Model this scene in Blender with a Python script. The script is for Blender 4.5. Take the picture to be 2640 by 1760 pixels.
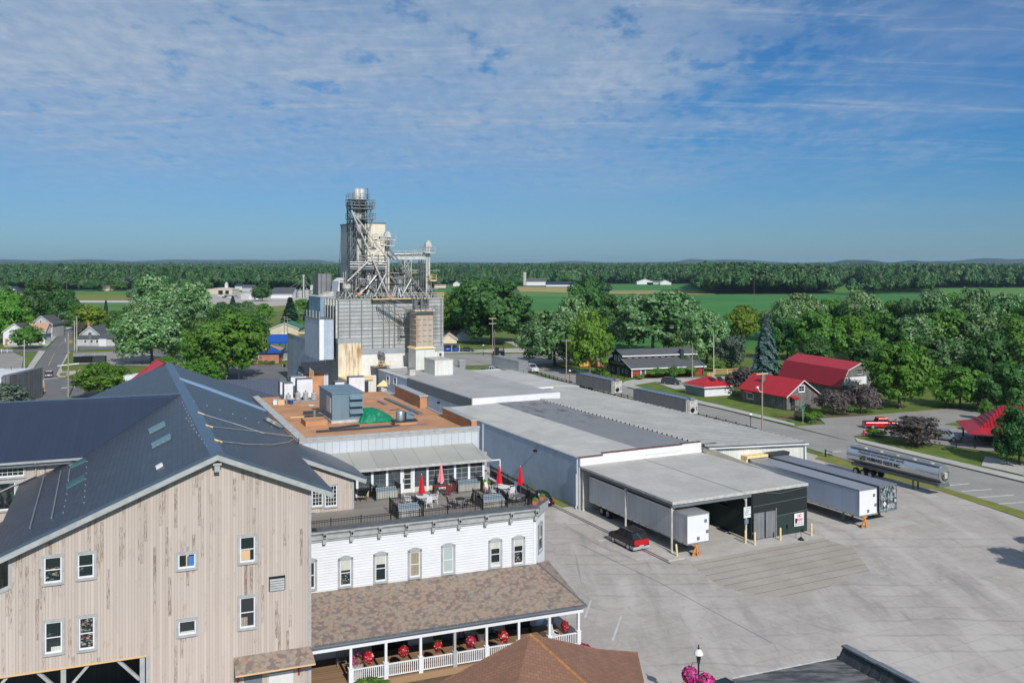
import bpy,bmesh,math,random
import numpy as np
from mathutils import Vector,Matrix
R=math.radians
random.seed(7)
SC=bpy.context.scene
for _o in list(bpy.data.objects):bpy.data.objects.remove(_o)
COL=SC.collection
# ------------------------------------------------------------------ camera
CAMH,FPX,CXP,HYP=28.0,2250.0,1320.0,684.0
cam=bpy.data.cameras.new('camera');camo=bpy.data.objects.new('camera',cam);COL.objects.link(camo)
camo.location=(0,0,CAMH);camo.rotation_euler=(R(90),0,0)
cam.sensor_width=36;cam.lens=36*FPX/2640;cam.shift_y=-(880-HYP)/2640
cam.clip_start=.5;cam.clip_end=60000
SC.camera=camo
# ------------------------------------------------------------------ light
SUN_EL,SUN_DX,SUN_DY=36.0,.40,-.917
sd=Vector((SUN_DX*math.cos(R(SUN_EL)),SUN_DY*math.cos(R(SUN_EL)),math.sin(R(SUN_EL))))
sl=bpy.data.lights.new('sun','SUN');sl.energy=4.6;sl.angle=R(.5);sl.color=(1,.965,.91)
so=bpy.data.objects.new('sun',sl);COL.objects.link(so);so.rotation_euler=sd.to_track_quat('Z','Y').to_euler()
so.location=(40,-60,80)
W=bpy.data.worlds.new('World');SC.world=W;W.use_nodes=True
wt=W.node_tree;wn=wt.nodes;wl=wt.links
for n_ in list(wn):wn.remove(n_)
def wnode(t,**k):
 n=wn.new(t)
 for a,b in k.items():setattr(n,a,b)
 return n
def wm(op,a,b=None,c=None):
 n=wnode('ShaderNodeMath',operation=op)
 for i,v in enumerate((a,b,c)):
  if v is None:continue
  if isinstance(v,(int,float)):n.inputs[i].default_value=v
  else:wl.new(v,n.inputs[i])
 return n.outputs[0]
def wmixc(f,a,b,bt='MIX'):
 n=wnode('ShaderNodeMix',data_type='RGBA',blend_type=bt)
 for i,v in((0,f),(6,a),(7,b)):
  if isinstance(v,(int,float)):n.inputs[i].default_value=v
  elif isinstance(v,tuple):n.inputs[i].default_value=v
  else:wl.new(v,n.inputs[i])
 return n.outputs[2]
def wnoise(vec,scale,detail=6,rough=.6,dist=0):
 n=wnode('ShaderNodeTexNoise');n.inputs['Scale'].default_value=scale;n.inputs['Detail'].default_value=detail
 n.inputs['Roughness'].default_value=rough;n.inputs['Distortion'].default_value=dist;wl.new(vec,n.inputs['Vector']);return n.outputs['Fac']
def wmap(v,a,b,c=0.,d=1.):
 n=wnode('ShaderNodeMapRange');n.interpolation_type='SMOOTHSTEP'
 wl.new(v,n.inputs[0])
 for i,q in enumerate((a,b,c,d)):n.inputs[i+1].default_value=q
 return n.outputs[0]
sky=wnode('ShaderNodeTexSky',sky_type='NISHITA');sky.sun_disc=False;sky.sun_elevation=R(SUN_EL)
sky.sun_rotation=math.atan2(SUN_DX,SUN_DY);sky.air_density=1.0;sky.dust_density=.35;sky.ozone_density=2.5;sky.altitude=200
tc=wnode('ShaderNodeTexCoord');sx=wnode('ShaderNodeSeparateXYZ');wl.new(tc.outputs['Generated'],sx.inputs[0])
zc=wm('MAXIMUM',sx.outputs[2],.015)
cu=wm('DIVIDE',sx.outputs[0],wm('ADD',zc,.10));cv=wm('DIVIDE',sx.outputs[1],wm('ADD',zc,.10))
cvec=wnode('ShaderNodeCombineXYZ');wl.new(cu,cvec.inputs[0]);wl.new(cv,cvec.inputs[1])
# mackerel cloud sheet, thick on the left, feathering out to clear blue on the upper right and in a band over the horizon
warp=wnode('ShaderNodeVectorMath',operation='MULTIPLY');warp.inputs[1].default_value=(.95,.55,1);wl.new(cvec.outputs[0],warp.inputs[0])
big=wnoise(cvec.outputs[0],.55,3,.5)
cell=wnoise(warp.outputs[0],5.2,5,.55,.3)
fine=wnoise(warp.outputs[0],15.,5,.6)
ras=wm('ADD',wm('MULTIPLY',cell,.7),wm('MULTIPLY',fine,.38))
side=wm('ADD',wm('MULTIPLY',sx.outputs[0],-1.0),wm('MULTIPLY',big,.9))
cover=wmap(side,-.12,.42)
rip=wmap(wm('ADD',ras,wm('MULTIPLY',cover,.20)),.53,.70)
lowband=wmap(wm('ADD',sx.outputs[2],wm('MULTIPLY',big,.12)),.07,.27,0,1)
cl=wm('MULTIPLY',wm('MULTIPLY',rip,cover),lowband)
# long streaks on the right
sv=wnode('ShaderNodeMapping');sv.inputs['Rotation'].default_value=(0,0,R(38));sv.inputs['Scale'].default_value=(.45,2.6,1)
wl.new(cvec.outputs[0],sv.inputs[0])
st=wmap(wnoise(sv.outputs[0],2.1,8,.66,.6),.47,.74)
stm=wm('MULTIPLY',st,wmap(sx.outputs[2],.05,.16))
veil=wm('MULTIPLY',wmap(wnoise(cvec.outputs[0],.9,4,.5),.35,.75),wm('MULTIPLY',.42,wmap(sx.outputs[2],.04,.22)))
allc=wm('MINIMUM',wm('ADD',wm('ADD',wm('MULTIPLY',cl,.54),wm('MULTIPLY',stm,.42)),veil),.86)
tint=wmixc(wmap(sx.outputs[2],.0,.30),(.34,.57,.88,1),(.27,.66,.94,1))
rightb=wmap(wm('ADD',sx.outputs[0],wm('MULTIPLY',sx.outputs[2],.5)),.15,.65,0,1)
skyc=wmixc(1.0,sky.outputs[0],wmixc(wm('MULTIPLY',rightb,wmap(sx.outputs[2],.03,.2)),tint,(.13,.56,.98,1)),'MULTIPLY')
# deeper blue higher up and to the right, as the clear part of the photographed sky has
cloudc=wmixc(wmap(fine,.3,.8),(3.6,4.7,6.4,1),(5.0,5.9,7.1,1))
skyf=wmixc(allc,skyc,cloudc)
bg=wnode('ShaderNodeBackground');bg.inputs[1].default_value=.088;wl.new(skyf,bg.inputs[0])
wo=wnode('ShaderNodeOutputWorld');wl.new(bg.outputs[0],wo.inputs[0])
SC.view_settings.view_transform='Standard';SC.view_settings.look='None';SC.view_settings.gamma=1
SC.view_settings.exposure=0.0
SC.render.engine='CYCLES';SC.cycles.max_bounces=5;SC.cycles.volume_bounces=0;SC.cycles.transparent_max_bounces=8
SC.cycles.diffuse_bounces=3
SC.render.resolution_x=1024;SC.render.resolution_y=682
# ------------------------------------------------------------------ helpers
class Frame:
 """local x along a facade, local y into the depth (not always quite square, as the old buildings are not)"""
 def __init__(s,o,ax,ay):
  s.o=o;s.ax=ax;s.ay=ay;s.det=ax[0]*ay[1]-ay[0]*ax[1];s.ang=math.atan2(ax[1],ax[0])
  s.sx=ay[0]*ax[0]+ay[1]*ax[1];s.sy=-ay[0]*ax[1]+ay[1]*ax[0]
  n=math.hypot(*ax);s.sx/=n;s.sy/=n
 def P(s,x,y,z):return(x+y*s.sx,y*s.sy,z)
 def Wd(s,x,y,z=0):return(s.o[0]+x*s.ax[0]+y*s.ay[0],s.o[1]+x*s.ax[1]+y*s.ay[1],z)
 def loc(s,X,Y):return((X*s.ay[1]-Y*s.ay[0])/s.det,(s.ax[0]*Y-s.ax[1]*X)/s.det)
 def of(s,X,Y):return s.loc(X-s.o[0],Y-s.o[1])
 def hit(s,px,py,x=None,y=None,z=None,sl=None):
  """where the line of sight through a photo pixel meets a wall (x or y given), a level (z) or a roof slope (sl)"""
  d=((px-CXP)/FPX,1.,-(py-HYP)/FPX);l0=s.loc(-s.o[0],-s.o[1]);ld=s.loc(d[0],d[1])
  if z is not None:t=(z-CAMH)/d[2]
  elif y is not None:t=(y-l0[1])/ld[1]
  elif x is not None:t=(x-l0[0])/ld[0]
  else:t=(sl[0]+sl[2]*(l0[0]-sl[1])-CAMH)/(d[2]-sl[2]*ld[0])
  return(l0[0]+ld[0]*t,l0[1]+ld[1]*t,CAMH+d[2]*t)
WORLD=Frame((0,0),(1,0),(0,1))
def rotf(o,deg):
 a=R(deg);return Frame(o,(math.cos(a),math.sin(a)),(-math.sin(a),math.cos(a)))
def G(px,py,z=0.):return WORLD.hit(px,py,z=z)
class MB:
 def __init__(s,f=None):s.v=[];s.f=[];s.m=[];s.fr=f or WORLD;s.mi=0
 def pts(s,ps):
  b=len(s.v);s.v+=[s.fr.P(*p)for p in ps];return b
 def face(s,*ps):
  b=s.pts(ps);s.f.append(tuple(range(b,b+len(ps))));s.m.append(s.mi);return s
 def box(s,x0,x1,y0,y1,z0,z1,top=None):
  t=top or 0
  return s.hexa([(x0,y0,z0),(x1,y0,z0),(x1,y1,z0),(x0,y1,z0),(x0+t,y0+t,z1),(x1-t,y0+t,z1),(x1-t,y1-t,z1),(x0+t,y1-t,z1)])
 def hexa(s,p):
  b=s.pts(p)
  for q in((3,2,1,0),(4,5,6,7),(0,1,5,4),(1,2,6,5),(2,3,7,6),(3,0,4,7)):
   s.f.append(tuple(b+i for i in q));s.m.append(s.mi)
  return s
 def prism(s,poly,d):
  """poly: planar loop, d: offset vector giving it thickness"""
  n=len(poly);b=s.pts(list(poly)+[(p[0]+d[0],p[1]+d[1],p[2]+d[2])for p in poly])
  s.f.append(tuple(range(b,b+n)));s.f.append(tuple(range(b+2*n-1,b+n-1,-1)));s.m+=[s.mi]*2
  for i in range(n):
   j=(i+1)%n;s.f.append((b+i,b+n+i,b+n+j,b+j));s.m.append(s.mi)
  return s
 def tube(s,p0,p1,r,n=6,r2=None,cap=True):
  p0=Vector(s.fr.P(*p0));p1=Vector(s.fr.P(*p1));a=(p1-p0)
  if a.length<1e-6:return s
  a.normalize();u=a.orthogonal().normalized();w=a.cross(u);b=len(s.v);r2=r if r2 is None else r2
  for p,rr in((p0,r),(p1,r2)):
   for i in range(n):
    t=2*math.pi*i/n;s.v.append(tuple(p+u*math.cos(t)*rr+w*math.sin(t)*rr))
  for i in range(n):
   j=(i+1)%n;s.f.append((b+i,b+j,b+n+j,b+n+i));s.m.append(s.mi)
  if cap:
   s.f.append(tuple(b+i for i in range(n-1,-1,-1)));s.f.append(tuple(b+n+i for i in range(n)));s.m+=[s.mi]*2
  return s
 def path(s,ps,r,n=6):
  for a,b in zip(ps[:-1],ps[1:]):s.tube(a,b,r,n)
  return s
 def bar(s,p0,p1,w,h=None):
  """square bar"""
  return s.tube(p0,p1,w*.7071,4)
 def lathe(s,c,prof,n=14,ang=0):
  """prof: (radius, z) pairs about vertical axis at c"""
  c=s.fr.P(*c);b=len(s.v);k=len(prof)
  for r,z in prof:
   for i in range(n):
    t=2*math.pi*i/n+ang;s.v.append((c[0]+r*math.cos(t),c[1]+r*math.sin(t),c[2]+z))
  for q in range(k-1):
   for i in range(n):
    j=(i+1)%n;s.f.append((b+q*n+i,b+q*n+j,b+(q+1)*n+j,b+(q+1)*n+i));s.m.append(s.mi)
  s.f.append(tuple(b+i for i in range(n-1,-1,-1)));s.f.append(tuple(b+(k-1)*n+i for i in range(n)));s.m+=[s.mi]*2
  return s
 def wheel(s,c,r,w,axis='x',n=18):
  d=(w/2,0,0)if axis=='x' else(0,w/2,0)
  return s.tube((c[0]-d[0],c[1]-d[1],c[2]),(c[0]+d[0],c[1]+d[1],c[2]),r,n)
 def blob(s,c,rx,ry,rz,seed=0,n=9,k=6,amp=.15):
  rg=random.Random(seed);c=s.fr.P(*c);b=len(s.v)
  for q in range(k+1):
   ph=-math.pi/2+math.pi*q/k
   for i in range(n):
    t=2*math.pi*i/n;a=1+rg.uniform(-amp,amp)
    s.v.append((c[0]+rx*a*math.cos(ph)*math.cos(t),c[1]+ry*a*math.cos(ph)*math.sin(t),c[2]+rz*a*math.sin(ph)))
  for q in range(k):
   for i in range(n):
    j=(i+1)%n;s.f.append((b+q*n+i,b+q*n+j,b+(q+1)*n+j,b+(q+1)*n+i));s.m.append(s.mi)
  return s
 def obj(s,name,mats,parent=None,smooth=False,bevel=0):
  me=bpy.data.meshes.new(name);me.from_pydata(s.v,[],s.f)
  if not isinstance(mats,(list,tuple)):mats=[mats]
  for m in mats:me.materials.append(m)
  if len(mats)>1:me.polygons.foreach_set('material_index',s.m)
  bm=bmesh.new();bm.from_mesh(me)
  bmesh.ops.remove_doubles(bm,verts=bm.verts,dist=1e-4)if len(s.v)<60000 else None
  bmesh.ops.recalc_face_normals(bm,faces=bm.faces);bm.to_mesh(me);bm.free()
  if smooth:
   for p in me.polygons:p.use_smooth=True
   try:me.set_sharp_from_angle(angle=R(40))
   except Exception:pass
  o=bpy.data.objects.new(name,me);COL.objects.link(o)
  if parent is not None:o.parent=parent
  if bevel:
   b=o.modifiers.new('bevel','BEVEL');b.width=bevel;b.segments=2;b.limit_method='ANGLE'
  return o
def tag(o,label=None,cat=None,group=None,kind=None):
 if label:o['label']=label
 if cat:o['category']=cat
 if group:o['group']=group
 if kind:o['kind']=kind
 return o
def root(name,label,cat,loc=(0,0,0),ang=0,group=None):
 o=bpy.data.objects.new(name,None);COL.objects.link(o);o.location=loc;o.rotation_euler=(0,0,ang)
 o.empty_display_size=.3
 return tag(o,label,cat,group)
def froot(name,label,cat,f,group=None):return root(name,label,cat,(f.o[0],f.o[1],0),f.ang,group)
def dup(o,parent=None,loc=None,rz=None,label=None,group=None,scale=None):
 c=o.copy();COL.objects.link(c)
 if parent is not None:c.parent=parent
 if loc is not None:c.location=loc
 if rz is not None:c.rotation_euler=(0,0,rz)
 if scale is not None:c.scale=scale if isinstance(scale,tuple)else(scale,)*3
 if label:c['label']=label
 if group:c['group']=group
 for ch in[q for q in bpy.data.objects if q.parent==o]:dup(ch,c)
 return c
CH={}
def kids(o):return CH.get(o.name,[])
def tdup(o,loc,rz=0,label=None,scale=None):
 """copy of a thing with one level of parts (no scan of the whole scene)"""
 c=o.copy();COL.objects.link(c);c.location=loc;c.rotation_euler=(0,0,rz)
 if label:c['label']=label
 if scale is not None:c.scale=scale if isinstance(scale,tuple)else(scale,)*3
 for ch in kids(o):
  d=ch.copy();COL.objects.link(d);d.parent=c
 return c
def text(s,size,parent,loc,rot,m,name='lettering',extrude=.006,sx=1.,bold=0):
 cu=bpy.data.curves.new(name,'FONT');cu.body=s;cu.size=size;cu.extrude=extrude;cu.align_x='LEFT';cu.offset=bold
 o=bpy.data.objects.new(name+'_tmp',cu);COL.objects.link(o)
 dg=bpy.context.evaluated_depsgraph_get();me=bpy.data.meshes.new_from_object(o.evaluated_get(dg));bpy.data.objects.remove(o)
 me.materials.clear();me.materials.append(m)
 n=bpy.data.objects.new(name,me);COL.objects.link(n);n.parent=parent;n.location=loc;n.rotation_euler=rot;n.scale=(sx,1,1)
 return n
 # ------------------------------------------------------------------ materials
class NT:
 def __init__(s,name):
  s.m=bpy.data.materials.new(name);s.m.use_nodes=True;s.t=s.m.node_tree;s.n=s.t.nodes;s.l=s.t.links
  s.b=s.n['Principled BSDF'];s.out=s.n['Material Output'];s._tc=None
 def put(s,sock,v):
  if v is None:return
  if isinstance(v,(int,float)):
   sock.default_value=v
  elif isinstance(v,(tuple,list)):
   sock.default_value=tuple(v)if len(sock.default_value)==len(v)else tuple(v)+(1,)
  else:s.l.new(v,sock)
 def tc(s,w='Object'):
  if s._tc is None:s._tc=s.n.new('ShaderNodeTexCoord')
  return s._tc.outputs[w]
 def pos(s):
  return s.n.new('ShaderNodeNewGeometry').outputs['Position']
 def math(s,op,a,b=None,c=None):
  n=s.n.new('ShaderNodeMath');n.operation=op
  for i,v in enumerate((a,b,c)):s.put(n.inputs[i],v)
  return n.outputs[0]
 def dot(s,vec,d):
  n=s.n.new('ShaderNodeVectorMath');n.operation='DOT_PRODUCT';s.put(n.inputs[0],vec);n.inputs[1].default_value=d;return n.outputs['Value']
 def scale(s,vec,d,rot=None):
  n=s.n.new('ShaderNodeMapping');s.put(n.inputs[0],vec);n.inputs['Scale'].default_value=d
  if rot:n.inputs['Rotation'].default_value=rot
  return n.outputs[0]
 def noise(s,sc=1.,vec=None,det=5,ro=.6,dist=0):
  n=s.n.new('ShaderNodeTexNoise');s.put(n.inputs['Vector'],vec if vec is not None else s.tc());n.inputs['Scale'].default_value=sc
  n.inputs['Detail'].default_value=det;n.inputs['Roughness'].default_value=ro;n.inputs['Distortion'].default_value=dist;return n.outputs['Fac']
 def white(s,v,d='1D'):
  n=s.n.new('ShaderNodeTexWhiteNoise');n.noise_dimensions=d
  s.put(n.inputs['W' if d=='1D' else 'Vector'],v);return n.outputs['Value']
 def vor(s,sc,vec=None,out='Color',feat='F1',rnd=1):
  n=s.n.new('ShaderNodeTexVoronoi');n.feature=feat;s.put(n.inputs['Vector'],vec if vec is not None else s.tc());n.inputs['Scale'].default_value=sc
  n.inputs['Randomness'].default_value=rnd;return n.outputs[out]
 def map(s,v,a,b,c=0.,d=1.,smooth=True):
  n=s.n.new('ShaderNodeMapRange');n.interpolation_type='SMOOTHSTEP' if smooth else 'LINEAR';s.put(n.inputs[0],v)
  for i,q in enumerate((a,b,c,d)):n.inputs[i+1].default_value=q
  return n.outputs[0]
 def mix(s,f,a,b,bt='MIX'):
  n=s.n.new('ShaderNodeMix');n.data_type='RGBA';n.blend_type=bt
  s.put(n.inputs[0],f);s.put(n.inputs[6],a);s.put(n.inputs[7],b);return n.outputs[2]
 def ramp(s,f,stops,const=False):
  n=s.n.new('ShaderNodeValToRGB');cr=n.color_ramp
  if const:cr.interpolation='CONSTANT'
  while len(cr.elements)<len(stops):cr.elements.new(.5)
  for e,(p,c)in zip(cr.elements,stops):e.position=p;e.color=tuple(c)+(1,)
  s.put(n.inputs[0],f);return n.outputs[0]
 def bump(s,h,st=.3,dist=.02):
  n=s.n.new('ShaderNodeBump');s.put(n.inputs['Height'],h);n.inputs['Strength'].default_value=st;n.inputs['Distance'].default_value=dist
  s.l.new(n.outputs[0],s.b.inputs['Normal'])
 def fin(s,col,rough=.6,metal=0.,spec=.4):
  s.put(s.b.inputs['Base Color'],col);s.put(s.b.inputs['Roughness'],rough);s.put(s.b.inputs['Metallic'],metal)
  s.b.inputs['Specular IOR Level'].default_value=spec;return s.m
def c4(c,k=1.):return tuple(min(1,q*k)for q in c)+(1,)
def plain(name,c,rough=.5,metal=0.,var=.12,sc=1.2,bump=0.,bs=30.,spec=.4):
 t=NT(name);n=t.noise(sc,det=6);n2=t.noise(sc*9,det=3)
 k=t.math('ADD',t.math('MULTIPLY',n,.7),t.math('MULTIPLY',n2,.3))
 col=t.mix(t.map(k,.3,.7),c4(c,1-var),c4(c,1+var))
 if bump:t.bump(t.noise(bs,det=3),bump,.01)
 return t.fin(col,rough,metal,spec)
def stripes(name,c,d,period,width=.12,line=.45,rough=.5,metal=0.,var=.08,bump=.5,dist=.02,rust=0.,rustc=(.30,.14,.06),soft=False,sc=.6,streak=True):
 """panels with a seam every `period` metres measured along direction d (root space)"""
 t=NT(name);u=t.math('DIVIDE',t.dot(t.tc(),d),period);fr=t.math('FRACT',u)
 seam=t.map(t.math('ABSOLUTE',t.math('SUBTRACT',fr,.5)),.5-width,.5,0,1)
 n=t.noise(sc,det=6);pv=t.white(t.math('FLOOR',u))
 k=t.math('ADD',t.math('MULTIPLY',n,.75),t.math('MULTIPLY',pv,.25))
 col=t.mix(t.map(k,.25,.75),c4(c,1-var),c4(c,1+var))
 if streak:
  sn=t.noise(1.,t.scale(t.tc(),(3.2,3.2,.22)),5,.65)
  col=t.mix(t.math('MULTIPLY',t.map(sn,.5,.75),.35),col,c4(c,.62))
 if rust:
  rn=t.noise(1.,t.scale(t.tc(),(2.0,2.0,.16)),6,.7);r2=t.noise(.25,det=3)
  col=t.mix(t.math('MULTIPLY',t.map(t.math('ADD',rn,t.math('MULTIPLY',r2,.5)),.68,.95),rust),col,rustc+(1,))
 col=t.mix(t.math('MULTIPLY',seam,line),col,c4(c,.25))
 t.bump(seam if not soft else t.math('SINE',t.math('MULTIPLY',u,6.283)),bump,dist)
 return t.fin(col,rough,metal)
MT={}
# --- peeling cream vertical boards
t=NT('peeling_boards');xy=t.dot(t.tc(),(1,1,0));u=t.math('DIVIDE',xy,.17);bid=t.math('FLOOR',u);fr=t.math('FRACT',u)
seam=t.map(t.math('ABSOLUTE',t.math('SUBTRACT',fr,.5)),.43,.5)
wv=t.white(bid);wv2=t.white(t.math('ADD',bid,71.3))
base=t.mix(wv,(.43,.362,.318,1),(.515,.44,.39,1))
rz=t.dot(t.tc(),(0,0,1));seg=t.math('FLOOR',t.math('ADD',t.math('MULTIPLY',rz,.42),t.math('MULTIPLY',wv2,9.)))
cmb=t.n.new('ShaderNodeCombineXYZ');t.put(cmb.inputs[0],bid);t.put(cmb.inputs[1],seg)
wsg=t.white(cmb.outputs[0],'2D')if False else t.white(cmb.outputs[0],'3D')
base=t.mix(t.math('MULTIPLY',wsg,.25),base,(.34,.29,.245,1))
pn=t.noise(1.,t.scale(t.tc(),(22,22,1.9)),9,.80);pbig=t.noise(.35,det=3)
thr=t.math('ADD',t.math('ADD',pn,t.math('MULTIPLY',t.math('POWER',wsg,4.),.16)),t.math('MULTIPLY',t.math('SUBTRACT',t.noise(.22,det=4,ro=.7),.5),.42))
peel=t.map(thr,.60,.72)
base=t.mix(t.math('MULTIPLY',peel,.85),base,(.155,.10,.07,1))
knots=t.map(t.noise(1.,t.scale(t.tc(),(26,26,6.)),3,.5),.74,.80);base=t.mix(t.math('MULTIPLY',knots,.7),base,(.10,.07,.05,1))
base=t.mix(t.math('MULTIPLY',seam,.62),base,(.12,.09,.07,1))
t.bump(t.math('SUBTRACT',t.math('MULTIPLY',peel,-.5),seam),.5,.02);MT['boards']=t.fin(base,.8)
t=NT('grey_trim_paint');n=t.noise(2.,t.scale(t.tc(),(1,1,1)));MT['gtrim']=t.fin(t.mix(t.map(n,.3,.7),(.30,.31,.31,1),(.38,.39,.39,1)),.6)
MT['gdark']=plain('dark_grey_trim',(.13,.15,.17),.6);MT['white']=plain('white_paint',(.66,.665,.68),.5,var=.05)
MT['offwhite']=plain('weathered_white_paint',(.58,.58,.56),.6,var=.1)
# clapboard
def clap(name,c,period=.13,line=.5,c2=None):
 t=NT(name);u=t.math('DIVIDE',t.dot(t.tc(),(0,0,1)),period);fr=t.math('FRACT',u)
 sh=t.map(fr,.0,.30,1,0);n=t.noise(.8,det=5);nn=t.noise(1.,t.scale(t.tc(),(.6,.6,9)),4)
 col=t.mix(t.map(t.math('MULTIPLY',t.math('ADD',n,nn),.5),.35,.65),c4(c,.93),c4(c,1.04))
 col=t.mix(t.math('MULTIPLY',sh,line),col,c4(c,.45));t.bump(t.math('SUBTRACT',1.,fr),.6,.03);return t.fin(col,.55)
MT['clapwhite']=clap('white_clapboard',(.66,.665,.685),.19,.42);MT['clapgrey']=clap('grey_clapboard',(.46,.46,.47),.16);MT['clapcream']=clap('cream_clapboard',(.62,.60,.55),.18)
MT['clapred']=clap('red_board_siding',(.33,.035,.025),.22,.35)
# slate-like steel shingle roof; courses run along the ridge (y), seen as rows stepping down x
def rooft(name,c,period,axis=(1,0,0),rough=.45,metal=.0,line=.5,var=.18,stag=.45,spec=.5,bump=.5,bd=.03):
 t=NT(name);u=t.math('DIVIDE',t.dot(t.tc(),axis),period);row=t.math('FLOOR',u);fr=t.math('FRACT',u)
 ln=t.map(t.math('ABSOLUTE',t.math('SUBTRACT',fr,.5)),.40,.5)
 oth=(axis[1],axis[0],0);v=t.math('ADD',t.math('DIVIDE',t.dot(t.tc(),oth),stag),t.math('MULTIPLY',row,.5));fv=t.math('FRACT',v)
 lv=t.map(t.math('ABSOLUTE',t.math('SUBTRACT',fv,.5)),.465,.5)
 cb=t.n.new('ShaderNodeCombineXYZ');t.put(cb.inputs[0],row);t.put(cb.inputs[1],t.math('FLOOR',v));w=t.white(cb.outputs[0],'3D')
 n=t.noise(.35,det=5)
 col=t.mix(t.math('ADD',t.math('MULTIPLY',w,.5),t.math('MULTIPLY',n,.5)),c4(c,1-var),c4(c,1+var))
 l2=t.math('MAXIMUM',ln,t.math('MULTIPLY',lv,.6));col=t.mix(t.math('MULTIPLY',l2,line),col,c4(c,.35));t.bump(t.math('ADD',t.math('MULTIPLY',fr,.6),t.math('MULTIPLY',l2,-.5)),bump,bd)
 return t.fin(col,rough,metal,spec)
MT['slate']=rooft('blue_grey_steel_shingle',(.056,.066,.086),.32,rough=.38,metal=.35,bump=.5,var=.3,line=.65)
MT['navy']=stripes('navy_standing_seam',(.030,.044,.078),(1,0,0),.42,.05,.35,.5,.2,.06,.3,.02,streak=False)
MT['slatecap']=plain('blue_ridge_cap',(.10,.15,.22),.35,.5,.1)
t=NT('scalloped_slate_shingle');v1=t.vor(1.,t.scale(t.tc(),(3.4,4.6,3.0)),'Color');d1=t.vor(1.,t.scale(t.tc(),(3.4,4.6,3.0)),'Distance')
sp=t.n.new('ShaderNodeSeparateColor');t.put(sp.inputs[0],v1)
big=t.noise(.5,det=4);mixv=t.math('ADD',t.math('MULTIPLY',sp.outputs[0],.62),t.math('MULTIPLY',t.map(big,.3,.7),.38))
col=t.ramp(mixv,[(0,(.15,.11,.11)),(.16,(.21,.15,.14)),(.2,(.27,.17,.12)),(.42,(.26,.195,.15)),(.6,(.215,.19,.15)),(.78,(.29,.205,.165)),(.9,(.19,.18,.155)),(1,(.31,.24,.19))])
pur=t.map(t.math('ADD',sp.outputs[1],t.math('MULTIPLY',t.noise(.9,det=2),.9)),1.22,1.3);col=t.mix(t.math('MULTIPLY',pur,.75),col,(.125,.085,.085,1))
col=t.mix(t.math('MULTIPLY',t.map(d1,.45,.75),.4),col,(.08,.07,.05,1));col=t.mix(t.math('MULTIPLY',t.map(t.noise(30),.4,.7),.18),col,(.45,.42,.34,1))
t.bump(d1,.4,.02);MT['scallop']=t.fin(col,.85)
# brick / tiles
def bricks(name,c1,c2,cm,sc,bw=.5,rh=.25,vec=None,rough=.8,mortar=.015):
 t=NT(name);n=t.n.new('ShaderNodeTexBrick');n.offset=.5
 if vec=='wall':
  cb=t.n.new('ShaderNodeCombineXYZ');t.put(cb.inputs[0],t.dot(t.tc(),(1,1,0)));t.put(cb.inputs[1],t.dot(t.tc(),(0,0,1)));vv=cb.outputs[0]
 else:vv=t.tc()
 t.put(n.inputs['Vector'],vv);n.inputs['Scale'].default_value=sc;n.inputs['Mortar Size'].default_value=mortar;n.inputs['Brick Width'].default_value=bw;n.inputs['Row Height'].default_value=rh
 n.inputs['Color1'].default_value=c4(c1);n.inputs['Color2'].default_value=c4(c2);n.inputs['Mortar'].default_value=c4(cm);n.inputs['Bias'].default_value=-.1
 nz=t.noise(.8,det=5);nf=t.noise(14,det=4);col=t.mix(t.math('MULTIPLY',t.map(nz,.35,.7),.45),n.outputs[0],c4(c1,.62));col=t.mix(t.math('MULTIPLY',nf,.35),col,c4(c2,1.15))
 t.bump(n.outputs['Fac'],-.3,.02);return t.fin(col,rough)
MT['browntile']=bricks('brown_asphalt_shingle',(.26,.135,.085),(.20,.105,.07),(.11,.055,.038),1.,.34,.24,None,.9,.012)
MT['brickred']=bricks('red_brick',(.42,.16,.10),(.36,.13,.09),(.4,.3,.25),1.,.4,.15,'wall')
MT['brickpaint']=bricks('blue_grey_painted_block',(.36,.44,.55),(.34,.42,.53),(.27,.34,.44),1.,.45,.2,'wall',.7,.01)
MT['brickwhite']=bricks('white_painted_block',(.72,.71,.67),(.66,.65,.60),(.42,.40,.36),1.,.5,.3,'wall',.75,.02)
MT['hipc']=plain('orange_ridge_tile',(.33,.15,.06),.9,var=.3,sc=3)
# metal cladding
MT['metalgrey']=stripes('pale_grey_batten_panel',(.50,.525,.56),(1,1,0),.62,.045,.6,.5,.1,.06,.5,.03,streak=False)
MT['ribgrey']=stripes('ribbed_steel_siding',(.46,.47,.48),(1,1,0),.3,.12,.35,.45,.25,.1,.5,.03,rust=.25)
MT['ribwhite']=stripes('ribbed_white_siding',(.66,.66,.62),(1,1,0),.3,.10,.3,.5,.05,.08,.5,.03,rust=.25,rustc=(.40,.30,.16))
MT['ribcream']=stripes('ribbed_cream_siding',(.70,.64,.50),(1,1,0),.35,.10,.25,.55,.05,.06,.4,.03)
MT['ribrust']=stripes('rust_stained_cream_siding',(.68,.60,.45),(1,1,0),.33,.10,.3,.6,.05,.08,.5,.03,rust=1.,rustc=(.36,.20,.09))
MT['ribblue']=stripes('weathered_blue_white_siding',(.40,.47,.55),(1,1,0),.45,.07,.4,.55,.15,.14,.5,.03)
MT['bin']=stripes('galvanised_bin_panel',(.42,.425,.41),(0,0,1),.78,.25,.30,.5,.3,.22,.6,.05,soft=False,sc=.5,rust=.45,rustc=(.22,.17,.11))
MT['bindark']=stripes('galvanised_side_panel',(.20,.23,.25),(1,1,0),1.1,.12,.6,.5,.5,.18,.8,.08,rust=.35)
MT['solroof']=stripes('solarium_metal_roof',(.34,.335,.30),(1,0,0),1.85,.016,.75,.55,.1,.08,.5,.02,streak=False)
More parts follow.
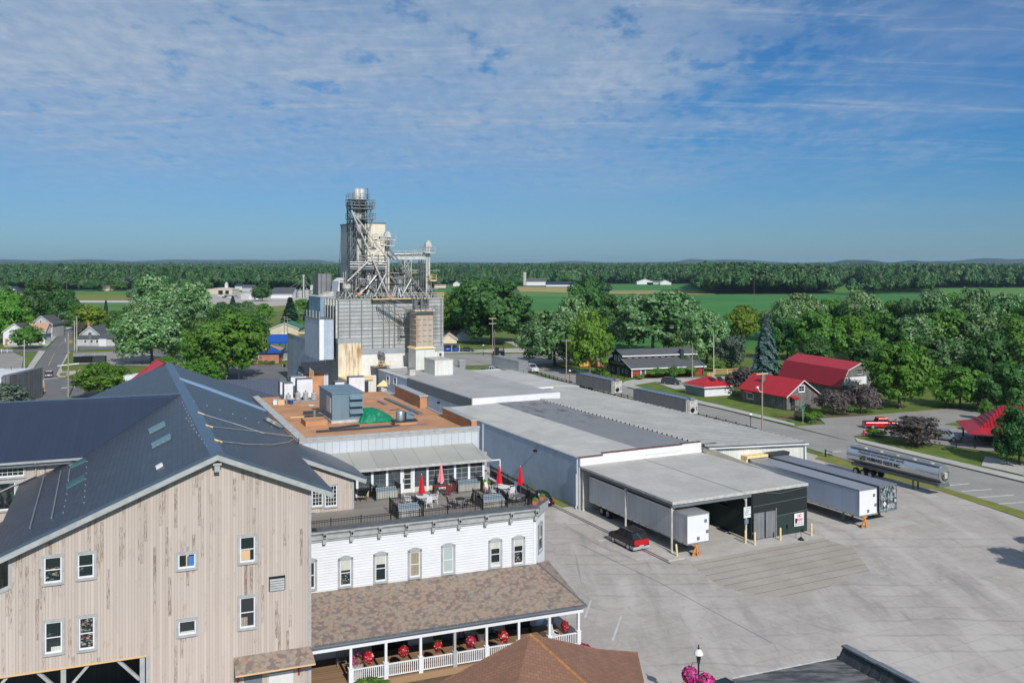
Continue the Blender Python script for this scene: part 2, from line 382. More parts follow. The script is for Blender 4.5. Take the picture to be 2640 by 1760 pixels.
def memb(name,c,sp):
 t=NT(name);p=t.tc();n=t.noise(.16,det=7,ro=.7);st=t.noise(1.,t.scale(p,(1.1,.12,1)),6,.7);po=t.noise(.09,det=4)
 col=t.mix(t.map(n,.3,.7),c4(c,.88),c4(c,1.10));col=t.mix(t.math('MULTIPLY',t.map(st,.55,.72),.30),col,c4(c,.60));col=t.mix(t.math('MULTIPLY',t.map(po,.58,.62),.22),col,c4((.30,.27,.22)))
 u=t.math('FRACT',t.math('DIVIDE',t.dot(p,(0,1,0)),sp));ln=t.map(t.math('ABSOLUTE',t.math('SUBTRACT',u,.5)),.482,.5);col=t.mix(t.math('MULTIPLY',ln,.35),col,c4(c,.45));return t.fin(col,.8)
MT['membrane']=memb('pale_roof_membrane',(.45,.44,.41),3.)
MT['membrane2']=memb('grey_roof_membrane',(.35,.345,.335),4.)
t=NT('worn_dark_roof_membrane');n=t.noise(1.,t.scale(t.tc(),(.9,.28,1)),8,.75);n2=t.noise(.12,det=3)
far_=t.map(t.dot(t.tc(),(0,1,0)),2.,34.)
col=t.mix(t.map(n,.3,.7),(.185,.19,.20,1),(.225,.228,.235,1));col=t.mix(t.math('MULTIPLY',t.map(n,.50,.60),far_),col,(.085,.088,.095,1));MT['darkroof']=t.fin(col,.8)
MT['corrug']=stripes('corrugated_steel_roof',(.42,.42,.40),(0,1,0),1.05,.20,.62,.45,.45,.12,1.,.10,streak=False,sc=.4)
MT['tarpaper']=plain('dark_membrane',(.03,.035,.042),.55,var=.2,sc=2)
t=NT('orange_underlayment');n=t.noise(.5,det=6);MT['osb']=t.fin(t.mix(t.map(n,.3,.7),(.40,.195,.095,1),(.50,.27,.145,1)),.85)
t=NT('cream_wood');MT['lumber']=t.fin(t.mix(t.noise(4),(.55,.36,.18,1),(.65,.45,.25,1)),.8)
# deck planks
t=NT('deck_planks');u=t.math('DIVIDE',t.dot(t.tc(),(0,1,0)),.14);fr=t.math('FRACT',u);w=t.white(t.math('FLOOR',u));sm=t.map(t.math('ABSOLUTE',t.math('SUBTRACT',fr,.5)),.42,.5)
n=t.noise(1.,t.scale(t.tc(),(.5,4,1)),6,.7);col=t.mix(t.math('ADD',t.math('MULTIPLY',w,.4),t.math('MULTIPLY',n,.6)),(.16,.14,.12,1),(.33,.30,.265,1));col=t.mix(t.math('MULTIPLY',sm,.7),col,(.03,.03,.025,1));MT['deck']=t.fin(col,.8)
t=NT('porch_planks');u=t.math('DIVIDE',t.dot(t.tc(),(0,1,0)),.14);fr=t.math('FRACT',u);w=t.white(t.math('FLOOR',u));sm=t.map(t.math('ABSOLUTE',t.math('SUBTRACT',fr,.5)),.42,.5)
col=t.mix(w,(.22,.135,.075,1),(.32,.205,.115,1));col=t.mix(t.math('MULTIPLY',sm,.6),col,(.05,.03,.02,1));MT['porchfloor']=t.fin(col,.7)
MT['glass']=NT('dark_window_glass').fin((.018,.024,.028),.06,0,.9)
t=NT('window_glass_interior');n=t.noise(2.2,t.scale(t.tc(),(1,1,.8)),4,.6);MT['glass2']=t.fin(t.mix(t.map(n,.45,.62),(.012,.016,.018,1),(.06,.075,.07,1)),.08,0,.8)
MT['curtain']=stripes('lace_curtain',(.55,.55,.48),(1,1,0),.09,.3,.5,.8,0,.1,.3,.01,streak=False)
MT['drape']=stripes('tan_drape',(.33,.28,.20),(1,1,0),.16,.3,.6,.8,0,.1,.3,.01,streak=False)
t=NT('shop_goods');v=t.vor(9.,t.scale(t.tc(),(1,1,1.7)),out='Color');sp=t.n.new('ShaderNodeSeparateColor');t.put(sp.inputs[0],v);MT['goods']=t.fin(t.ramp(sp.outputs[0],[(0,(.01,.02,.03)),(.5,(.03,.045,.05)),(.58,(.22,.15,.07)),(.68,(.06,.13,.10)),(.76,(.32,.31,.27)),(.86,(.02,.03,.04)),(.94,(.25,.04,.04))],True),.3)
MT['black']=plain('black_metal',(.012,.014,.015),.4,.2);MT['rubber']=plain('tyre_rubber',(.018,.018,.018),.85)
MT['iron']=plain('black_wrought_iron',(.010,.012,.012),.45,.3)
MT['alu']=plain('aluminium',(.55,.56,.57),.32,.85,.06);MT['steel']=plain('galvanised_steel',(.36,.38,.39),.42,.7,.15,3);MT['steeld']=plain('weathered_steel',(.16,.175,.18),.5,.5,.25,2)
MT['steelw']=plain('pale_painted_steel',(.47,.46,.43),.5,.15,.28,2)
MT['yellow']=plain('safety_yellow',(.62,.33,.05),.6,var=.15);MT['yellowpale']=plain('faded_yellow_paint',(.70,.55,.28),.7,var=.15,sc=3)
MT['redcloth']=plain('red_canvas',(.52,.008,.022),.75,var=.15,sc=4,bump=.3,bs=8);MT['pinkcloth']=plain('faded_pink_canvas',(.72,.22,.24),.75,var=.1,sc=4)
MT['redroof']=stripes('red_standing_seam_roof',(.46,.020,.030),(0,1,0),.45,.06,.35,.42,.15,.08,.6,.04,streak=False)
MT['redroofx']=stripes('red_seam_roof',(.46,.020,.030),(1,0,0),.45,.06,.35,.42,.15,.08,.6,.04,streak=False)
MT['redrib']=stripes('deep_red_ribbed_roof',(.36,.010,.022),(0,1,0),.55,.25,.6,.4,.15,.10,1.,.10,streak=False)
MT['redribx']=stripes('deep_red_rib_roof',(.36,.010,.022),(1,0,0),.5,.25,.6,.4,.15,.10,1.,.08,streak=False)
MT['barnwood']=stripes('weathered_barn_boards',(.155,.15,.145),(1,1,0),.24,.14,.8,.85,0,.45,.6,.02,sc=2.)
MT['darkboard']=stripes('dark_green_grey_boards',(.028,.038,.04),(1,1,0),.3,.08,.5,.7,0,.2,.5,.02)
MT['asphroof']=plain('charcoal_shingles',(.075,.082,.088),.9,var=.16,sc=1.5,bump=.3,bs=12);MT['brownroof']=plain('brown_shingles',(.14,.105,.09),.9,var=.16,sc=1.5)
MT['tanroof']=plain('tan_shingles',(.42,.25,.17),.9,var=.12);MT['greenroof']=plain('green_metal_roof',(.055,.15,.10),.6,var=.1)
MT['blueroof']=plain('bright_blue_metal',(.012,.075,.33),.4,.1,.08);MT['beige']=plain('beige_siding',(.50,.44,.34),.7);MT['cream']=plain('cream_siding',(.62,.54,.36),.7)
MT['concrete']=plain('concrete',(.42,.395,.36),.85,var=.12,sc=.7,bump=.2,bs=14);MT['conclight']=plain('pale_concrete',(.50,.49,.46),.85,var=.08,sc=.5)
MT['wood']=plain('weathered_pole_wood',(.27,.24,.20),.85,var=.2,sc=4);MT['woodred']=plain('red_stained_wood',(.22,.045,.035),.7)
MT['terra']=plain('terracotta',(.55,.16,.08),.8);MT['green_tarp']=plain('green_tarpaulin',(.005,.19,.10),.5,var=.12,sc=3,bump=.5,bs=3)
MT['hvac']=stripes('blue_grey_sheet_metal',(.20,.29,.345),(1,0,0),.9,.015,.5,.42,.45,.08,.3,.01,streak=False)
MT['hvacfan']=plain('pale_unit_casing',(.62,.63,.65),.5)
# ground materials use world position
def ground(name,c1,c2,sc=.3,rough=.9,stretch=None,extra=None):
 t=NT(name);p=t.pos();n=t.noise(sc,p,8,.68);n2=t.noise(sc*14,p,4,.6)
 k=t.math('ADD',t.math('MULTIPLY',n,.72),t.math('MULTIPLY',n2,.28));col=t.mix(t.map(k,.36,.64),c4(c1),c4(c2))
 if extra:col=extra(t,p,col)
 t.bump(n2,.15,.02);return t.fin(col,rough,0,.25)
def ex_rows(t,p,col):
 r_=t.noise(1.,t.scale(p,(.004,.12,1),(0,0,R(4))),5,.7);b_=t.noise(.006,p,4);col=t.mix(t.math('MULTIPLY',t.map(r_,.4,.6),.35),col,(.11,.20,.05,1));return t.mix(t.math('MULTIPLY',t.map(b_,.5,.65),.35),col,(.02,.10,.03,1))
def ex_yard(t,p,col):
# the gravelly east side is paler; concrete slabs by the dock have tooled joints; tyre marks swing over the yard
 gx=t.map(t.math('ADD',t.dot(p,(.9,-.25,0)),t.math('MULTIPLY',t.noise(.05,p,3),16)),20.,40.);col=t.mix(t.math('MULTIPLY',gx,.55),col,(.36,.325,.285,1))
 band=t.noise(1.,t.scale(p,(.30,.045,1),(0,0,R(-27))),5,.6);col=t.mix(t.math('MULTIPLY',t.map(band,.5,.64),.55),col,(.50,.475,.435,1));col=t.mix(t.math('MULTIPLY',t.map(band,.32,.45,1,0),.45),col,(.215,.21,.20,1))
 sk=t.noise(1.,t.scale(p,(1.6,.10,1),(0,0,R(-33))),6,.7,.4);col=t.mix(t.math('MULTIPLY',t.map(sk,.60,.70),.38),col,(.14,.135,.135,1))
 fl=t.vor(.22,p,'Distance','DISTANCE_TO_EDGE');col=t.mix(t.math('MULTIPLY',t.map(fl,.0,.010,1,0),.16),col,(.13,.125,.12,1))
 st=t.noise(.16,p,7,.72,.6);col=t.mix(t.math('MULTIPLY',t.map(st,.56,.70),.5),col,(.19,.18,.165,1))
 bk_=t.n.new('ShaderNodeTexBrick');t.put(bk_.inputs['Vector'],t.scale(p,(1,1,1),(0,0,R(-25.7))));bk_.inputs['Scale'].default_value=.12;bk_.inputs['Mortar Size'].default_value=.004;bk_.inputs['Color1'].default_value=(0,0,0,1);bk_.inputs['Color2'].default_value=(1,1,1,1);bk_.inputs['Mortar'].default_value=(.5,.5,.5,1)
 col=t.mix(t.math('MULTIPLY',t.map(bk_.outputs['Fac'],.2,.8),.28),col,(.17,.165,.155,1));sp2=t.n.new('ShaderNodeSeparateColor');t.put(sp2.inputs[0],bk_.outputs['Color']);col=t.mix(t.math('MULTIPLY',t.map(sp2.outputs[0],.6,.9),.16),col,(.24,.235,.225,1))
 wv_=t.n.new('ShaderNodeTexWave');wv_.wave_type='RINGS';t.put(wv_.inputs['Vector'],t.scale(p,(.055,.055,0)));wv_.inputs['Scale'].default_value=2.2;wv_.inputs['Distortion'].default_value=2.5;wv_.inputs['Detail'].default_value=2
 col=t.mix(t.math('MULTIPLY',t.math('MULTIPLY',t.map(wv_.outputs['Fac'],.93,1.),t.map(t.noise(.07,p,3),.48,.58)),.3),col,(.16,.155,.15,1));col=ex_slab(t,p,col)if False else col;sp_=t.vor(.9,p,'Distance');col=t.mix(t.math('MULTIPLY',t.map(sp_,.03,.07,1,0),.55),col,(.12,.115,.11,1))
 return col
MT['yard']=ground('worn_concrete_yard',(.35,.315,.285),(.45,.41,.375),.12,extra=ex_yard)
def ex_slab(t,p,col):
 a=R(25.7);d=(-math.sin(a),math.cos(a),0);u=t.math('FRACT',t.math('DIVIDE',t.dot(p,d),1.35));ln=t.map(t.math('ABSOLUTE',t.math('SUBTRACT',u,.5)),.43,.49)
 nz=t.map(t.noise(.35,p,4),.25,.5);return t.mix(t.math('MULTIPLY',t.math('MULTIPLY',ln,nz),.75),col,(.12,.125,.14,1))
MT['slab']=ground('grooved_concrete_slab',(.32,.285,.24),(.39,.355,.305),.2,extra=ex_slab)
MT['asphalt']=ground('grey_asphalt',(.135,.135,.135),(.165,.163,.16),.15);MT['asphaltp']=ground('pale_asphalt',(.25,.235,.215),(.31,.295,.27),.12)
MT['grass']=ground('lawn_grass',(.075,.125,.020),(.14,.18,.035),.35);MT['grassdry']=ground('dry_lawn_grass',(.13,.16,.03),(.22,.21,.055),.5)
MT['field']=ground('green_crop_field',(.030,.145,.028),(.050,.20,.042),.02,extra=ex_rows);MT['fieldtan']=ground('ripe_grain_field',(.36,.27,.10),(.43,.33,.13),.02,extra=ex_rows)
MT['fieldlite']=ground('light_green_field',(.075,.19,.035),(.11,.23,.05),.02,extra=ex_rows);MT['terrain']=ground('meadow',(.035,.10,.025),(.06,.13,.035),.01)
MT['gravel']=ground('pale_gravel',(.34,.315,.275),(.46,.425,.375),.6);MT['mulch']=ground('brown_mulch',(.10,.07,.045),(.17,.12,.08),1.5)
MT['walk']=ground('pale_sidewalk',(.37,.35,.32),(.45,.43,.395),.25);MT['pond']=ground('wet_dark_asphalt',(.02,.055,.075),(.03,.075,.10),.5,.5)
MT['paint']=plain('worn_white_road_paint',(.50,.49,.46),.8);MT['paintyel']=plain('yellow_road_paint',(.50,.36,.06),.8)
MT['hill']=ground('wooded_hill',(.012,.035,.018),(.03,.06,.03),.004)
# foliage
def leaf(name,c1,c2,c3=None,frac=.0,tr=.34):
 t=NT(name);g=t.n.new('ShaderNodeNewGeometry');oi=t.n.new('ShaderNodeObjectInfo');r=g.outputs['Random Per Island']
 big=t.noise(3.2,det=3);k=t.math('ADD',t.math('MULTIPLY',r,.5),t.math('MULTIPLY',t.map(big,.35,.65),.5));col=t.mix(k,c4(c1),c4(c2))
 if c3:col=t.mix(t.map(t.math('FRACT',t.math('MULTIPLY',r,17.3)),1-frac,1-frac+.05),col,c4(c3))
 hs=t.n.new('ShaderNodeHueSaturation');t.put(hs.inputs['Color'],col);t.put(hs.inputs['Value'],t.map(oi.outputs['Random'],0,1,.78,1.2,False));t.put(hs.inputs['Hue'],t.map(t.math('FRACT',t.math('MULTIPLY',oi.outputs['Random'],7.7)),0,1,.485,.515,False))
 t.fin(hs.outputs[0],.55,0,.35);tl=t.n.new('ShaderNodeBsdfTranslucent');t.l.new(hs.outputs[0],tl.inputs[0]);mx=t.n.new('ShaderNodeMixShader');mx.inputs[0].default_value=tr
 t.l.new(t.b.outputs[0],mx.inputs[1]);t.l.new(tl.outputs[0],mx.inputs[2]);t.l.new(mx.outputs[0],t.out.inputs[0]);return t.m
MT['leafmid']=leaf('green_leaves',(0.051,0.160,0.023),(0.147,0.301,0.041))
MT['leafdark']=leaf('dark_green_leaves',(0.027,0.100,0.027),(0.088,0.206,0.045))
MT['leafsilver']=leaf('silver_maple_leaves',(0.058,0.163,0.042),(0.156,0.305,0.085),(.31,.43,.24),.34)
MT['leafbright']=leaf('bright_green_leaves',(0.067,0.196,0.020),(0.168,0.336,0.039))
MT['leafyellow']=leaf('yellow_green_leaves',(.11,.21,.015),(.23,.33,.03))
MT['leafplum']=leaf('plum_brown_leaves',(.06,.048,.046),(.17,.14,.13))
MT['leafspruce']=leaf('blue_spruce_needles',(0.039,0.083,0.072),(0.110,0.182,0.165),tr=.1)
MT['leafpine']=leaf('dark_pine_needles',(.010,.042,.022),(.032,.085,.042),tr=.1)
MT['leaffar']=leaf('far_woodland_leaves',(.018,.062,.020),(.065,.155,.040),tr=.1)
MT['leafgrey']=leaf('grey_green_leaves',(0.060,0.102,0.072),(0.144,0.192,0.144))
MT['pinkflower']=leaf('pink_petunia_blooms',(.50,.012,.16),(.75,.10,.38),(.05,.10,.02),.25)
MT['redflower']=leaf('red_and_white_blooms',(.40,.006,.02),(.60,.02,.06),(.80,.55,.50),.14)
MT['bark']=plain('grey_bark',(.13,.11,.09),.9,var=.3,sc=3,bump=.5,bs=8)
# ------------------------------------------------------------------ ground, roads, fields
FL=Frame((-12.92,56.),(.934,.357),(-.413,.911))
FW=Frame((7.8,99.7),(.901,.433),(-.457,.889))
FM=Frame((-35.3,177.3),(.901,.433),(-.457,.889))
def sheet(name,pts,z,m,world=False,kind='structure',thick=0):
 b=MB();P=[(p[0],p[1],z)for p in pts]if world else[tuple(G(p[0],p[1])[:2])+(z,)for p in pts]
 if thick:b.prism(P,(0,0,-thick))
 else:b.face(*P)
 o=b.obj(name,MT[m]);o['kind']=kind
 if not thick and o.data.polygons[0].normal.z<0:o.data.flip_normals()
 return o
def fw(*ps):return[FW.Wd(*p)[:2]for p in ps]
N_=48;b=MB();b.face(*[(26000*math.cos(2*math.pi*i/N_),26000*math.sin(2*math.pi*i/N_),-.35)for i in range(N_)]);o=b.obj('ground',MT['terrain']);o['kind']='structure'
sheet('lawn_ground',[(-900,800),(1140,790),(1150,765),(3600,790),(6500,2400),(-5200,2400)],-.08,'grass')
sheet('field',[(1500,759),(3200,757),(3500,900),(1480,900)],-.02,'field')
sheet('field',[(1568,733),(1760,733),(1800,748),(1560,748)],-.12,'field');sheet('field',[(1572,748),(1800,748.5),(1850,759),(1570,757)],-.10,'fieldtan')
sheet('field',[(1330,739),(1475,739),(1480,754),(1340,751)],-.12,'fieldtan');sheet('field',[(1120,752),(1260,752),(1290,768),(1120,768)],-.14,'fieldtan')
sheet('field',[(1340,751.5),(1480,755),(1490,765),(1340,765)],-.05,'fieldlite');sheet('field',[(1340,765.5),(1560,765.5),(1570,800),(1330,800)],-.04,'field')
sheet('field',[(1120,740),(1230,740),(1260,751),(1120,751)],-.11,'field');sheet('field',[(2160,733),(2215,733),(2230,756),(2150,756)],-.12,'fieldlite')
sheet('field',[(2260,724),(2425,724),(2430,732),(2255,732)],-.13,'fieldlite');sheet('field',[(2420,743),(2760,741),(2800,775),(2430,768)],-.01,'fieldlite')
sheet('field',[(170,750),(345,750),(350,758),(160,758)],-.12,'fieldlite');sheet('field',[(160,758.4),(360,758.4),(370,774),(140,774)],-.10,'grassdry');sheet('field',[(150,780),(380,780),(380,800),(150,800)],-.03,'fieldlite')
sheet('gravel_track',[(30,774.4),(370,774.4),(372,779.5),(28,779.5)],-.05,'conclight')
sheet('gravel_lot',[(530,766),(545,757),(610,752),(700,757),(812,765),(812,783),(700,789),(612,791),(530,785)],-.02,'gravel')
sheet('field',[(600,792),(830,784),(830,800),(600,806)],-.03,'grassdry')
sheet('yard',[(620,968),(800,1012),(1120,968),(1300,948),(1376,964),(1460,992),(1618,1033),(1822,1085),(2125,1179),(2277,1228),(2429,1267),(2640,1338),(2900,1415),(3300,2500),(-900,2500),(-600,1090),(300,1024)],.0,'yard')
sheet('concrete_slab',[(1768,1447),(1950,1404),(2104,1381),(2200,1412),(2245,1475),(2050,1540),(1930,1530),(1843,1501)],.006,'slab')
sheet('grass_strip',[(2120,1168),(2440,1259),(2640,1318),(2800,1368),(2800,1392),(2640,1337),(2429,1267),(2277,1230),(2100,1182)],.03,'grassdry')
# main road with kerbs, walks and stall lines
farc=[(2760,1274),(2640,1245),(2211,1141),(2120,1120),(1860,1056),(1653,1009),(1605,996),(1470,957),(1420,938),(1400,925)]
nearc=[(1290,925),(1376,957),(1460,984),(1618,1025),(1822,1077),(2125,1168),(2440,1259),(2640,1318),(2760,1354)]
sheet('road',farc+nearc,.008,'asphaltp')
sheet('road',[(1090,912),(1300,913),(1420,907),(1640,900),(1640,908),(1420,936),(1290,940),(1090,946)],.004,'asphaltp')
sheet('driveway',[(1140,905),(1240,901),(1335,897),(1318,886),(1300,880),(1322,880),(1350,888),(1400,896),(1470,902),(1400,908),(1230,909),(1140,911)],.012,'walk')
sheet('side_road',[(2046,1099),(2128,1093),(2112,1078),(2225,1071),(2467,1051),(2527,1055),(2760,1072),(2760,1165),(2536,1162),(2400,1142),(2297,1123),(2201,1123),(2214,1142)],.014,'asphaltp')
sheet('grass_island',[(2436,1094),(2474,1087),(2540,1088),(2518,1104)],.11,'grass',thick=.1)
sheet('sidewalk',[(1470,944),(1605,987),(1653,1000),(1860,1046),(2049,1093),(2046,1098.5),(1860,1054),(1653,1007),(1600,993.5),(1460,951)],.13,'walk',thick=.13)
sheet('sidewalk',[(2204,1130),(2640,1231),(2760,1261),(2760,1272),(2640,1243),(2211,1140)],.13,'walk',thick=.13)
sheet('driveway',[(1600,994),(1610,983),(1640,976),(1900,970),(1960,975),(1900,985),(1760,990),(1690,984),(1625,995),(1612,1000)],.016,'walk')
sheet('driveway',[(1690,986),(1758,989),(1770,1002),(1740,1003)],.012,'walk')
sheet('mulch_bed',[(1985,1070),(2190,1066),(2260,1068),(2110,1078),(2105,1088)],.02,'mulch')
sheet('sidewalk',[(2540,1176),(2640,1196),(2640,1225),(2590,1213),(2530,1200)],.02,'walk')
for k,(a,c)in enumerate([((2444,1250),(2498,1245)),((2478,1265),(2556,1260)),((2520,1281),(2613,1274.5)),((2553,1299),(2650,1292)),((2124,1165),(2168,1162))]):
 sheet('stall_line',[a,c,(c[0]+2,c[1]+2),(a[0]+2,a[1]+2)],.014,'paint')
for k,(a,c)in enumerate([((1454,1347),(1491,1346)),((1538,1392),(1566,1389)),((1634,1441),(1687,1436)),((1454,1346),(1466,1352)),((1538,1391),(1550,1398)),((1633,1439),(1646,1446))]):
 sheet('stall_line',[a,c,(c[0]+2,c[1]+2.2),(a[0]+2,a[1]+2.2)],.010,'paint')
sheet('stall_line',[(1576,1650),(1599,1588),(1604,1586),(1583,1650)],.010,'paint');sheet('stall_line',[(1505,1592),(1522,1545),(1526,1545),(1511,1592)],.010,'paint')
sheet('tar_seam',fw((-1.9,40),(-1.75,40),(-1.75,-19),(-1.9,-19)),.009,'tarpaper',True)
for k,(a,c)in enumerate([((1415,1340),(1590,1425)),((1448,1350),(1520,1386)),((1530,1392),(1640,1444)),((1490,1400),(1700,1500)),((1700,1500),(1990,1656))]):
 sheet('tar_seam',[a,(a[0]+30,a[1]+14.0),c,(c[0]-20,c[1]-6.5)],.008,'asphaltp')if k<3 else sheet('tar_seam',[a,c,(c[0]+1,c[1]+1.6),(a[0]+1,a[1]+1.6)],.008,'asphalt')
 # kerbed walk beside the warehouse, a planted strip, dock pit
sheet('sidewalk',fw((-1.6,-18.5),(.25,-18.5),(.25,0),(-.05,0),(-.05,1.6),(-1.6,1.6)),.13,'concrete',True,thick=.14)
sheet('planting_strip',fw((-1.45,1.7),(-.08,1.7),(-.08,17),(-1.45,17)),.10,'grassdry',True,thick=.1)
sheet('kerb',fw((-1.62,1.65),(-1.45,1.65),(-1.45,24),(-1.62,24)),.13,'concrete',True,thick=.13)
sheet('trailer_pad',fw((.3,-19.5),(17.2,-19.5),(17.2,0),(.3,0)),.011,'concrete',True);sheet('trailer_pad',fw((21,-20.2),(30,-20.2),(30,-1.4),(21,-1.4)),.012,'concrete',True)
# left streets
sheet('road',[(163,846),(190,846),(183,880),(176.5,905),(147,966),(151,982),(66,985),(117,907),(140,878)],.006,'asphalt')
sheet('road',[(40,1068),(60,978),(300,970),(480,958),(595,944),(700,938),(765,950),(810,985),(760,1000),(500,1030)],.004,'asphalt')
sheet('road',[(-40,900),(116,899),(180,893),(340,890),(470,912),(540,948),(500,948),(440,922),(320,899),(178,904),(117,907),(-40,909)],.005,'asphalt')
sheet('road',[(100,843),(200,843),(200,846.5),(100,846.5)],.005,'conclight')
sheet('parking_lot',[(-60,911),(34,909),(60,920),(55,950),(20,990),(-100,990)],.007,'asphaltp');sheet('parking_lot',[(188,909),(345,905),(470,925),(490,946),(250,940),(192,938)],.007,'asphaltp')
sheet('sidewalk',[(100.7,904),(117,906),(69,974),(58,966)],.12,'walk',thick=.12);sheet('sidewalk',[(145,853),(159,855),(118,896.5),(106,894)],.12,'walk',thick=.12)
sheet('sidewalk',[(175.6,907),(181,908),(158,948),(161,958),(195,956),(196,963),(168,972),(150,972),(145.5,966)],.12,'walk',thick=.12)
sheet('sidewalk',[(10,891),(104,889),(104,892),(10,894)],.1,'walk',thick=.1);sheet('sidewalk',[(195,888),(335,884),(335,886),(195,890.5)],.1,'walk',thick=.1)
sheet('grass_island',[(152,963),(172,960),(172,970),(156,970.5)],.14,'grassdry',thick=.1)
sheet('road_centre_line',[(170.4,872),(171.2,872),(152,893),(151,893)],.012,'paintyel');sheet('road_centre_line',[(140,909.5),(141,909.5),(125.4,942),(123.8,942)],.012,'paintyel')
sheet('stall_line',[(158,999),(196,995.5),(196,997.5),(158,1001)],.010,'paint');sheet('road_edge_line',[(86,979),(150,974),(150,975),(86,980)],.010,'paint')
for k in range(5):sheet('stall_line',[(215+k*27,912-.3*k),(216+k*27,912-.3*k),(218+k*28.5,932),(216.5+k*28.5,932)],.012,'paint')
sheet('sidewalk',[(590,934),(720,925),(745,922),(745,928),(600,943)],.12,'walk',thick=.12)
sheet('side_road',[(700,915),(750,908),(760,925),(720,926)],.01,'asphaltp')
# low wooded ridges on the horizon
def ridge(name,px0,px1,Y,fn,depth=900):
 b=MB();n=60;T=[]
 for i in range(n+1):
  px=px0+(px1-px0)*i/n;X=(px-CXP)/FPX*Y;h=max(0.,fn(i/n));T.append((X,h))
 for i in range(n):
  (x0,h0),(x1,h1)=T[i],T[i+1]
  b.face((x0,Y-depth,-1),(x1,Y-depth,-1),(x1,Y,h1),(x0,Y,h0));b.face((x0,Y,h0),(x1,Y,h1),(x1,Y+depth,-1),(x0,Y+depth,-1))
 o=b.obj(name,MT['hill'],smooth=True);o['kind']='structure';return o
def bumpf(seed,a,b_,e=.12):
 rg=random.Random(seed);q=[(rg.uniform(1,9),rg.uniform(0,6.28),rg.uniform(.3,1))for _ in range(7)]
 return lambda u:min(1,u/e,(1-u)/e)*(a+b_*sum(w*math.sin(f*u*6.28+p)for f,p,w in q)/3)
ridge('hills',-500,1000,10500,bumpf(3,92,22));ridge('hills',900,2300,11500,bumpf(5,70,14));ridge('hills',1500,2200,9800,bumpf(9,92,10,.4));ridge('hills',2150,3300,8000,bumpf(8,88,16,.3));ridge('hills',2000,2600,5600,bumpf(11,58,8,.3))
# ------------------------------------------------------------------ windows and doors on any wall
def wmap_(face,off):
 k,c=face
 return{'f':lambda u,v,w:(u,c-w,v),'b':lambda u,v,w:(u,c+w,v),'l':lambda u,v,w:(c-w,u,v),'r':lambda u,v,w:(c+w,u,v)}[k]
def wbox(b,M_,u0,u1,v0,v1,w0,w1):b.hexa([M_(u0,v0,w0),M_(u1,v0,w0),M_(u1,v1,w0),M_(u0,v1,w0),M_(u0,v0,w1),M_(u1,v0,w1),M_(u1,v1,w1),M_(u0,v1,w1)])
def window(f,par,face,u0,u1,v0,v1,trim='gtrim',tw=.14,sash=.07,split=True,mull=(0,0),glass='glass',arch=False,inside=None,label=None):
 """casing + white sash + pane; inside: list of (material, v-fraction from, to, u from, to)"""
 M_=wmap_(face,0);b=MB(f)
 wbox(b,M_,u0,u0+tw,v0,v1,0,.09);wbox(b,M_,u1-tw,u1,v0,v1,0,.09);wbox(b,M_,u0+tw,u1-tw,v0,v0+tw,0,.12)
 if arch:
  n=8;P=[M_(u0+(u1-u0)*i/n,v1+.16*math.sin(math.pi*i/n)*(1),0)for i in range(n+1)];Q=[M_(u1-tw-(u1-u0-2*tw)*i/n,v1-tw,0)for i in range(n+1)]
  d=M_(0,0,.09);e=M_(0,0,0);b.prism(P+[M_(u1,v1-tw,0),M_(u0,v1-tw,0)],(d[0]-e[0],d[1]-e[1],0))
 else:wbox(b,M_,u0+tw,u1-tw,v1-tw,v1,0,.09)
 w=b.obj('window',MT[trim],par)
 if label:w['label']=label
 a0,a1,c0,c1=u0+tw,u1-tw,v0+tw,v1-tw
 b=MB(f);s=sash
 for q in((a0,a0+s,c0,c1),(a1-s,a1,c0,c1),(a0+s,a1-s,c0,c0+s*1.6),(a0+s,a1-s,c1-s,c1)):wbox(b,M_,*q,.0,.042)
 if split:wbox(b,M_,a0+s,a1-s,(c0+c1)/2-s*.4,(c0+c1)/2+s*.4,0,.036)
 for i in range(1,mull[0]+1):x=a0+s+(a1-a0-2*s)*i/(mull[0]+1);wbox(b,M_,x-.014,x+.014,c0+s,c1-s,0,.030)
 for i in range(1,mull[1]+1):z=c0+s+(c1-c0-2*s)*i/(mull[1]+1);wbox(b,M_,a0+s,a1-s,z-.014,z+.014,0,.026)
 b.obj('frame',MT['white'],w)
 b=MB(f);b.face(M_(a0,c0,.012),M_(a1,c0,.012),M_(a1,c1,.012),M_(a0,c1,.012));b.obj('pane',MT[glass],w)
 for(m,f0,f1,g0,g1)in(inside or[]):
  b=MB(f);wbox(b,M_,a0+(a1-a0)*g0,a0+(a1-a0)*g1,c0+(c1-c0)*f0,c0+(c1-c0)*f1,.013,.017);b.obj('curtain' if m in('curtain','drape')else 'display',MT[m],w)
 return w
def hitwin(f,par,face,px0,py0,px1,py1,**k):
 kw={'y':face[1]}if face[0]in 'fb' else{'x':face[1]};i=0 if face[0]in 'fb' else 1
 pm=(px0+px1)/2;a=f.hit(px0,(py0+py1)/2,**kw);c=f.hit(px1,(py0+py1)/2,**kw);top=f.hit(pm,py0,**kw)[2];bot=f.hit(pm,py1,**kw)[2]
 return window(f,par,face,min(a[i],c[i]),max(a[i],c[i]),bot,top,**k)
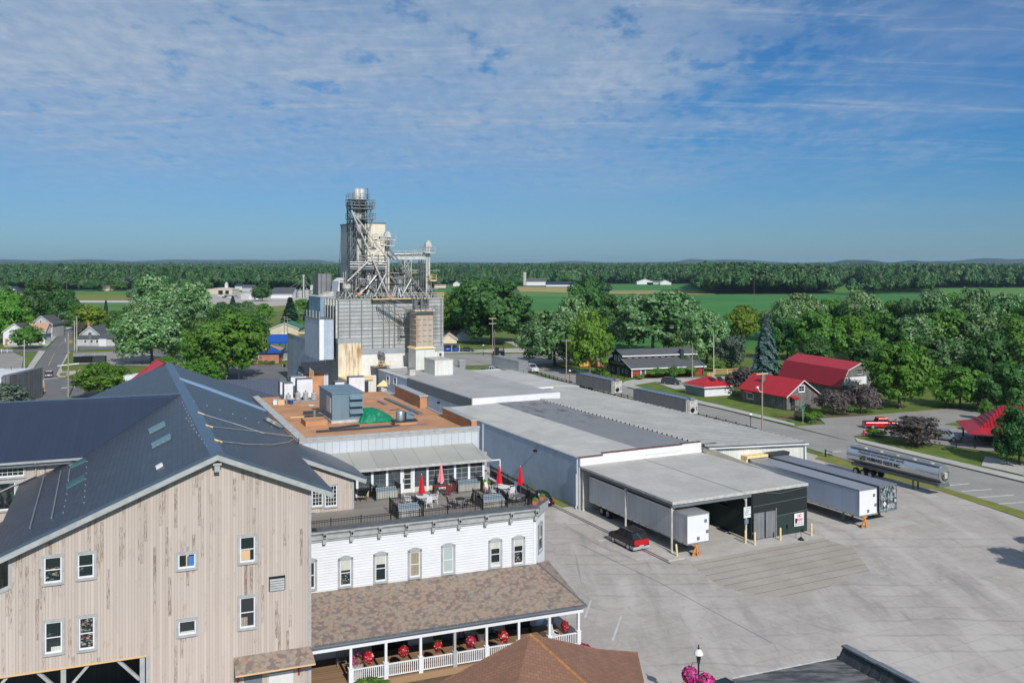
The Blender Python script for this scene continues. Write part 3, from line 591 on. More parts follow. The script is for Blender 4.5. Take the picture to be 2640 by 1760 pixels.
 # ------------------------------------------------------------------ big timber building
tb=froot('timber_building','large cream board building with peeling paint and blue shingle roof at lower left','building',FL)
RX,RZ,SL=-5.73,16.6,.42
def zr(x):return RZ-SL*abs(x-RX)
b=MB(FL)
b.prism([(-17.6,0,4.55),(-9.7,0,4.55),(-9.7,0,-.1),(0,0,-.1),(0,0,zr(0)-.3),(RX,0,RZ-.3),(-16.9,0,zr(-16.9)-.3),(-16.9,0,9.6),(-17.6,0,9.25)],(0,.3,0))
b.prism([(-30,0,4.55),(-17.6,0,4.55),(-17.6,0,9.25),(-30,0,4.9)],(0,.3,0));b.obj('wall',MT['boards'],tb)
b=MB(FL);b.box(-.3,-.02,.3,10.9,0,zr(0)-.3);b.box(-.3,2.6,11.2,11.5,9.0,12.2);b.prism([(2.6,11.2,8.9),(5.5,11.2,8.9),(5.5,11.2,zr(5.5)-.28),(0,11.2,zr(0)-.28),(0,11.2,12.2),(2.6,11.2,12.2)],(0,.3,0));b.box(5.2,5.48,11.5,17.4,8.9,zr(5.5)-.3)
b.box(-16.9,-16.6,.3,18.2,4.5,zr(-16.9)-.3);b.box(-17.2,8.6,52.2,52.5,0,11.2);b.prism([(-17.2,52.2,11.2),(6.6,52.2,11.2),(RX,52.2,RZ-.4)],(0,.3,0));b.obj('side_wall',MT['boards'],tb)
b=MB(FL);b.box(-.14,.035,-.035,.12,-.1,zr(0)-.32);b.box(-9.75,-9.55,-.04,.1,0,4.5);b.box(5.4,5.56,11.14,11.3,9,zr(5.5)-.3);b.obj('corner_board',MT['gtrim'],tb)
def slabx(b,x0,x1,y0,y1,th=.22,fz=zr):
 b.prism([(x0,y0,fz(x0)),(x1,y0,fz(x1)),(x1,y0,fz(x1)-th),(x0,y0,fz(x0)-th)],(0,y1-y0,0))
b=MB(FL);slabx(b,-18.1,RX,-.6,52.9);b.obj('roof',MT['slate'],tb)
b=MB(FL);slabx(b,RX,1.25,-.6,10.8);slabx(b,RX,6.4,10.8,17.5);slabx(b,RX,2.75,17.5,45.);slabx(b,RX,8.5,45.,52.9);b.obj('roof',MT['slate'],tb)
b=MB(FL);b.prism([(RX-.42,-.66,zr(RX-.42)+.02),(RX,-.66,RZ+.07),(RX+.42,-.66,zr(RX+.42)+.02),(RX,-.66,RZ-.02)],(0,53.6,0));b.obj('ridge_cap',MT['slatecap'],tb)
b=MB(FL)
for(xa,xb,yy)in((-18.1,RX,-.64),(RX,1.25,-.64),(1.25,6.4,10.76),(RX,8.5,52.9),(-18.1,RX,52.9)):
 b.prism([(xa,yy,zr(xa)-.16),(xb,yy,zr(xb)-.16),(xb,yy,zr(xb)-.52),(xa,yy,zr(xa)-.52)],(0,.05,0))
b.box(6.4,6.45,10.8,17.5,zr(6.4)-.42,zr(6.4)-.1);b.box(1.25,1.30,-.6,10.76,zr(1.25)-.42,zr(1.25)-.1);b.obj('fascia',MT['gtrim'],tb)
b=MB(FL)
for(xa,xb,yy)in((-18.1,RX,-.68),(RX,1.25,-.68),(1.25,6.4,10.72)):
 b.prism([(xa,yy,zr(xa)+.012),(xb,yy,zr(xb)+.012),(xb,yy,zr(xb)-.15),(xa,yy,zr(xa)-.15)],(0,.08,0))
b.obj('rake_flashing',MT['slatecap'],tb)
b=MB(FL)
for(xa,xb,yy,y1)in((-18.1,RX,-.59,0),(RX,1.25,-.59,0),(1.25,6.4,10.81,11.2)):
 b.prism([(xa,yy,zr(xa)-.30),(xb,yy,zr(xb)-.30),(xb,yy,zr(xb)-.36),(xa,yy,zr(xa)-.36)],(0,y1-yy,0))
b.obj('soffit',MT['gdark'],tb)
b=MB(FL);b.box(RX-.16,RX+.16,-.5,-.003,RZ-1.25,RZ-.85);b.box(RX-.25,RX+.25,-.55,-.06,RZ-.85,RZ-.72);b.obj('bracket',MT['gtrim'],tb)
# left lower roof seen past the gable wall
b=MB(FL);b.prism([(-17.62,.6,10.4),(-24,.6,7.2),(-24,14,7.2),(-17.62,14,10.4)],(0,0,-.15));b.obj('lower_roof',MT['slate'],tb)
b=MB(FL);b.prism([(-17.0,-.06,9.72),(-30,-.06,4.95),(-30,-.06,4.72),(-17.0,-.06,9.45)],(0,.05,0));b.box(-17.02,-16.86,-.05,.02,9.5,11.45);b.obj('trim',MT['gtrim'],tb)
# cross wing with the navy roof
WYR,WZR,WS=27.0,16.46,.345
def zw(y):return WZR-WS*abs(y-WYR)
def wy(b,x0,xfn,y0,y1,th=.2):
 b.prism([(x0,y0,zw(y0)),(xfn(y0),y0,zw(y0)),(xfn(y1),y1,zw(y1)),(x0,y1,zw(y1))],(0,0,-th))
xm=lambda y:RX-(RZ-zw(y))/SL-.04
b=MB(FL);wy(b,-60,xm,17.7,WYR);wy(b,-60,xm,WYR,36.5);b.obj('wing_roof',MT['navy'],tb)
b=MB(FL);b.box(-60,xm(WYR)+.1,WYR-.16,WYR+.16,WZR-.03,WZR+.06);b.obj('wing_ridge',MT['slatecap'],tb)
b=MB(FL);b.prism([(-60,18.2,0),(-13.6,18.2,0),(-13.6,18.2,zw(18.2)-.2),(-60,18.2,zw(18.2)-.2)],(0,.3,0));b.obj('wing_wall',MT['boards'],tb)
b=MB(FL);b.box(-60,-13.5,17.62,17.7,zw(17.7)-.42,zw(17.7)-.04);b.box(-60,-13.5,17.7,18.2,zw(18.2)-.46,zw(18.2)-.4);b.obj('wing_fascia',MT['gdark'],tb)
b=MB(FL);b.box(-60,-13.4,17.44,17.60,zw(17.7)-.16,zw(17.7)-.01);x_=FL.hit(91,1190,y=17.6)[0];zt=zw(17.7)-.2;b.path([(x_,17.5,zt),(x_,18.05,zt-.5),(x_,18.05,zr(x_)+.15),(x_-3.2,18.05,zr(x_-3.2)+.12),(x_-3.25,18.05,zr(x_-3.3)-.6)],.05,6);b.obj('gutter',MT['gtrim'],tb)
hitwin(FL,tb,('f',18.2),-30,1201,68,1234,mull=(5,1),split=False);hitwin(FL,tb,('f',18.2),-14,1238,45,1319,split=False,glass='glass2')
# skylights, snow-guard strips
def onroof(px,py,s):return FL.hit(px,py,sl=(RZ,RX,SL*s))
def skylight(pts,s,mat='skyglass',name='skylight'):
 P=[onroof(px,py,s)for px,py in pts];b=MB(FL);b.prism([(p[0],p[1],p[2]+.14)for p in P],(0,0,-.2));return b.obj(name,MT[mat],tb)
t=NT('skylight_glass');MT['skyglass']=t.fin((.055,.14,.145),.12,0,.9)
skylight([(381,1110),(423,1089),(427,1098),(385,1119)],1);skylight([(389,1147),(438,1121),(441,1131),(392,1156)],1);skylight([(168,1251),(217,1227),(219,1236),(171,1262)],1);skylight([(176,1203),(218,1184),(222,1190),(181,1208)],1)
skylight([(678,1082),(692,1080),(738,1104),(722,1106)],-1)
skylight([(400,1206),(416,1197),(420,1201),(403,1210)],1,'white','roof_patch')
def strip(pts,s,r=.035,mat='steel',name='snow_rail',lift=.06):
 P=[onroof(px,py,s)for px,py in pts];b=MB(FL);b.path([(p[0],p[1],p[2]+lift)for p in P],r,5);return b.obj(name,MT[mat],tb)
strip([(77,1363),(113,1231)],1,.05);strip([(133,1338),(157,1215)],1,.05);strip([(176,1240),(180,1211)],1,.05)
for a,c,n in(((163,1322),(176,1257),5),((217,1296),(224,1189),8),((470,1037),(498,1095),8),((480,1078),(533,1150),9)):
 b=MB(FL)
 for i in range(n):
  q=i/(n-1);p=onroof(a[0]+(c[0]-a[0])*q,a[1]+(c[1]-a[1])*q,1);b.box(p[0]-.035,p[0]+.035,p[1]-.05,p[1]+.05,p[2]-.05,p[2]+.06)
 b.obj('snow_guard',MT['alu'],tb)
b=MB(FL)
for i in range(7):
 for(x0,y0,x1,y1)in((500,1035,700,1100),):
  q=i/6;p=onroof(x0+(x1-x0)*q,y0+(y1-y0)*q,-1);b.box(p[0]-.04,p[0]+.04,p[1]-.05,p[1]+.05,p[2]-.05,p[2]+.07)
b.obj('snow_guard',MT['alu'],tb)
b=MB(FL);P=[onroof(*p,-1)for p in((461,973),(530,996),(600,1022),(704,1062),(700,1065),(600,1028),(530,1002),(463,978))];b.prism([(p[0],p[1],p[2]+.06)for p in P],(0,0,-.1));t=NT('pale_blue_film');MT['film']=t.fin(t.mix(t.noise(3),(.10,.22,.42,1),(.35,.5,.65,1)),.25);b.obj('flashing_film',MT['film'],tb)
strip([(515,1067),(600,1092),(680,1118),(764,1128)],-1,.025,'steelw','safety_line');strip([(536,1100),(640,1111),(720,1120),(764,1128)],-1,.025,'steelw','safety_line');strip([(564,1139),(640,1147),(700,1148),(745,1141),(764,1128)],-1,.025,'steelw','safety_line')
for p_ in((522,1068),(543,1101),(567,1139)):
 p=onroof(*p_,-1);b=MB(FL);b.prism([(p[0]-.35,p[1]-.06,zr(p[0]-.35)+.02),(p[0]+.15,p[1]-.06,zr(p[0]+.15)+.02),(p[0]+.15,p[1]-.06,zr(p[0]+.15)+.10),(p[0]-.35,p[1]-.06,zr(p[0]-.35)+.10)],(0,.12,0));b.obj('roof_anchor',MT['yellowpale'],tb)
 # facade windows
FI=('f',0.)
hitwin(FL,tb,FI,107,1428,166,1507,inside=[('goods',0,.46,.06,.9),('goods',.5,.6,.1,.9)],label='window with toys on the sill')
hitwin(FL,tb,FI,194,1420,249,1494,inside=[('goods',.22,.42,.05,.4)],label='window with a dark interior and small box');hitwin(FL,tb,FI,109,1595,167,1688,inside=[('curtain',.02,.2,.35,.95),('goods',.55,.7,.15,.55)],label='lower window with white boxes')
hitwin(FL,tb,FI,197,1583,250,1678,inside=[('goods',.05,.48,.1,.9),('goods',.55,.95,.1,.9)],label='lower window with red goods')
t=NT('blue_poster');MT['bluebox']=t.fin((.05,.16,.42),.5)
hitwin(FL,tb,FI,453,1420,510,1469,split=False,inside=[('lumber',.05,.9,.45,.6),('bluebox',.05,.8,.52,.92)],label='small window with a blue picture');hitwin(FL,tb,FI,454,1592,511,1640,split=False,inside=[('curtain',.02,.25,.1,.9)],label='small empty window')
hitwin(FL,tb,FI,612,1376,663,1453,inside=[('lumber',.08,.46,.04,.68)],label='window with a box behind the lower pane');hitwin(FL,tb,FI,612,1532,663,1622,inside=[('drape',.02,.35,.05,.5)],label='window with an open stair behind')
hitwin(FL,tb,('f',11.2),800,1247,835,1308,mull=(2,4),split=False,tw=.1,glass='glass2');hitwin(FL,tb,('f',11.2),834,1247,872,1308,mull=(3,4),split=False,tw=.1,glass='glass2')
b=MB(FL);a=FL.hit(695,1500,y=0);c=FL.hit(733,1500,y=0);zt,zb=FL.hit(714,1488,y=0)[2],FL.hit(714,1519,y=0)[2]
for i in range(5):z=zb+(zt-zb)*i/5;b.hexa([(a[0],-.14,z+.0),(c[0],-.14,z+.0),(c[0],-.12,z-.01),(a[0],-.12,z-.01),(a[0],-.05,z+.10),(c[0],-.05,z+.10),(c[0],-.038,z+.09),(a[0],-.038,z+.09)])
b.obj('louvre',MT['gtrim'],tb)
b=MB(FL);b.box(a[0]-.05,c[0]+.05,-.035,-.002,zb-.05,zt+.1);b.obj('louvre_back',MT['black'],tb)
# carport bay: dark interior, posts, braces
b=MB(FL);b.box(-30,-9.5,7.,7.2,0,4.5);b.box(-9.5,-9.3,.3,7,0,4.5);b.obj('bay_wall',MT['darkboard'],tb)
b=MB(FL)
for x in(-9.95,-14.2,-18.4):b.box(x-.14,x+.14,.05,.33,0,4.5)
for x,s in((-10.1,-1),(-14.35,-1),(-14.05,1),(-18.25,1)):b.bar((x,.2,3.1),(x+s*1.25,.2,4.5),.16)
b.obj('bay_post',MT['gtrim'],tb)
b=MB(FL);b.box(-30,-9.7,-.03,.003,4.47,4.58);b.obj('bay_drip_edge',MT['lumber'],tb)
# small scalloped door canopy
cn=b=MB(FL);xa=FL.hit(602,1690,y=0)[0];b.prism([(xa,0,3.62),(.0,0,3.62),(.1,-1.0,2.92),(xa-.0,-1.0,2.92)],(0,0,-.08));b.obj('door_canopy',MT['scallop'],tb)
b=MB(FL);b.box(xa,.1,-1.03,-.98,2.80,2.90);b.obj('canopy_edge',MT['lumber'],tb)
for x in(xa+.25,-.75):b=MB(FL);b.bar((x,-.06,2.1),(x,-.8,2.78),.10);b.box(x-.05,x+.05,-.1,-.003,1.9,2.8);b.obj('canopy_bracket',MT['woodred'],tb)
b=MB(FL);b.box(-2.6,-1.1,-.05,-.003,.1,2.25);d=b.obj('door',MT['offwhite'],tb);b=MB(FL);b.box(-2.5,-2.42,-.12,-.05,1.0,1.12);b.obj('handle',MT['black'],d)
b=MB(FL);b.box(-4.1,-3.0,-.04,-.003,.6,2.3);b.obj('door',MT['gdark'],tb)
# navy rear wing on the right
b=MB(FL);P=[FL.hit(*p,z=z)for p,z in(((560,979),13.2),((722,975),13.2),((727,1024),10.9),((640,1027),10.9))]
b.prism([P[0],P[1],P[2],P[3]],(0,0,-.2));q0,q1=P[1],P[2];b.obj('rear_roof',MT['navy'],tb)
b=MB(FL);b.box(7.2,P[2][0]-.4,P[2][1]+.4,P[2][1]+.6,0,10.6);b.box(P[2][0]-.6,P[2][0]-.4,P[2][1]+.6,P[1][1],0,10.6);b.obj('rear_wall',MT['boards'],tb)
b=MB(FL);b.box(4.5,P[2][0],P[2][1]-.03,P[2][1]+.02,10.55,10.85);b.obj('rear_fascia',MT['gtrim'],tb)
# ------------------------------------------------------------------ white clapboard inn with porch
inn=froot('white_inn','white clapboard two storey house with grey cornice and scalloped slate porch roof','building',FL)
YW=4.72;XC=17.87;YC2=6.6;XC2=19.5;DZ=9.0
b=MB(FL);b.box(.05,XC,YW,YW+.3,4.9,8.85);b.obj('wall',MT['clapwhite'],inn)
b=MB(FL);b.box(.05,XC,YW,YW+.3,.5,4.9);b.obj('porch_wall',MT['clapwhite'],inn)
b=MB(FL);b.prism([(XC,YW,0),(XC2,YC2,0),(XC2-.2,YC2+.2,0),(XC-.2,YW+.28,0)],(0,0,8.85));b.box(XC2-.3,XC2,YC2+.1,17.4,0,8.85);b.obj('corner_wall',MT['white'],inn)
b=MB(FL);b.box(XC-.22,XC+.02,YW-.03,YW-.003,.5,8.8);b.obj('corner_board',MT['white'],inn)
# cornice
def cornice(b,P0,P1,z,prof):
 """profile rectangles (out0, out1, z0, z1) swept along an edge"""
 dx,dy=P1[0]-P0[0],P1[1]-P0[1];L=math.hypot(dx,dy);nx,ny=dy/L,-dx/L
 for o0,o1,z0,z1 in prof:
  b.hexa([(P0[0]+nx*o0,P0[1]+ny*o0,z+z0),(P1[0]+nx*o0,P1[1]+ny*o0,z+z0),(P1[0]+nx*o1,P1[1]+ny*o1,z+z0),(P0[0]+nx*o1,P0[1]+ny*o1,z+z0),(P0[0]+nx*o0,P0[1]+ny*o0,z+z1),(P1[0]+nx*o0,P1[1]+ny*o0,z+z1),(P1[0]+nx*o1,P1[1]+ny*o1,z+z1),(P0[0]+nx*o1,P0[1]+ny*o1,z+z1)])
prof=[(0,.10,-.05,.12),(0,.20,.123,.48),(0,.27,.483,.60),(0,.40,.603,.74)]
b=MB(FL);cornice(b,(.05,YW),(XC,YW),8.8,prof);b.obj('cornice',MT['gtrim'],inn)
b=MB(FL);cornice(b,(XC+.05,YW-.1),(XC2+.1,YC2),8.8,prof[:2]+[(0,.27,.483,.75)]);cornice(b,(XC2,YC2),(XC2,17.4),8.8,prof);b.obj('cornice',MT['gtrim'],inn)
b=MB(FL);b.box(.05,XC+.2,YW-.42,YW+.55,9.545,9.60);b.prism([(XC-.1,YW-.3,9.55),(XC2+.3,YC2-.2,9.55),(XC2+.3,YC2+.6,9.55),(XC-.3,YW+.55,9.55)],(0,0,.07));b.obj('cornice_cap',MT['steeld'],inn)
for i,px in enumerate((836,906,978,1047,1117,1184,1252,1317,1381)):
 x=FL.hit(px,1370,y=YW-.2)[0];b=MB(FL);b.box(x-.09,x+.09,YW-.46,YW-.003,9.05,9.40);b.box(x-.12,x+.12,YW-.30,YW-.003,8.62,9.05);b.box(x-.15,x+.15,YW-.50,YW-.1,9.40,9.52);br=b.obj('bracket',MT['gtrim'],inn)
 b=MB(FL);b.prism([(x-.09,YW-.475,9.22),(x,YW-.475,9.10),(x+.09,YW-.475,9.22),(x,YW-.475,9.36)],(0,.012,0));b.obj('lozenge',MT['black'],br)
F2=('f',YW)
hitwin(FL,inn,F2,780,1443,817,1522,arch=True);
hitwin(FL,inn,F2,871,1437,910,1514,arch=True,inside=[('curtain',.60,.98,.06,.94),('goods',.04,.45,.1,.9)],label='window with a lace curtain and goods below')
hitwin(FL,inn,F2,962,1426,1000,1502,arch=True,inside=[('curtain',.66,.98,.06,.94)],label='window with a half lace curtain')
hitwin(FL,inn,F2,1051,1416,1087,1491,arch=True,inside=[('drape',.02,.98,.04,.96)],label='window with drawn tan drapes')
t=NT('pale_green_blind');MT['blind']=t.fin((.36,.43,.40),.7)
hitwin(FL,inn,F2,1137,1404,1173,1480,arch=True,inside=[('blind',.02,.98,.05,.95)],label='window with a pale green blind')
hitwin(FL,inn,F2,1259,1391,1294,1464,arch=True,inside=[('curtain',.72,.98,.06,.94),('curtain',.05,.18,.1,.9)],label='window with a lace valance and a white bed')
hitwin(FL,inn,F2,1319,1384,1353,1457,arch=True,inside=[('curtain',.72,.98,.06,.94),('goods',.04,.48,.06,.94)],label='window with goods behind a valance')
# arched window on the chamfered corner
cf=Frame(FL.Wd(XC,YW)[:2],tuple(Vector((FL.Wd(XC2,YC2)[0]-FL.Wd(XC,YW)[0],FL.Wd(XC2,YC2)[1]-FL.Wd(XC,YW)[1])).normalized()),FL.ay)
cfr=bpy.data.objects.new('corner_bay',None);COL.objects.link(cfr);cfr.parent=inn
v_=FL.P(XC,YW,0);cfr.location=v_;cfr.rotation_euler=(0,0,cf.ang-FL.ang)
window(cf,cfr,('f',-.015),.6,1.75,5.75,8.0,arch=True,inside=[('curtain',.5,.98,.2,.6)])
# porch
def zp(y):return 3.42+(y-.2)*(5.25-3.42)/(YW-.2)
b=MB(FL);b.prism([(.06,.2,zp(.2)),(19.62,.2,zp(.2)),(XC+.05,YW,zp(YW)),(.06,YW,zp(YW))],(0,0,-.14));b.prism([(19.62,.2,zp(.2)),(XC+.05,YW,zp(YW)),(XC2+.3,YC2,zp(YW)-.55)],(0,0,-.14));b.obj('porch_roof',MT['scallop'],inn)
b=MB(FL);b.box(.06,19.7,.08,.2,3.30,3.42);b.bar((19.7,.2,3.42),(XC+.1,YW,5.27),.09);b.obj('gutter',MT['gdark'],inn)
b=MB(FL)
x=.3
while x<19.5:b.box(x,x+.38,.10,.16,3.43,3.52);x+=.46
b.obj('ice_guard',MT['steeld'],inn)
b=MB(FL);b.box(.06,19.55,.40,.62,2.86,3.14);b.box(19.35,19.55,.62,4.6,2.86,3.14);b.obj('porch_beam',MT['white'],inn)
b=MB(FL);b.box(-.02,19.7,.3,YW,.0,.48);b.box(.0,3.,-.6,.3,0,.47);b.obj('porch_floor',MT['porchfloor'],inn)
b=MB(FL);b.box(.1,19.5,.62,YW,3.16,3.22);b.obj('porch_ceiling',MT['gdark'],inn)
PX=[]
for px in(904,994.5,1084,1172,1254,1337,1416,1491):
 PX.append(FL.hit(px,1640,y=.5)[0])
for i,x in enumerate(PX):
 b=MB(FL);b.box(x-.085,x+.085,.42,.59,.48,2.86);m='white'
 b.box(x-.14,x+.14,.36,.65,.48,1.5);b.box(x-.17,x+.17,.33,.68,1.5,1.56);b.obj('porch_post',MT['gtrim' if i==3 else 'white'],inn)
for i in range(len(PX)-1):
 if i==6-1:continue
 b=MB(FL);x0,x1=PX[i]+.14,PX[i+1]-.14;b.box(x0,x1,.45,.55,1.36,1.43);b.box(x0,x1,.46,.54,.60,.66);n=int((x1-x0)/.135)
 for k in range(n):xx=x0+(k+.5)*(x1-x0)/n;b.box(xx-.028,xx+.028,.475,.525,.66,1.36)
 b.obj('railing',MT['white'],inn)
b=MB(FL);b.box(PX[-1]-.05,PX[-1]+.05,.65,4.5,1.36,1.43);b.box(PX[-1]-.04,PX[-1]+.04,.65,4.5,.60,.66)
for k in range(28):yy=.75+k*.135;b.box(PX[-1]-.025,PX[-1]+.025,yy-.028,yy+.028,.66,1.36)
b.obj('railing',MT['white'],inn);b=MB(FL);b.box(PX[-1]-.085,PX[-1]+.085,4.5,4.67,.48,2.86);b.obj('porch_post',MT['gtrim'],inn)
for(x,w)in((3.2,1.2),(8.2,1.5),(12.6,1.0)):window(FL,inn,('f',YW),x,x+w,1.3,2.7)
b=MB(FL);b.box(10.3,11.4,YW-.04,YW-.003,.5,2.6);b.obj('door',MT['gdark'],inn)
# deck floor over the inn
b=MB(FL);b.prism([(.05,YW+.3,DZ-.25),(XC-.2,YW+.3,DZ-.25),(XC2-.15,YC2+.25,DZ-.25),(XC2-.15,14.5,DZ-.25),(5.55,14.5,DZ-.25),(5.55,11.1,DZ-.25),(.05,11.1,DZ-.25)],(0,0,.25));b.obj('deck',MT['deck'],inn)
# hanging flower baskets on the porch
bk=root('flower_basket','round basket of red and white blooms hanging beside the leftmost porch post','flower basket',(0,0,0),0,'hanging flower baskets along the porch')
def petals(b,c,r,n,seed,s=.07,flat=1.):
 rg=random.Random(seed)
 for i in range(n):
  u=rg.uniform(-1,1);t_=rg.uniform(0,6.283);q=math.sqrt(1-u*u);rr=r*rg.uniform(.82,1.05);n_=Vector((q*math.cos(t_),q*math.sin(t_),u*flat));p=Vector(c)+n_*rr
  nn=(n_+Vector((rg.uniform(-.5,.5),rg.uniform(-.5,.5),rg.uniform(-.5,.5)))).normalized();a=nn.orthogonal().normalized()*s;d=nn.cross(a).normalized()*s
  i0=len(b.v);b.v+=[tuple(p-a-d),tuple(p+a-d),tuple(p+a+d),tuple(p-a+d)];b.f.append((i0,i0+1,i0+2,i0+3));b.m.append(b.mi)
b=MB();petals(b,(0,0,0),.34,420,1,.055);petals(b,(.06,0,-.22),.24,120,2,.05);b.obj('blooms',MT['redflower'],bk)
b=MB();b.blob((0,0,-.02),.29,.29,.31,2,10,6,.12);b.obj('foliage',MT['leafmid'],bk)
b=MB();b.tube((0,0,.3),(0,0,1.05),.012,4);b.lathe((0,0,-.36),[(.1,0),(.2,.12),(.24,.2)],10);b.obj('hanger',MT['iron'],bk)
CH[bk.name]=[o for o in bpy.data.objects if o.parent==bk]
bl=['round basket of red and white blooms hanging beside the leftmost porch post','hanging basket of red blooms in the second porch bay','hanging basket of pink-red blooms in the third porch bay','hanging basket with many white blooms just right of the grey porch post','hanging basket of red blooms above the peak of the brown shingle roof, left side','hanging basket of deep red blooms at the right end of the porch']
bpx=[(950,1692),(1040,1677),(1129,1663),(1214,1652),(1298,1638),(1457,1613)]
for i,(px,py)in enumerate(bpx):
 y_=.75 if i<5 else 1.2;p=FL.hit(px,py,y=y_);w=FL.Wd(*p)
 if i==0:bk.location=w
 else:tdup(bk,w,i*1.3,bl[i],scale=(1+.12*math.sin(i*2.3),1+.1*math.cos(i*1.7),1+.14*math.sin(i*3.1)))
 # porch furniture: benches and rocking chairs in the shade
def rocker(f,x,y,z,label,m='black',rot=0,group='rocking chairs on the porch'):
 w=f.Wd(x,y,z);r=root('rocking_chair',label,'rocking chair',w,f.ang+rot,group)
 b=MB();b.box(-.28,.28,-.28,.25,.40,.45);b.obj('seat',MT[m],r)
 b=MB()
 for i in range(5):xx=-.24+i*.12;b.hexa([(xx-.03,.24,.45),(xx+.03,.24,.45),(xx+.03,.27,.45),(xx-.03,.27,.45),(xx-.03,.44,1.15),(xx+.03,.44,1.15),(xx+.03,.47,1.15),(xx-.03,.47,1.15)])
 b.box(-.3,.3,.42,.48,1.12,1.2);b.obj('backrest',MT[m],r)
 for s in(-1,1):
  b=MB();b.box(s*.3-.02,s*.3+.02,-.28,.3,.62,.66);b.tube((s*.28,-.24,.08),(s*.28,-.24,.64),.02,5);b.tube((s*.28,.24,.06),(s*.28,.26,.64),.02,5);b.obj('arm',MT[m],r)
  b=MB();b.path([(s*.28,-.45,.1),(s*.28,-.2,.03),(s*.28,.15,.03),(s*.28,.55,.14)],.022,5);b.obj('rocker',MT[m],r)
 return r
for i,(px,lab,m)in enumerate(((880,'grey slatted rocking chair at the far left end of the porch','gtrim'),(930,'grey rocking chair behind the first hanging basket on the porch','gtrim'),(1195,'dark rocking chair against the porch wall behind the white-flecked basket','black'),(1270,'dark rocking chair against the wall left of the long porch bench','black'),(1430,'white rocking chair at the right end of the porch by the railing','white'))):
 p=FL.hit(px,1660,y=3.4 if i<4 else 1.7);rocker(FL,p[0],3.4 if i<4 else 1.7,.48,lab,m,R(8*i))
def bench(f,x,y,z,label,L=1.8,m='black'):
 r=root('bench',label,'bench',f.Wd(x,y,z),f.ang,'benches on the porch');b=MB();b.box(0,L,-.25,.2,.42,.47);b.obj('seat',MT[m],r);b=MB();b.hexa([(0,.2,.47),(L,.2,.47),(L,.24,.47),(0,.24,.47),(0,.30,.95),(L,.30,.95),(L,.34,.95),(0,.34,.95)]);b.obj('backrest',MT[m],r)
 for xx in(.05,L-.1):b=MB();b.box(xx,xx+.06,-.24,.24,0,.42);b.obj('leg',MT[m],r)
bench(FL,FL.hit(960,1660,y=3.9)[0],3.9,.48,'long dark bench under the porch behind the second basket',2.6);bench(FL,FL.hit(1305,1610,y=3.9)[0],3.9,.48,'long dark bench against the wall near the right end of the porch',2.0)
def pot(f,p,label,r0=.3,h=.55,mat='concrete',fl='redflower',n=180,grp='flower pots on the porch'):
 r=root('flower_pot',label,'flower pot',f.Wd(*p),0,grp);b=MB();b.lathe((0,0,0),[(r0*.75,0),(r0,h*.9),(r0*1.08,h),(r0*.9,h)],12);b.obj('pot',MT[mat],r);b=MB();petals(b,(0,0,h+.18),r0*1.05,n,5,.055);b.obj('blooms',MT[fl],r)
 b=MB();b.blob((0,0,h+.14),r0*.8,r0*.8,.22,4);b.obj('foliage',MT['leafmid'],r)
pot(FL,(FL.hit(920,1700,y=1.3)[0],1.3,.48),'large pale planter with pink flowers on the porch by the leftmost post',.45,.95,'concrete','pinkflower',120);pot(FL,(FL.hit(1128,1640,y=4.)[0],4.,.48),'white pot with a dark plant behind the third basket',.3,.5,'white','leafdark');pot(FL,(FL.hit(1240,1635,y=3.9)[0],3.9,.48),'white pot with a leafy plant by the porch wall behind the fifth post',.32,.55,'white','leafdark')
# garden strip in front of the porch
sheet('flower_bed',[FL.Wd(*p)[:2]for p in((2.5,-.5),(19.5,-.5),(19.5,.25),(2.5,.25))],.07,'mulch',True);sheet('sidewalk',[FL.Wd(*p)[:2]for p in((-2,-1.9),(20.5,-1.9),(20.5,-.6),(-2,-.6))],.06,'conclight',True)
# ------------------------------------------------------------------ metal-clad building behind the deck
dbd=froot('metal_building','flat roofed building with pale grey panels and orange roof deck behind the terrace','building',FL)
MX0,MX1,MY0,MY1=2.75,18.4,17.5,45.
b=MB(FL);b.box(MX0,MX1,MY0,MY0+.25,8.7,13.38);b.obj('wall',MT['metalgrey'],dbd)
b=MB(FL);b.box(MX1-.25,MX1,MY0+.25,MY1,0,13.0);b.obj('side_wall',MT['metalgrey'],dbd)
b=MB(FL);b.box(MX0-.3,MX1-.25,MY0+.25,MY1,12.9,13.12);b.obj('roof_deck',MT['osb'],dbd)
b=MB(FL);b.box(MX0-.2,MX1+.06,MY0-.06,MY0+.32,13.38,13.56);b.box(MX0-.2,MX1+.03,MY0-.03,MY0,13.12,13.36);b.obj('front_coping',MT['gtrim'],dbd)
b=MB(FL);b.prism([(MX0-.1,MY0+.3,13.13),(MX0+.55,MY0+.3,13.22),(MX0+.45,MY1,13.22),(MX0-.2,MY1,13.13)],(0,0,.16));b.obj('left_coping',MT['steelw'],dbd)
b=MB(FL);b.box(MX1-.6,MX1-.1,MY0+.3,MY0+8.0,13.12,14.0);b.obj('parapet',MT['osb'],dbd);b=MB(FL);b.box(MX1-.68,MX1+.04,MY0+.32,MY0+8.1,14.0,14.1);b.obj('parapet_cap',MT['gtrim'],dbd)
b=MB(FL);b.box(MX1-.25,MX1-.02,MY0+8.1,MY0+14.,13.0,13.2);b.obj('low_curb',MT['gtrim'],dbd)
b=MB(FL);b.box(MX1-.9,MX1-.15,MY0+14,MY0+23,13.12,14.3);b.obj('parapet',MT['osb'],dbd);b=MB(FL);b.box(MX1-1.0,MX1-.05,MY0+13.9,MY0+23,14.3,14.45);b.obj('parapet_cap',MT['gtrim'],dbd)
b=MB(FL);b.box(MX1-1.1,MX1-.55,MY0+15,MY1-.1,12.95,13.13);b.obj('gravel_stop',MT['gtrim'],dbd)
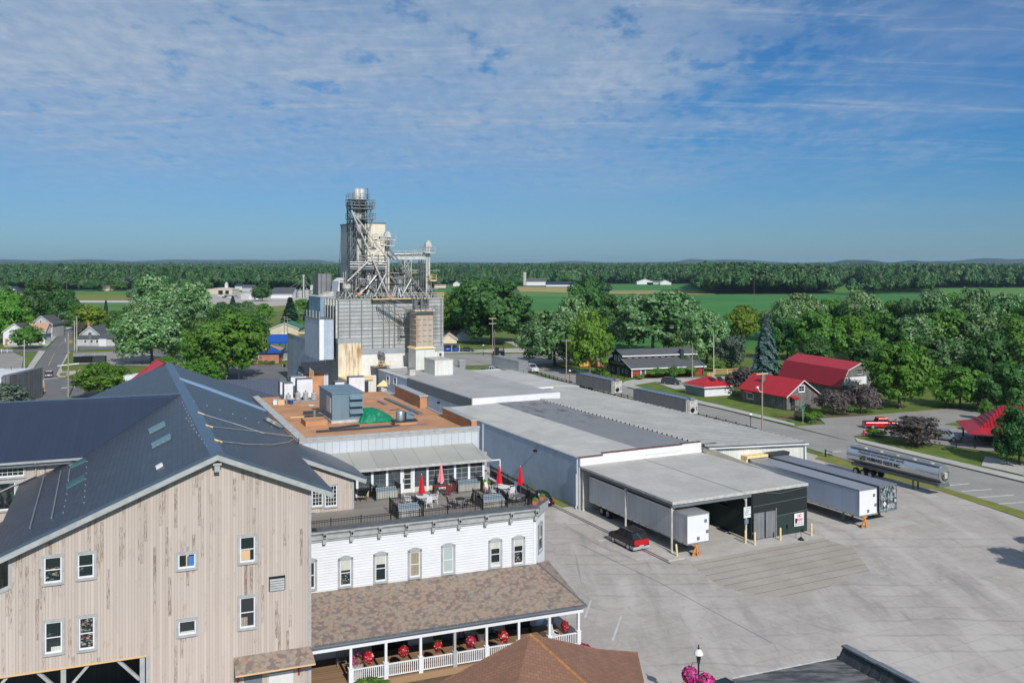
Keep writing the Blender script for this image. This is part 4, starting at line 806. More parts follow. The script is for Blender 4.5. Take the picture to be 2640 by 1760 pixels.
# solarium
sol=froot('solarium','glazed sunroom with beige metal lean-to roof opening on the terrace','sunroom',FL)
SY=14.5;SX0,SX1=4.5,17.3
b=MB(FL);b.prism([(5.0,SY-.55,11.36),(18.1,SY-.55,11.36),(17.7,MY0-.03,12.1),(4.2,MY0-.03,12.1)],(0,0,-.1));b.obj('roof',MT['solroof'],sol)
b=MB(FL);b.box(5.0,18.1,SY-.66,SY-.56,11.16,11.36);b.obj('gutter',MT['steelw'],sol)
b=MB(FL);b.path([(18.1,SY-.6,11.24),(18.9,SY-.5,11.2),(18.95,SY-.5,9.6)],.06,6);b.obj('downspout',MT['white'],sol)
b=MB(FL);b.box(SX0,17.3,SY-.06,SY,9.0,9.42);b.box(SX0,17.3,SY-.06,SY,11.1,11.34);b.obj('wall_base',MT['beige'],sol)
sxs=[FL.hit(px,1225,y=SY)[0]for px in(920,959,997,1034,1065,1101,1137,1172,1208,1245)]
for i,x in enumerate(sxs):b=MB(FL);b.box(x-.10,x+.10,SY-.12,SY+.02,9.0,11.2);b.obj('post',MT['white'],sol)
for i in range(len(sxs)-1):
 x0,x1=sxs[i]+.1,sxs[i+1]-.1
 if i==3:
  b=MB(FL);b.box(x0,x1,SY-.08,SY-.02,9.02,11.18);d=b.obj('door',MT['offwhite'],sol)
  for k in range(4):b=MB(FL);b.box(x0+.14,x1-.14,SY-.10,SY-.083,9.35+k*.42,9.35+k*.42+.36);b.obj('pane',MT['glass'],d)
  b=MB(FL);b.box(x0+.03,x0+.08,SY-.16,SY-.083,9.9,10.2);b.obj('handle',MT['black'],d);continue
 b=MB(FL);b.box(x0,x1,SY-.03,SY-.01,9.42,11.1);b.obj('pane',MT['solglass']if 'solglass' in MT else MT.setdefault('solglass',NT('sunroom_glass').fin((.05,.065,.075),.05,0,1.)),sol)
 b=MB(FL)
 for k in range(1,4):z=9.42+1.68*k/4;b.box(x0,x1,SY-.05,SY-.031,z-.016,z+.016)
 b.box((x0+x1)/2-.014,(x0+x1)/2+.014,SY-.052,SY-.033,9.42,11.1);b.obj('glazing_bar',MT['steeld' if i<5 else 'gtrim'],sol)
b=MB(FL);b.box(17.35,17.42,SY,MY0,9.0,11.3);b.obj('side_pane',MT['glass'],sol);b=MB(FL);b.box(17.36,18.4,SY+1.2,SY+1.3,9.0,11.6);b.obj('side_wall',MT['gtrim'],sol)
# terrace railing
rl=froot('terrace_railing','long black wrought iron picket railing round the roof terrace','railing',FL)
RTS=[(.3,YW+.55),(XC-.3,YW+.75),(XC2-.35,YC2+.5),(XC2-.25,17.0)]
def railing(par,f,A,B,z,h=1.08,pk=.11,posts=2.2):
 L=math.hypot(B[0]-A[0],B[1]-A[1]);n=max(1,round(L/posts));b=MB(f)
 for k in range(n):pass
 P=lambda q,zz:(A[0]+(B[0]-A[0])*q,A[1]+(B[1]-A[1])*q,zz)
 b.bar(P(0,z+.12),P(1,z+.12),.035);b.bar(P(0,z+h-.16),P(1,z+h-.16),.035);b.bar(P(0,z+h-.04),P(1,z+h-.04),.03)
 m=int(L/pk)
 for i in range(m):q=(i+.5)/m;b.tube(P(q,z+.1),P(q,z+h+.02),.016,4)
 b.obj('pickets',MT['iron'],par)
 for i in range(n+1):b=MB(f);b.bar(P(i/n,z),P(i/n,z+h+.10),.06);b.obj('post',MT['iron'],par)
for A,B in zip(RTS[:-1],RTS[1:]):railing(rl,FL,A,B,DZ)
# four skylight wells with their own railing
def well(px0,px1,py,lab,w,d):
 a=FL.hit(px0,py,z=DZ);c=FL.hit(px1,py-5,z=DZ);x0,y0=a[0],a[1];r=root('skylight_well',lab,'skylight box',FL.Wd(x0,y0,DZ),FL.ang,'railed skylight boxes on the terrace')
 f0=Frame((0,0),(1,0),(FL.sx,FL.sy))
 b=MB(f0);b.box(0,w,0,d,0,.62);b.obj('curb',MT['wellclad'],r);b=MB(f0);b.prism([(0,0,.625),(w,0,.625),(w,d/2,.84),(0,d/2,.84)],(0,0,.03));b.prism([(0,d/2,.84),(w,d/2,.84),(w,d,.625),(0,d,.625)],(0,0,.03));b.obj('glazing',MT['wellglass'],r)
 o=.16
 for A,B in(((-o,-o),(w+o,-o)),((w+o,-o),(w+o,d+o)),((w+o,d+o),(-o,d+o)),((-o,d+o),(-o,-o))):railing(r,f0,A,B,0,1.12,.13,3)
 return r
MT['wellclad']=stripes('white_ribbed_curb',(.60,.60,.56),(1,1,0),.12,.28,.75,.5,.1,.1,.4,.02,streak=False);MT['wellglass']=NT('pale_blue_skylight').fin((.34,.42,.46),.3,.0,.5)
well(971,1020,1289,'railed skylight box left of the sunroom door beside the beige gable wall',1.75,1.5);well(1182,1227,1270,'railed skylight box against the sunroom right of the maroon table',1.9,1.7)
well(1028,1075,1337,'railed skylight box at the terrace edge with a red strip at its foot',1.7,1.7);well(1247,1294,1312,'railed skylight box at the terrace edge below the white table group on the right',1.75,1.7)
b=MB();p0=FL.hit(1028,1337,z=DZ);rs=root('red_strip','red cloth strip lying along the terrace edge under the railing','cloth',FL.Wd(p0[0]+.05,p0[1]-.62,DZ),FL.ang);b.box(0,1.7,0,.12,.0,.05);b.obj('cloth',MT['redcloth'],rs)
# terrace tables, chairs and umbrellas
def umbrella(p,lab,cloth='redcloth',h=2.35,r=.24):
 rt=root('umbrella',lab,'umbrella',FL.Wd(*p),0,'folded umbrellas on the terrace');b=MB();b.tube((0,0,0),(0,0,h),.022,7);b.obj('pole',MT['steeld'],rt)
 b=MB();n=12;prof=[(.02,h+.05),(.07,h-.05),(.12,h-.35),(.13,h-.45),(.17,h-.8),(r*.95,h-1.25),(r,h-1.42),(.05,h-1.42)];i0=0
 for rr,z in prof:
  for k in range(n):t_=6.283*k/n;q=rr*(1+(.22 if k%2 else-.12)*min(1,(h-z)/1.));b.v.append((q*math.cos(t_),q*math.sin(t_),z))
 for q in range(len(prof)-1):
  for k in range(n):j=(k+1)%n;b.f.append((q*n+k,q*n+j,(q+1)*n+j,(q+1)*n+k));b.m.append(0)
 b.obj('canopy',MT[cloth],rt,smooth=True);b=MB();b.lathe((0,0,h+.04),[(.02,0),(.03,.04),(.01,.10)],8);b.obj('finial',MT['white'],rt);b=MB();b.lathe((0,0,0),[(.22,0),(.2,.06),(.05,.1)],12);b.obj('base',MT['steeld'],rt);return rt
def rtable(p,lab,m='white',r=.6,grp='terrace tables'):
 rt=root('table',lab,'table',FL.Wd(*p),0,grp);b=MB();b.lathe((0,0,.70),[(r,0),(r,.035)],20);b.obj('table_top',MT[m],rt)
 for k in range(4):t_=1.57*k+.6;b=MB();b.tube((.42*math.cos(t_),.42*math.sin(t_),0),(.3*math.cos(t_),.3*math.sin(t_),.7),.025,6);b.obj('leg',MT[m],rt)
 return rt
def chair(p,rot,lab,m='white',grp='white plastic terrace chairs'):
 rt=root('chair',lab,'chair',FL.Wd(*p),rot,grp);b=MB();b.box(-.24,.24,-.24,.22,.42,.46);b.obj('seat',MT[m],rt)
 b=MB();b.hexa([(-.24,.2,.46),(.24,.2,.46),(.24,.24,.46),(-.24,.24,.46),(-.21,.33,.98),(.21,.33,.98),(.21,.36,.98),(-.21,.36,.98)]);b.obj('backrest',MT[m],rt)
 for s in(-1,1):
  b=MB();b.box(s*.26-.025,s*.26+.025,-.22,.24,.64,.67);b.tube((s*.26,-.2,.42),(s*.26,-.2,.64),.02,4);b.obj('armrest',MT[m],rt)
  for yy in(-.22,.22):b=MB();b.tube((s*.24,yy*1.1,0),(s*.21,yy*.9,.44),.024,5);b.obj('leg',MT[m],rt)
 return rt
def D(px,py):p=FL.hit(px,py,z=DZ);return(p[0],p[1],DZ)
def atang(p,dx,dy):return(p[0]+dx,p[1]+dy,p[2])
T1=D(1087,1301);rtable(T1,'round white table under the red umbrella in front of the sunroom door');umbrella(T1,'folded red umbrella standing in the white table left of the terrace centre')
chair(atang(T1,.25,-.95),FL.ang+R(180),'white plastic chair on the near side of the left round table');chair(atang(T1,1.0,.0),FL.ang+R(-90),'white plastic chair on the right of the left round table');chair(atang(T1,-1.0,.3),FL.ang+R(80),'white plastic chair on the left of the left round table')
T2=D(1296,1276);rtable(T2,'round white table under the red umbrella near the right railing');umbrella(atang(T2,-.15,.35),'folded red umbrella over the white table nearest the downspout')
chair(atang(T2,-.95,-.2),FL.ang+R(95),'white plastic chair on the left of the right round table');chair(atang(T2,.3,-.95),FL.ang+R(190),'white plastic chair on the near side of the right round table');chair(atang(T2,.95,.1),FL.ang+R(-80),'white plastic chair between the right round table and the railing');chair(atang(T2,.1,.95),FL.ang,'white plastic chair on the far side of the right round table');chair(atang(T2,-.9,.7),FL.ang+R(40),'white plastic chair by the plants, behind the right round table')
umbrella(D(1342,1277),'folded red umbrella standing alone by the right railing')
T3=D(1137,1273);r3=root('table','square maroon wooden table against the sunroom under the pink umbrella','table',FL.Wd(*T3),FL.ang);b=MB();b.box(-.65,.65,-.45,.45,.70,.75);b.obj('table_top',MT['woodm']if 'woodm' in MT else MT.setdefault('woodm',plain('maroon_wood',(.16,.03,.035),.6)),r3)
for sx_ in(-.58,.58):
 for sy_ in(-.38,.38):b=MB();b.box(sx_-.04,sx_+.04,sy_-.04,sy_+.04,0,.7);b.obj('leg',MT['woodm'],r3)
umbrella(atang(T3,.0,.0),'folded pale pink umbrella in the maroon table against the sunroom','pinkcloth',2.45)
chair(atang(T3,.25,-.85),FL.ang+R(180),'maroon wooden chair on the near side of the square maroon table','woodm','maroon terrace chairs');chair(atang(T3,.95,-.1),FL.ang+R(-90),'maroon wooden chair on the right of the square maroon table','woodm','maroon terrace chairs')
T4=D(935,1283);rtable(T4,'round dark green iron table beside the beige gable wall','iron',.55,'dark iron terrace tables')
for i,(dx,dy,a_,lab)in enumerate(((-.2,-.85,180,'black iron chair on the near side of the table by the gable wall'),(.8,-.1,-90,'black iron chair on the right of the table by the gable wall'),(.1,.85,0,'black iron chair between the gable-side table and the sunroom'))):chair(atang(T4,dx,dy),FL.ang+R(a_),lab,'iron','black iron terrace chairs')
T5=D(1186,1308);rtable(T5,'small round black iron table at the terrace edge between two skylight boxes','iron',.4,'dark iron terrace tables')
chair(atang(T5,-.75,.0),FL.ang+R(90),'black iron chair left of the small edge table','iron','black iron terrace chairs');chair(atang(T5,.75,.1),FL.ang+R(-90),'black iron chair right of the small edge table','iron','black iron terrace chairs')
T6=D(1338,1300);rtable(T6,'round glass-topped iron table in the right front corner of the terrace','steeld',.5,'dark iron terrace tables')
chair(atang(T6,-.8,.2),FL.ang+R(100),'black iron chair left of the corner table','iron','black iron terrace chairs');chair(atang(T6,.7,.3),FL.ang+R(-70),'black iron chair between the corner table and the planter','iron','black iron terrace chairs')
for i,(px,py,lab)in enumerate(((1248,1259,'bushy green plant in a pot by the right sunroom post'),(1262,1262,'spiky yellow green plant in a pot left of the right round table'))):pot(FL,D(px,py),lab,.22,.35,'terra','leafyellow',120,'potted plants on the terrace')
for(px,py,lab)in((1380,1298,'terracotta planter box on the cornice corner with red flowers, nearer one'),(1398,1287,'terracotta planter box on the cornice corner with yellow flowers, farther one')):
 p=FL.hit(px,py,z=9.62);r=root('planter_box',lab,'planter',FL.Wd(*p),FL.ang+R(55),'planter boxes on the cornice corner');b=MB();b.box(-.28,.28,-.13,.13,0,.24,-.04);b.obj('box',MT['terra'],r);b=MB();petals(b,(0,0,.33),.2,90,3,.05,.7);b.obj('blooms',MT['leafyellow'],r)
 # roof clutter on the orange deck
def Q(px,py):p=FL.hit(px,py,z=13.13);return p
RZ2=13.13
hv=root('air_handler','large blue grey air handling unit with three hoods on the orange roof','air handler',FL.Wd(*Q(856,1091)[:2],RZ2),FL.ang)
f0=Frame((0,0),(1,0),(FL.sx,FL.sy));hw=Q(936,1087)[0]-Q(856,1091)[0]
b=MB(f0);b.box(0,hw,0,5.6,.25,2.75);b.obj('casing',MT['hvac'],hv);b=MB(f0);b.box(-.08,hw+.08,-.08,5.68,2.75,2.86);b.obj('lid',MT['hvac'],hv);b=MB(f0);b.box(-.1,hw+.1,-.1,5.7,0,.245);b.obj('curb',MT['steelw'],hv)
for k in range(3):
 z=.75+k*.68;b=MB(f0);b.prism([(hw*.56,-.003,z+.55),(hw-.02,-.003,z+.55),(hw-.02,-.48,z+.1),(hw*.56,-.48,z+.1)],(0,0,.03));b.prism([(hw*.56,-.003,z+.55),(hw*.56,-.48,z+.1),(hw*.56,-.003,z+.1)],(.03,0,0));b.obj('hood',MT['hvac'],hv)
 b=MB(f0);b.box(hw*.58,hw-.04,-.02,-.003,z-.05,z+.35);b.obj('louvre',MT['gdark'],hv)
b=MB(f0);b.box(-.03,-.003,.5,2.3,.9,2.4);b.obj('access_panel',MT['hvacfan'],hv)
tp=root('tarpaulin','crumpled green tarpaulin heap right of the air handling unit','tarpaulin',FL.Wd(*Q(965,1080)[:2],RZ2),FL.ang);b=MB();rg=random.Random(4);n=14
for j in range(n+1):
 for i in range(n+1):
  u,v=i/n*2-1,j/n*2-1;h=max(0,1-abs(u)**3)*max(0,1-abs(v)**3)*(1.0-.5*u)+rg.uniform(-.09,.09);b.v.append((u*1.75+rg.uniform(-.08,.08),v*2.+rg.uniform(-.08,.08),max(.01,h)))
for j in range(n):
 for i in range(n):k=j*(n+1)+i;b.f.append((k,k+1,k+n+2,k+n+1));b.m.append(0)
b.obj('cover',MT['green_tarp'],tp,smooth=False)
vt=root('roof_fan','small round exhaust fan with square hood on the orange roof','roof fan',FL.Wd(*Q(1042,1093)[:2],RZ2),FL.ang);b=MB();b.box(-1.0,1.1,-.5,.6,0,.3);b.obj('curb',MT['osb'],vt);b=MB();b.box(-1.08,1.18,-.58,.68,.303,.40);b.obj('flashing',MT['tarpaper'],vt)
b=MB();b.lathe((-.35,.1,.4),[(.42,0),(.42,.75),(.36,.85),(.1,.95)],16);b.obj('drum',MT['steel'],vt,smooth=True);b=MB();b.box(.15,.85,-.3,.5,.5,1.1);b.prism([(.15,-.3,1.1),(.95,-.5,.85),(.95,.6,.85),(.15,.5,1.1)],(0,0,.04));b.obj('hood',MT['hvac'],vt)
cb_=root('roof_hatch','low square orange curb on the roof in front of the white dish','roof hatch',FL.Wd(*Q(788,1100)[:2],RZ2),FL.ang);b=MB(f0);b.box(0,2.0,0,2.2,0,.5);b.obj('curb',MT['osb'],cb_)
sd_=root('satellite_dish','small white satellite dish on a short post on the orange roof','satellite dish',FL.Wd(*Q(811,1083)[:2],RZ2),FL.ang+R(20));b=MB();b.lathe((0,0,0),[(.16,0),(.13,.9),(.13,1.0)],10);b.obj('post',MT['steel'],sd_);b=MB();b.lathe((-.35,0,1.35),[(.05,-.05),(.2,-.02),(.3,.05),(.33,.14)],16);dd=b.obj('dish',MT['white'],sd_,smooth=True)
def stick(px0,py0,px1,py1,w,h,m,name,lab,cat,grp):
 a,c=Q(px0,py0),Q(px1,py1);A=Vector(FL.Wd(a[0],a[1],0));C=Vector(FL.Wd(c[0],c[1],0));d=C-A;r=root(name,lab,cat,(A.x,A.y,RZ2),math.atan2(d.y,d.x),grp);b=MB();b.box(0,d.length,-w/2,w/2,0,h);b.obj('bar',MT[m],r)
for args in(((816,1114,1030,1098),.4,.12,'tarpaper','dark metal flashing strip lying along the front of the orange roof, longest'),((850,1106,925,1098),.5,.14,'tarpaper','dark flashing bundle in front of the air handling unit'),((935,1104,1010,1098),.45,.14,'gdark','grey flashing strip lying right of the air handler front'),((1010,1101,1100,1093),.16,.08,'gdark','thin pipe lying across the front right of the orange roof'),((782,1068,826,1066),.5,.3,'tarpaper','black bundle of pipe behind the white dish'),((785,1078,842,1075),.35,.25,'tarpaper','short black pipe bundle just left of the air handler'),((748,1077,786,1075),.2,.1,'lumber','pale timber plank lying left of the white dish'),((975,1034,995,1044),.35,.08,'gdark','grey panel lying behind the green tarpaulin, nearest the wall'),((995,1028,1085,1068),.5,.12,'gdark','long grey coping piece lying along the right parapet'),((735,1037,830,1033),.35,.15,'steel','pile of pale pipe on the roof in front of the condensers'),((1005,1058,1030,1055),.12,.05,'tarpaper','short dark rod on the bare roof right of the tarpaulin')):
 stick(*args[0],args[1],args[2],args[3],'roofing_strip',args[4],'building material','roofing strips and pipes lying on the orange roof')
 # condensers and tanks at the back of the roof
def cond(px0,px1,py,h,lab,d=1.1):
 a,c=Q(px0,py),Q(px1,py);w=c[0]-a[0];r=root('condenser_unit',lab,'condenser',FL.Wd(a[0],a[1],RZ2),FL.ang,'white condenser units at the back of the roof');b=MB(f0);b.box(0,w,0,d,.2,h);b.obj('casing',MT['hvacfan'],r);b=MB(f0);b.box(-.03,w+.03,-.02,d+.03,h,h+.08);b.obj('lid',MT['gdark'],r);b=MB(f0);b.box(.05,w-.05,.05,d-.05,0,.2);b.obj('base',MT['gdark'],r)
 b=MB(f0);b.box(-.035,-.003,.1,d-.1,.3,h-.1);b.obj('fan_grille',MT['gdark'],r)
for a in((733,757,1034,1.9,'white condenser unit, leftmost of the front row at the back of the roof'),(766,809,1030,2.2,'widest white condenser unit behind the grey tanks'),(750,792,1022,2.2,'white condenser unit in the second row behind the widest one'),(744,770,1018,2.0,'white condenser unit in the back row at left'),(722,741,1021,1.6,'small white condenser unit beside the navy wing roof'),(864,890,1012,1.2,'low white condenser unit behind the air handler lid'),(900,944,1016,1.9,'wide white condenser unit with yellow tape behind the air handler')):cond(*a)
for(px,py,lab)in((743,1039,'grey ribbed tank in front of the leftmost condenser'),(768,1034,'grey ribbed tank left of the middle one'),(788,1032,'tallest grey ribbed tank before the widest condenser'),(809,1033,'grey ribbed tank beside the chimney shed')):
 r=root('tank',lab,'tank',FL.Wd(*Q(px,py)[:2],RZ2),0,'grey ribbed tanks on the roof');b=MB();pr=[]
 for k in range(6):pr+=[(.26,k*.15),(.31,k*.15+.07)]
 b.lathe((0,0,0),pr+[(.2,.95)],12);b.obj('body',MT['gtrim'],r);b=MB();b.lathe((0,0,.95),[(.06,0),(.05,.2)],8);b.obj('cap',MT['steeld'],r)
for(px,py,m,lab)in((712,1042,'hvacfan','pale grey tool box at the left edge of the orange roof'),(724,1043,'lumber','small tan box at the left edge of the orange roof'),(751,1041,'blueroof','blue and white bucket in front of the leftmost condenser')):
 r=root('box' if m!='blueroof' else 'bucket',lab,'container',FL.Wd(*Q(px,py)[:2],RZ2),FL.ang);b=MB();(b.box(-.35,.35,-.25,.25,0,.5)if m!='blueroof' else b.lathe((0,0,0),[(.2,0),(.24,.4)],12));b.obj('body',MT[m],r);b=MB();b.box(-.36,.36,-.26,.26,.5,.55);b.obj('lid',MT['steelw'],r)
 # little gabled shed with black roof between roof and mill
sh=froot('roof_hut','narrow tall hut with small black gable roof and orange front behind the condensers','hut',FL)
p=FL.hit(823,1040,z=13.13);x0=p[0]-1.2;x1=x0+3.6;y0=45.4
b=MB(FL);b.box(x0+1.0,x0+3.2,y0,y0+3,0,15.6);b.obj('wall',MT['osb'],sh);b=MB(FL);b.prism([(x0+.2,y0-.2,13.0),(x0+1.0,y0-.2,16.2),(x0+1.0,y0-.2,16.0),(x0+.35,y0-.2,13.0)],(0,3.5,0));b.prism([(x0+.9,y0-.5,15.6),(x0+3.9,y0-.5,15.6),(x0+3.7,y0+1.7,16.6),(x0+.9,y0+1.7,16.6)],(0,0,.12));b.obj('roof',MT['tarpaper'],sh)
b=MB(FL);b.box(x0+3.2,x0+3.7,y0-.05,y0+2.8,0,15.5);b.box(x0+.75,x0+1.0,y0,y0+2.8,0,15.5);b.obj('cladding',MT['metalgrey'],sh);b=MB(FL);
for k in range(5):b.path([(x0+1.5+.1*k,y0-.55,16.3-.1*k),(x0+1.45+.12*k,y0-.6,15.2),(x0+1.6,y0-.6,14.3+.1*k)],.03,4)
b.obj('cable',MT['lumber'],sh)
# ------------------------------------------------------------------ long warehouse
wh=froot('warehouse','long low warehouse with pale membrane roofs and blue grey painted block wall','warehouse',FW)
b=MB(FW);b.box(0,.3,.3,40.6,0,5.85);b.obj('wall',MT['brickpaint'],wh)
b=MB(FW);b.box(0,17.2,0,.3,0,5.1);b.obj('front_wall',MT['brickwhite'],wh)
b=MB(FW);b.box(-.02,3.0,-.02,.35,5.1,6.0);b.box(3.0,14.2,-.02,.35,5.1,6.25);b.box(9.0,14.2,-.09,-.023,5.55,5.75);b.box(14.2,17.1,-.02,.35,5.1,6.35);b.box(17.1,19.5,-.02,.35,5.1,5.95);b.obj('parapet',MT['white'],wh)
b=MB(FW);rg=random.Random(3)
for x0,x1,z in((-.05,3.0,6.0),(3.0,14.2,6.25),(14.2,17.1,6.35),(17.1,19.5,5.95)):
 x=x0
 while x<x1-.02:w=min(x1-x,rg.uniform(.35,.5));b.box(x+.01,x+w-.01,-.08,.40,z+rg.uniform(.0,.012),z+.07+rg.uniform(0,.02));x+=w
b.obj('tile_coping',MT['tilebrown']if 'tilebrown' in MT else MT.setdefault('tilebrown',plain('brown_coping_tile',(.13,.05,.035),.7,var=.35,sc=3)),wh)
b=MB(FW);b.prism([(.3,.35,5.86),(9.,.35,6.02),(9.,40.6,6.02),(.3,40.6,5.86)],(0,0,-.15));b.obj('roof',MT['membrane'],wh)
b=MB(FW);b.prism([(9.,.35,6.03),(17.1,.35,5.98),(17.1,40.6,5.98),(9.,40.6,6.03)],(0,0,-.15));b.obj('roof',MT['darkroof'],wh)
b=MB(FW);b.box(-.06,.32,.4,40.6,5.85,5.93);b.obj('roof_edge',MT['gtrim'],wh)
def zc_(x):return 5.95-(x-17.1)*.85/15.9
b=MB(FW);n=int(81/1.05)
for i in range(n):
 y=-1.35+i*1.05;y1=y+1.05
 x0,x1=17.1,33.0+.08*(i%3)
 for(ya,yb,h0,h1)in((y,y+.62,0,0),(y+.62,y+.74,0,.24),(y+.74,y+.9,.24,.24),(y+.9,y1,.24,0)):
  b.face((x0,ya,zc_(x0)+h0),(x1,ya,zc_(x1)+h0),(x1,yb,zc_(x1)+h1),(x0,yb,zc_(x0)+h1))
b.obj('ribbed_roof',MT['corrugp']if 'corrugp' in MT else MT.setdefault('corrugp',plain('pale_steel_roof',(.27,.27,.26),.55,.2,.14,.3)),wh)
b=MB(FW);b.prism([(17.1,-1.35,zc_(17.1)-.1),(33,-1.35,zc_(33)-.1),(33,-1.35,zc_(33)-.25),(17.1,-1.35,zc_(17.1)-.25)],(0,81,0));b.obj('roof_deck',MT['gdark'],wh)
b=MB(FW);b.prism([(17.3,-1.0,0),(32.7,-1.0,0),(32.7,-1.0,zc_(32.7)-.27),(17.3,-1.0,zc_(17.3)-.27)],(0,.25,0));b.box(32.5,32.7,-.75,79,0,4.75);b.obj('steel_wall',MT['ribwhite'],wh)
b=MB(FW);b.tube((17.1,-1.5,zc_(17.1)-.15),(33.1,-1.5,zc_(33)-.15),.09,6);b.obj('gutter',MT['white'],wh)
b=MB(FW);b.box(32.75,34.4,.2,2.8,0,4.2);b.obj('corner_box',MT['white'],wh);b=MB(FW);b.box(32.72,32.9,-1.1,.19,0,4.6);b.obj('blue_door',MT['hvac'],wh)
# dock shelters over trailers
for x0,x1 in((22.4,25.8),(26.0,29.3)):
 b=MB(FW);b.box(x0,x1,-2.1,-1.01,4.15,4.45);b.box(x0,x0+.25,-2.0,-1.01,1,4.15);b.box(x1-.25,x1,-2.0,-1.01,1,4.15);b.obj('dock_shelter',MT['yellowpale' if x0<25 else 'tarpaper'],wh)
 # taller far section
b=MB(FW);b.box(5.0,20.8,40.6,40.9,5.0,6.95);b.obj('white_parapet',MT['white'],wh)
b=MB(FW);b.box(5.,5.3,40.9,70,0,5.1);b.obj('far_wall',MT['ribblue'],wh);b=MB(FW);b.box(5.,5.3,70,87,0,6.6);b.obj('far_block_wall',MT['brickpaint'],wh)
b=MB(FW);b.box(4.93,5.3,40.9,70,5.1,6.85);b.obj('far_fascia',MT['gdark'],wh)
b=MB(FW);b.box(5.3,20.8,40.9,87,6.62,6.78);b.obj('roof',MT['membrane2'],wh);b=MB(FW);b.box(20.81,26,52,52.5,5.9,6.2);b.box(4.95,5.32,70,87.2,6.6,6.8);b.box(5.0,20.8,86.9,87.3,6.4,6.9);b.obj('curb',MT['white'],wh)
b=MB(FW);b.box(17.1,33.2,79.6,83,5.2,5.55);b.prism([(20.8,55,6.2),(33.2,55,5.55),(33.2,82.9,5.5),(20.8,82.9,6.2)],(0,0,-.2));b.obj('roof',MT['membrane'],wh)
for px,py0,py1 in((1004,968,988),(1017,973,990)):pass
hitwin(FW,wh,('l',5.0),997,968,1004,989,trim='white',tw=.1,split=True);hitwin(FW,wh,('l',5.0),1015,973,1023,991,trim='white',tw=.1)
b=MB(FW);b.box(4.6,4.98,66,67.4,4.2,4.9);b.obj('light_box',MT['black'],wh)
for y in(60,54):b=MB(FW);b.box(4.55,4.98,y,y+.3,4.3,4.6);b.obj('wall_lamp',MT['black'],wh)
# downspouts, sconce
for y,zt in((.5,5.8),(25.8,5.8)):
 b=MB(FW);b.path([(-.1,y,zt),(-.1,y,.5),(-.35,y,.3)],.06,6);b.obj('downspout',MT['white'],wh)
p=FW.hit(1383,1161,x=0);b=MB(FW);b.box(-.42,-.003,p[1]-.15,p[1]+.15,p[2]-.12,p[2]+.14);b.obj('wall_lamp',MT['black'],wh)
b=MB(FW);b.path([(-.25,-.15,5.0),(-.25,-.15,.15)],.05,6);b.path([(-.45,.15,4.2),(-.42,.15,.15)],.04,6);b.obj('conduit',MT['white'],wh)
# ------------------------------------------------------------------ loading canopy
cp=froot('loading_canopy','flat grey loading canopy on white posts over a parked trailer','canopy',FW)
b=MB(FW);b.box(.0,17.3,-17.,-.03,4.92,5.08);b.obj('roof',MT['canroof']if 'canroof' in MT else MT.setdefault('canroof',plain('worn_canopy_membrane',(.41,.395,.365),.85,var=.14,sc=.22)),cp)
b=MB(FW);b.box(8.6,8.68,-17,-.03,5.083,5.10);b.obj('roof_seam',MT['steeld'],cp)
b=MB(FW);b.box(-.06,17.36,-17.08,-17.0,4.80,5.10);b.box(-.08,.0,-17.0,-.03,4.86,5.10);b.obj('fascia',MT['steelw'],cp);b=MB(FW);b.box(.0,.12,-16.95,-.1,4.55,4.80);b.box(.12,9.8,-16.95,-16.8,4.45,4.79);b.obj('beam',MT['gdark'],cp)
b=MB(FW);b.prism([(17.32,-13,5.0),(17.32,-.03,5.9),(17.32,-.03,4.8),(17.32,-13,4.8)],(.12,0,0));b.obj('side_flashing',MT['ribcream'],cp)
for y,xx in((-16.7,.12),(-8.9,.10),(-.45,.12)):
 b=MB(FW);b.tube((xx,y,.13),(xx,y,4.6),.11,10);b.lathe((xx,y,.13),[(.2,0),(.2,.06)],8);b.obj('post',MT['steelw'],cp)
for xx in(9.4,):
 b=MB(FW);b.tube((xx,-16.6,0),(xx,-16.6,4.6),.11,10);b.obj('post',MT['steelw'],cp)
b=MB(FW);b.tube((.12,-16.6,3.9),(.9,-16.6,4.7),.05,6);b.tube((9.4,-16.6,4.0),(8.7,-16.6,4.7),.05,6);b.obj('brace',MT['steelw'],cp)
b=MB(FW);b.box(3.2,8.8,-.2,-.03,.2,4.6);b.obj('back_opening',MT['tarpaper'],cp)
# black mesh cage under the canopy
cg=froot('mesh_enclosure','black mesh enclosure with grey gates at the right end of the loading canopy','enclosure',FW)
MT['mesh']=plain('black_shade_mesh',(.012,.018,.018),.8,var=.35,sc=10);MT['meshg']=plain('dark_green_shade_mesh',(.018,.035,.033),.8,var=.2,sc=6)
b=MB(FW);b.box(9.9,17.25,-17.0,-16.93,2.2,4.78);b.obj('mesh_panel',MT['mesh'],cg);b=MB(FW);b.box(13.0,17.25,-17.02,-16.95,.05,2.195);b.obj('mesh_panel',MT['meshg'],cg)
b=MB(FW);b.box(17.2,17.27,-16.93,-1,.05,4.78);b.obj('mesh_panel',MT['mesh'],cg);b=MB(FW);b.box(9.85,9.92,-16.93,-1,.05,2.6);b.obj('mesh_panel',MT['meshg'],cg)
b=MB(FW);b.box(9.85,9.91,-16.9,-13.4,2.6,4.78);b.obj('mesh_panel',MT['mesh'],cg)
for z,a,c in((3.55,9.9,17.25),(2.2,12.9,17.25),(2.0,9.9,12.9)):b=MB(FW);b.tube((a,-17.08,z-.1),(c,-17.08,z+.12),.02,4);b.obj('wire',MT['steel'],cg)
b=MB(FW);b.path([(11.5,-17.1,4.72),(13.5,-17.1,4.45),(17.2,-17.1,4.72)],.02,4);b.obj('wire',MT['steel'],cg)
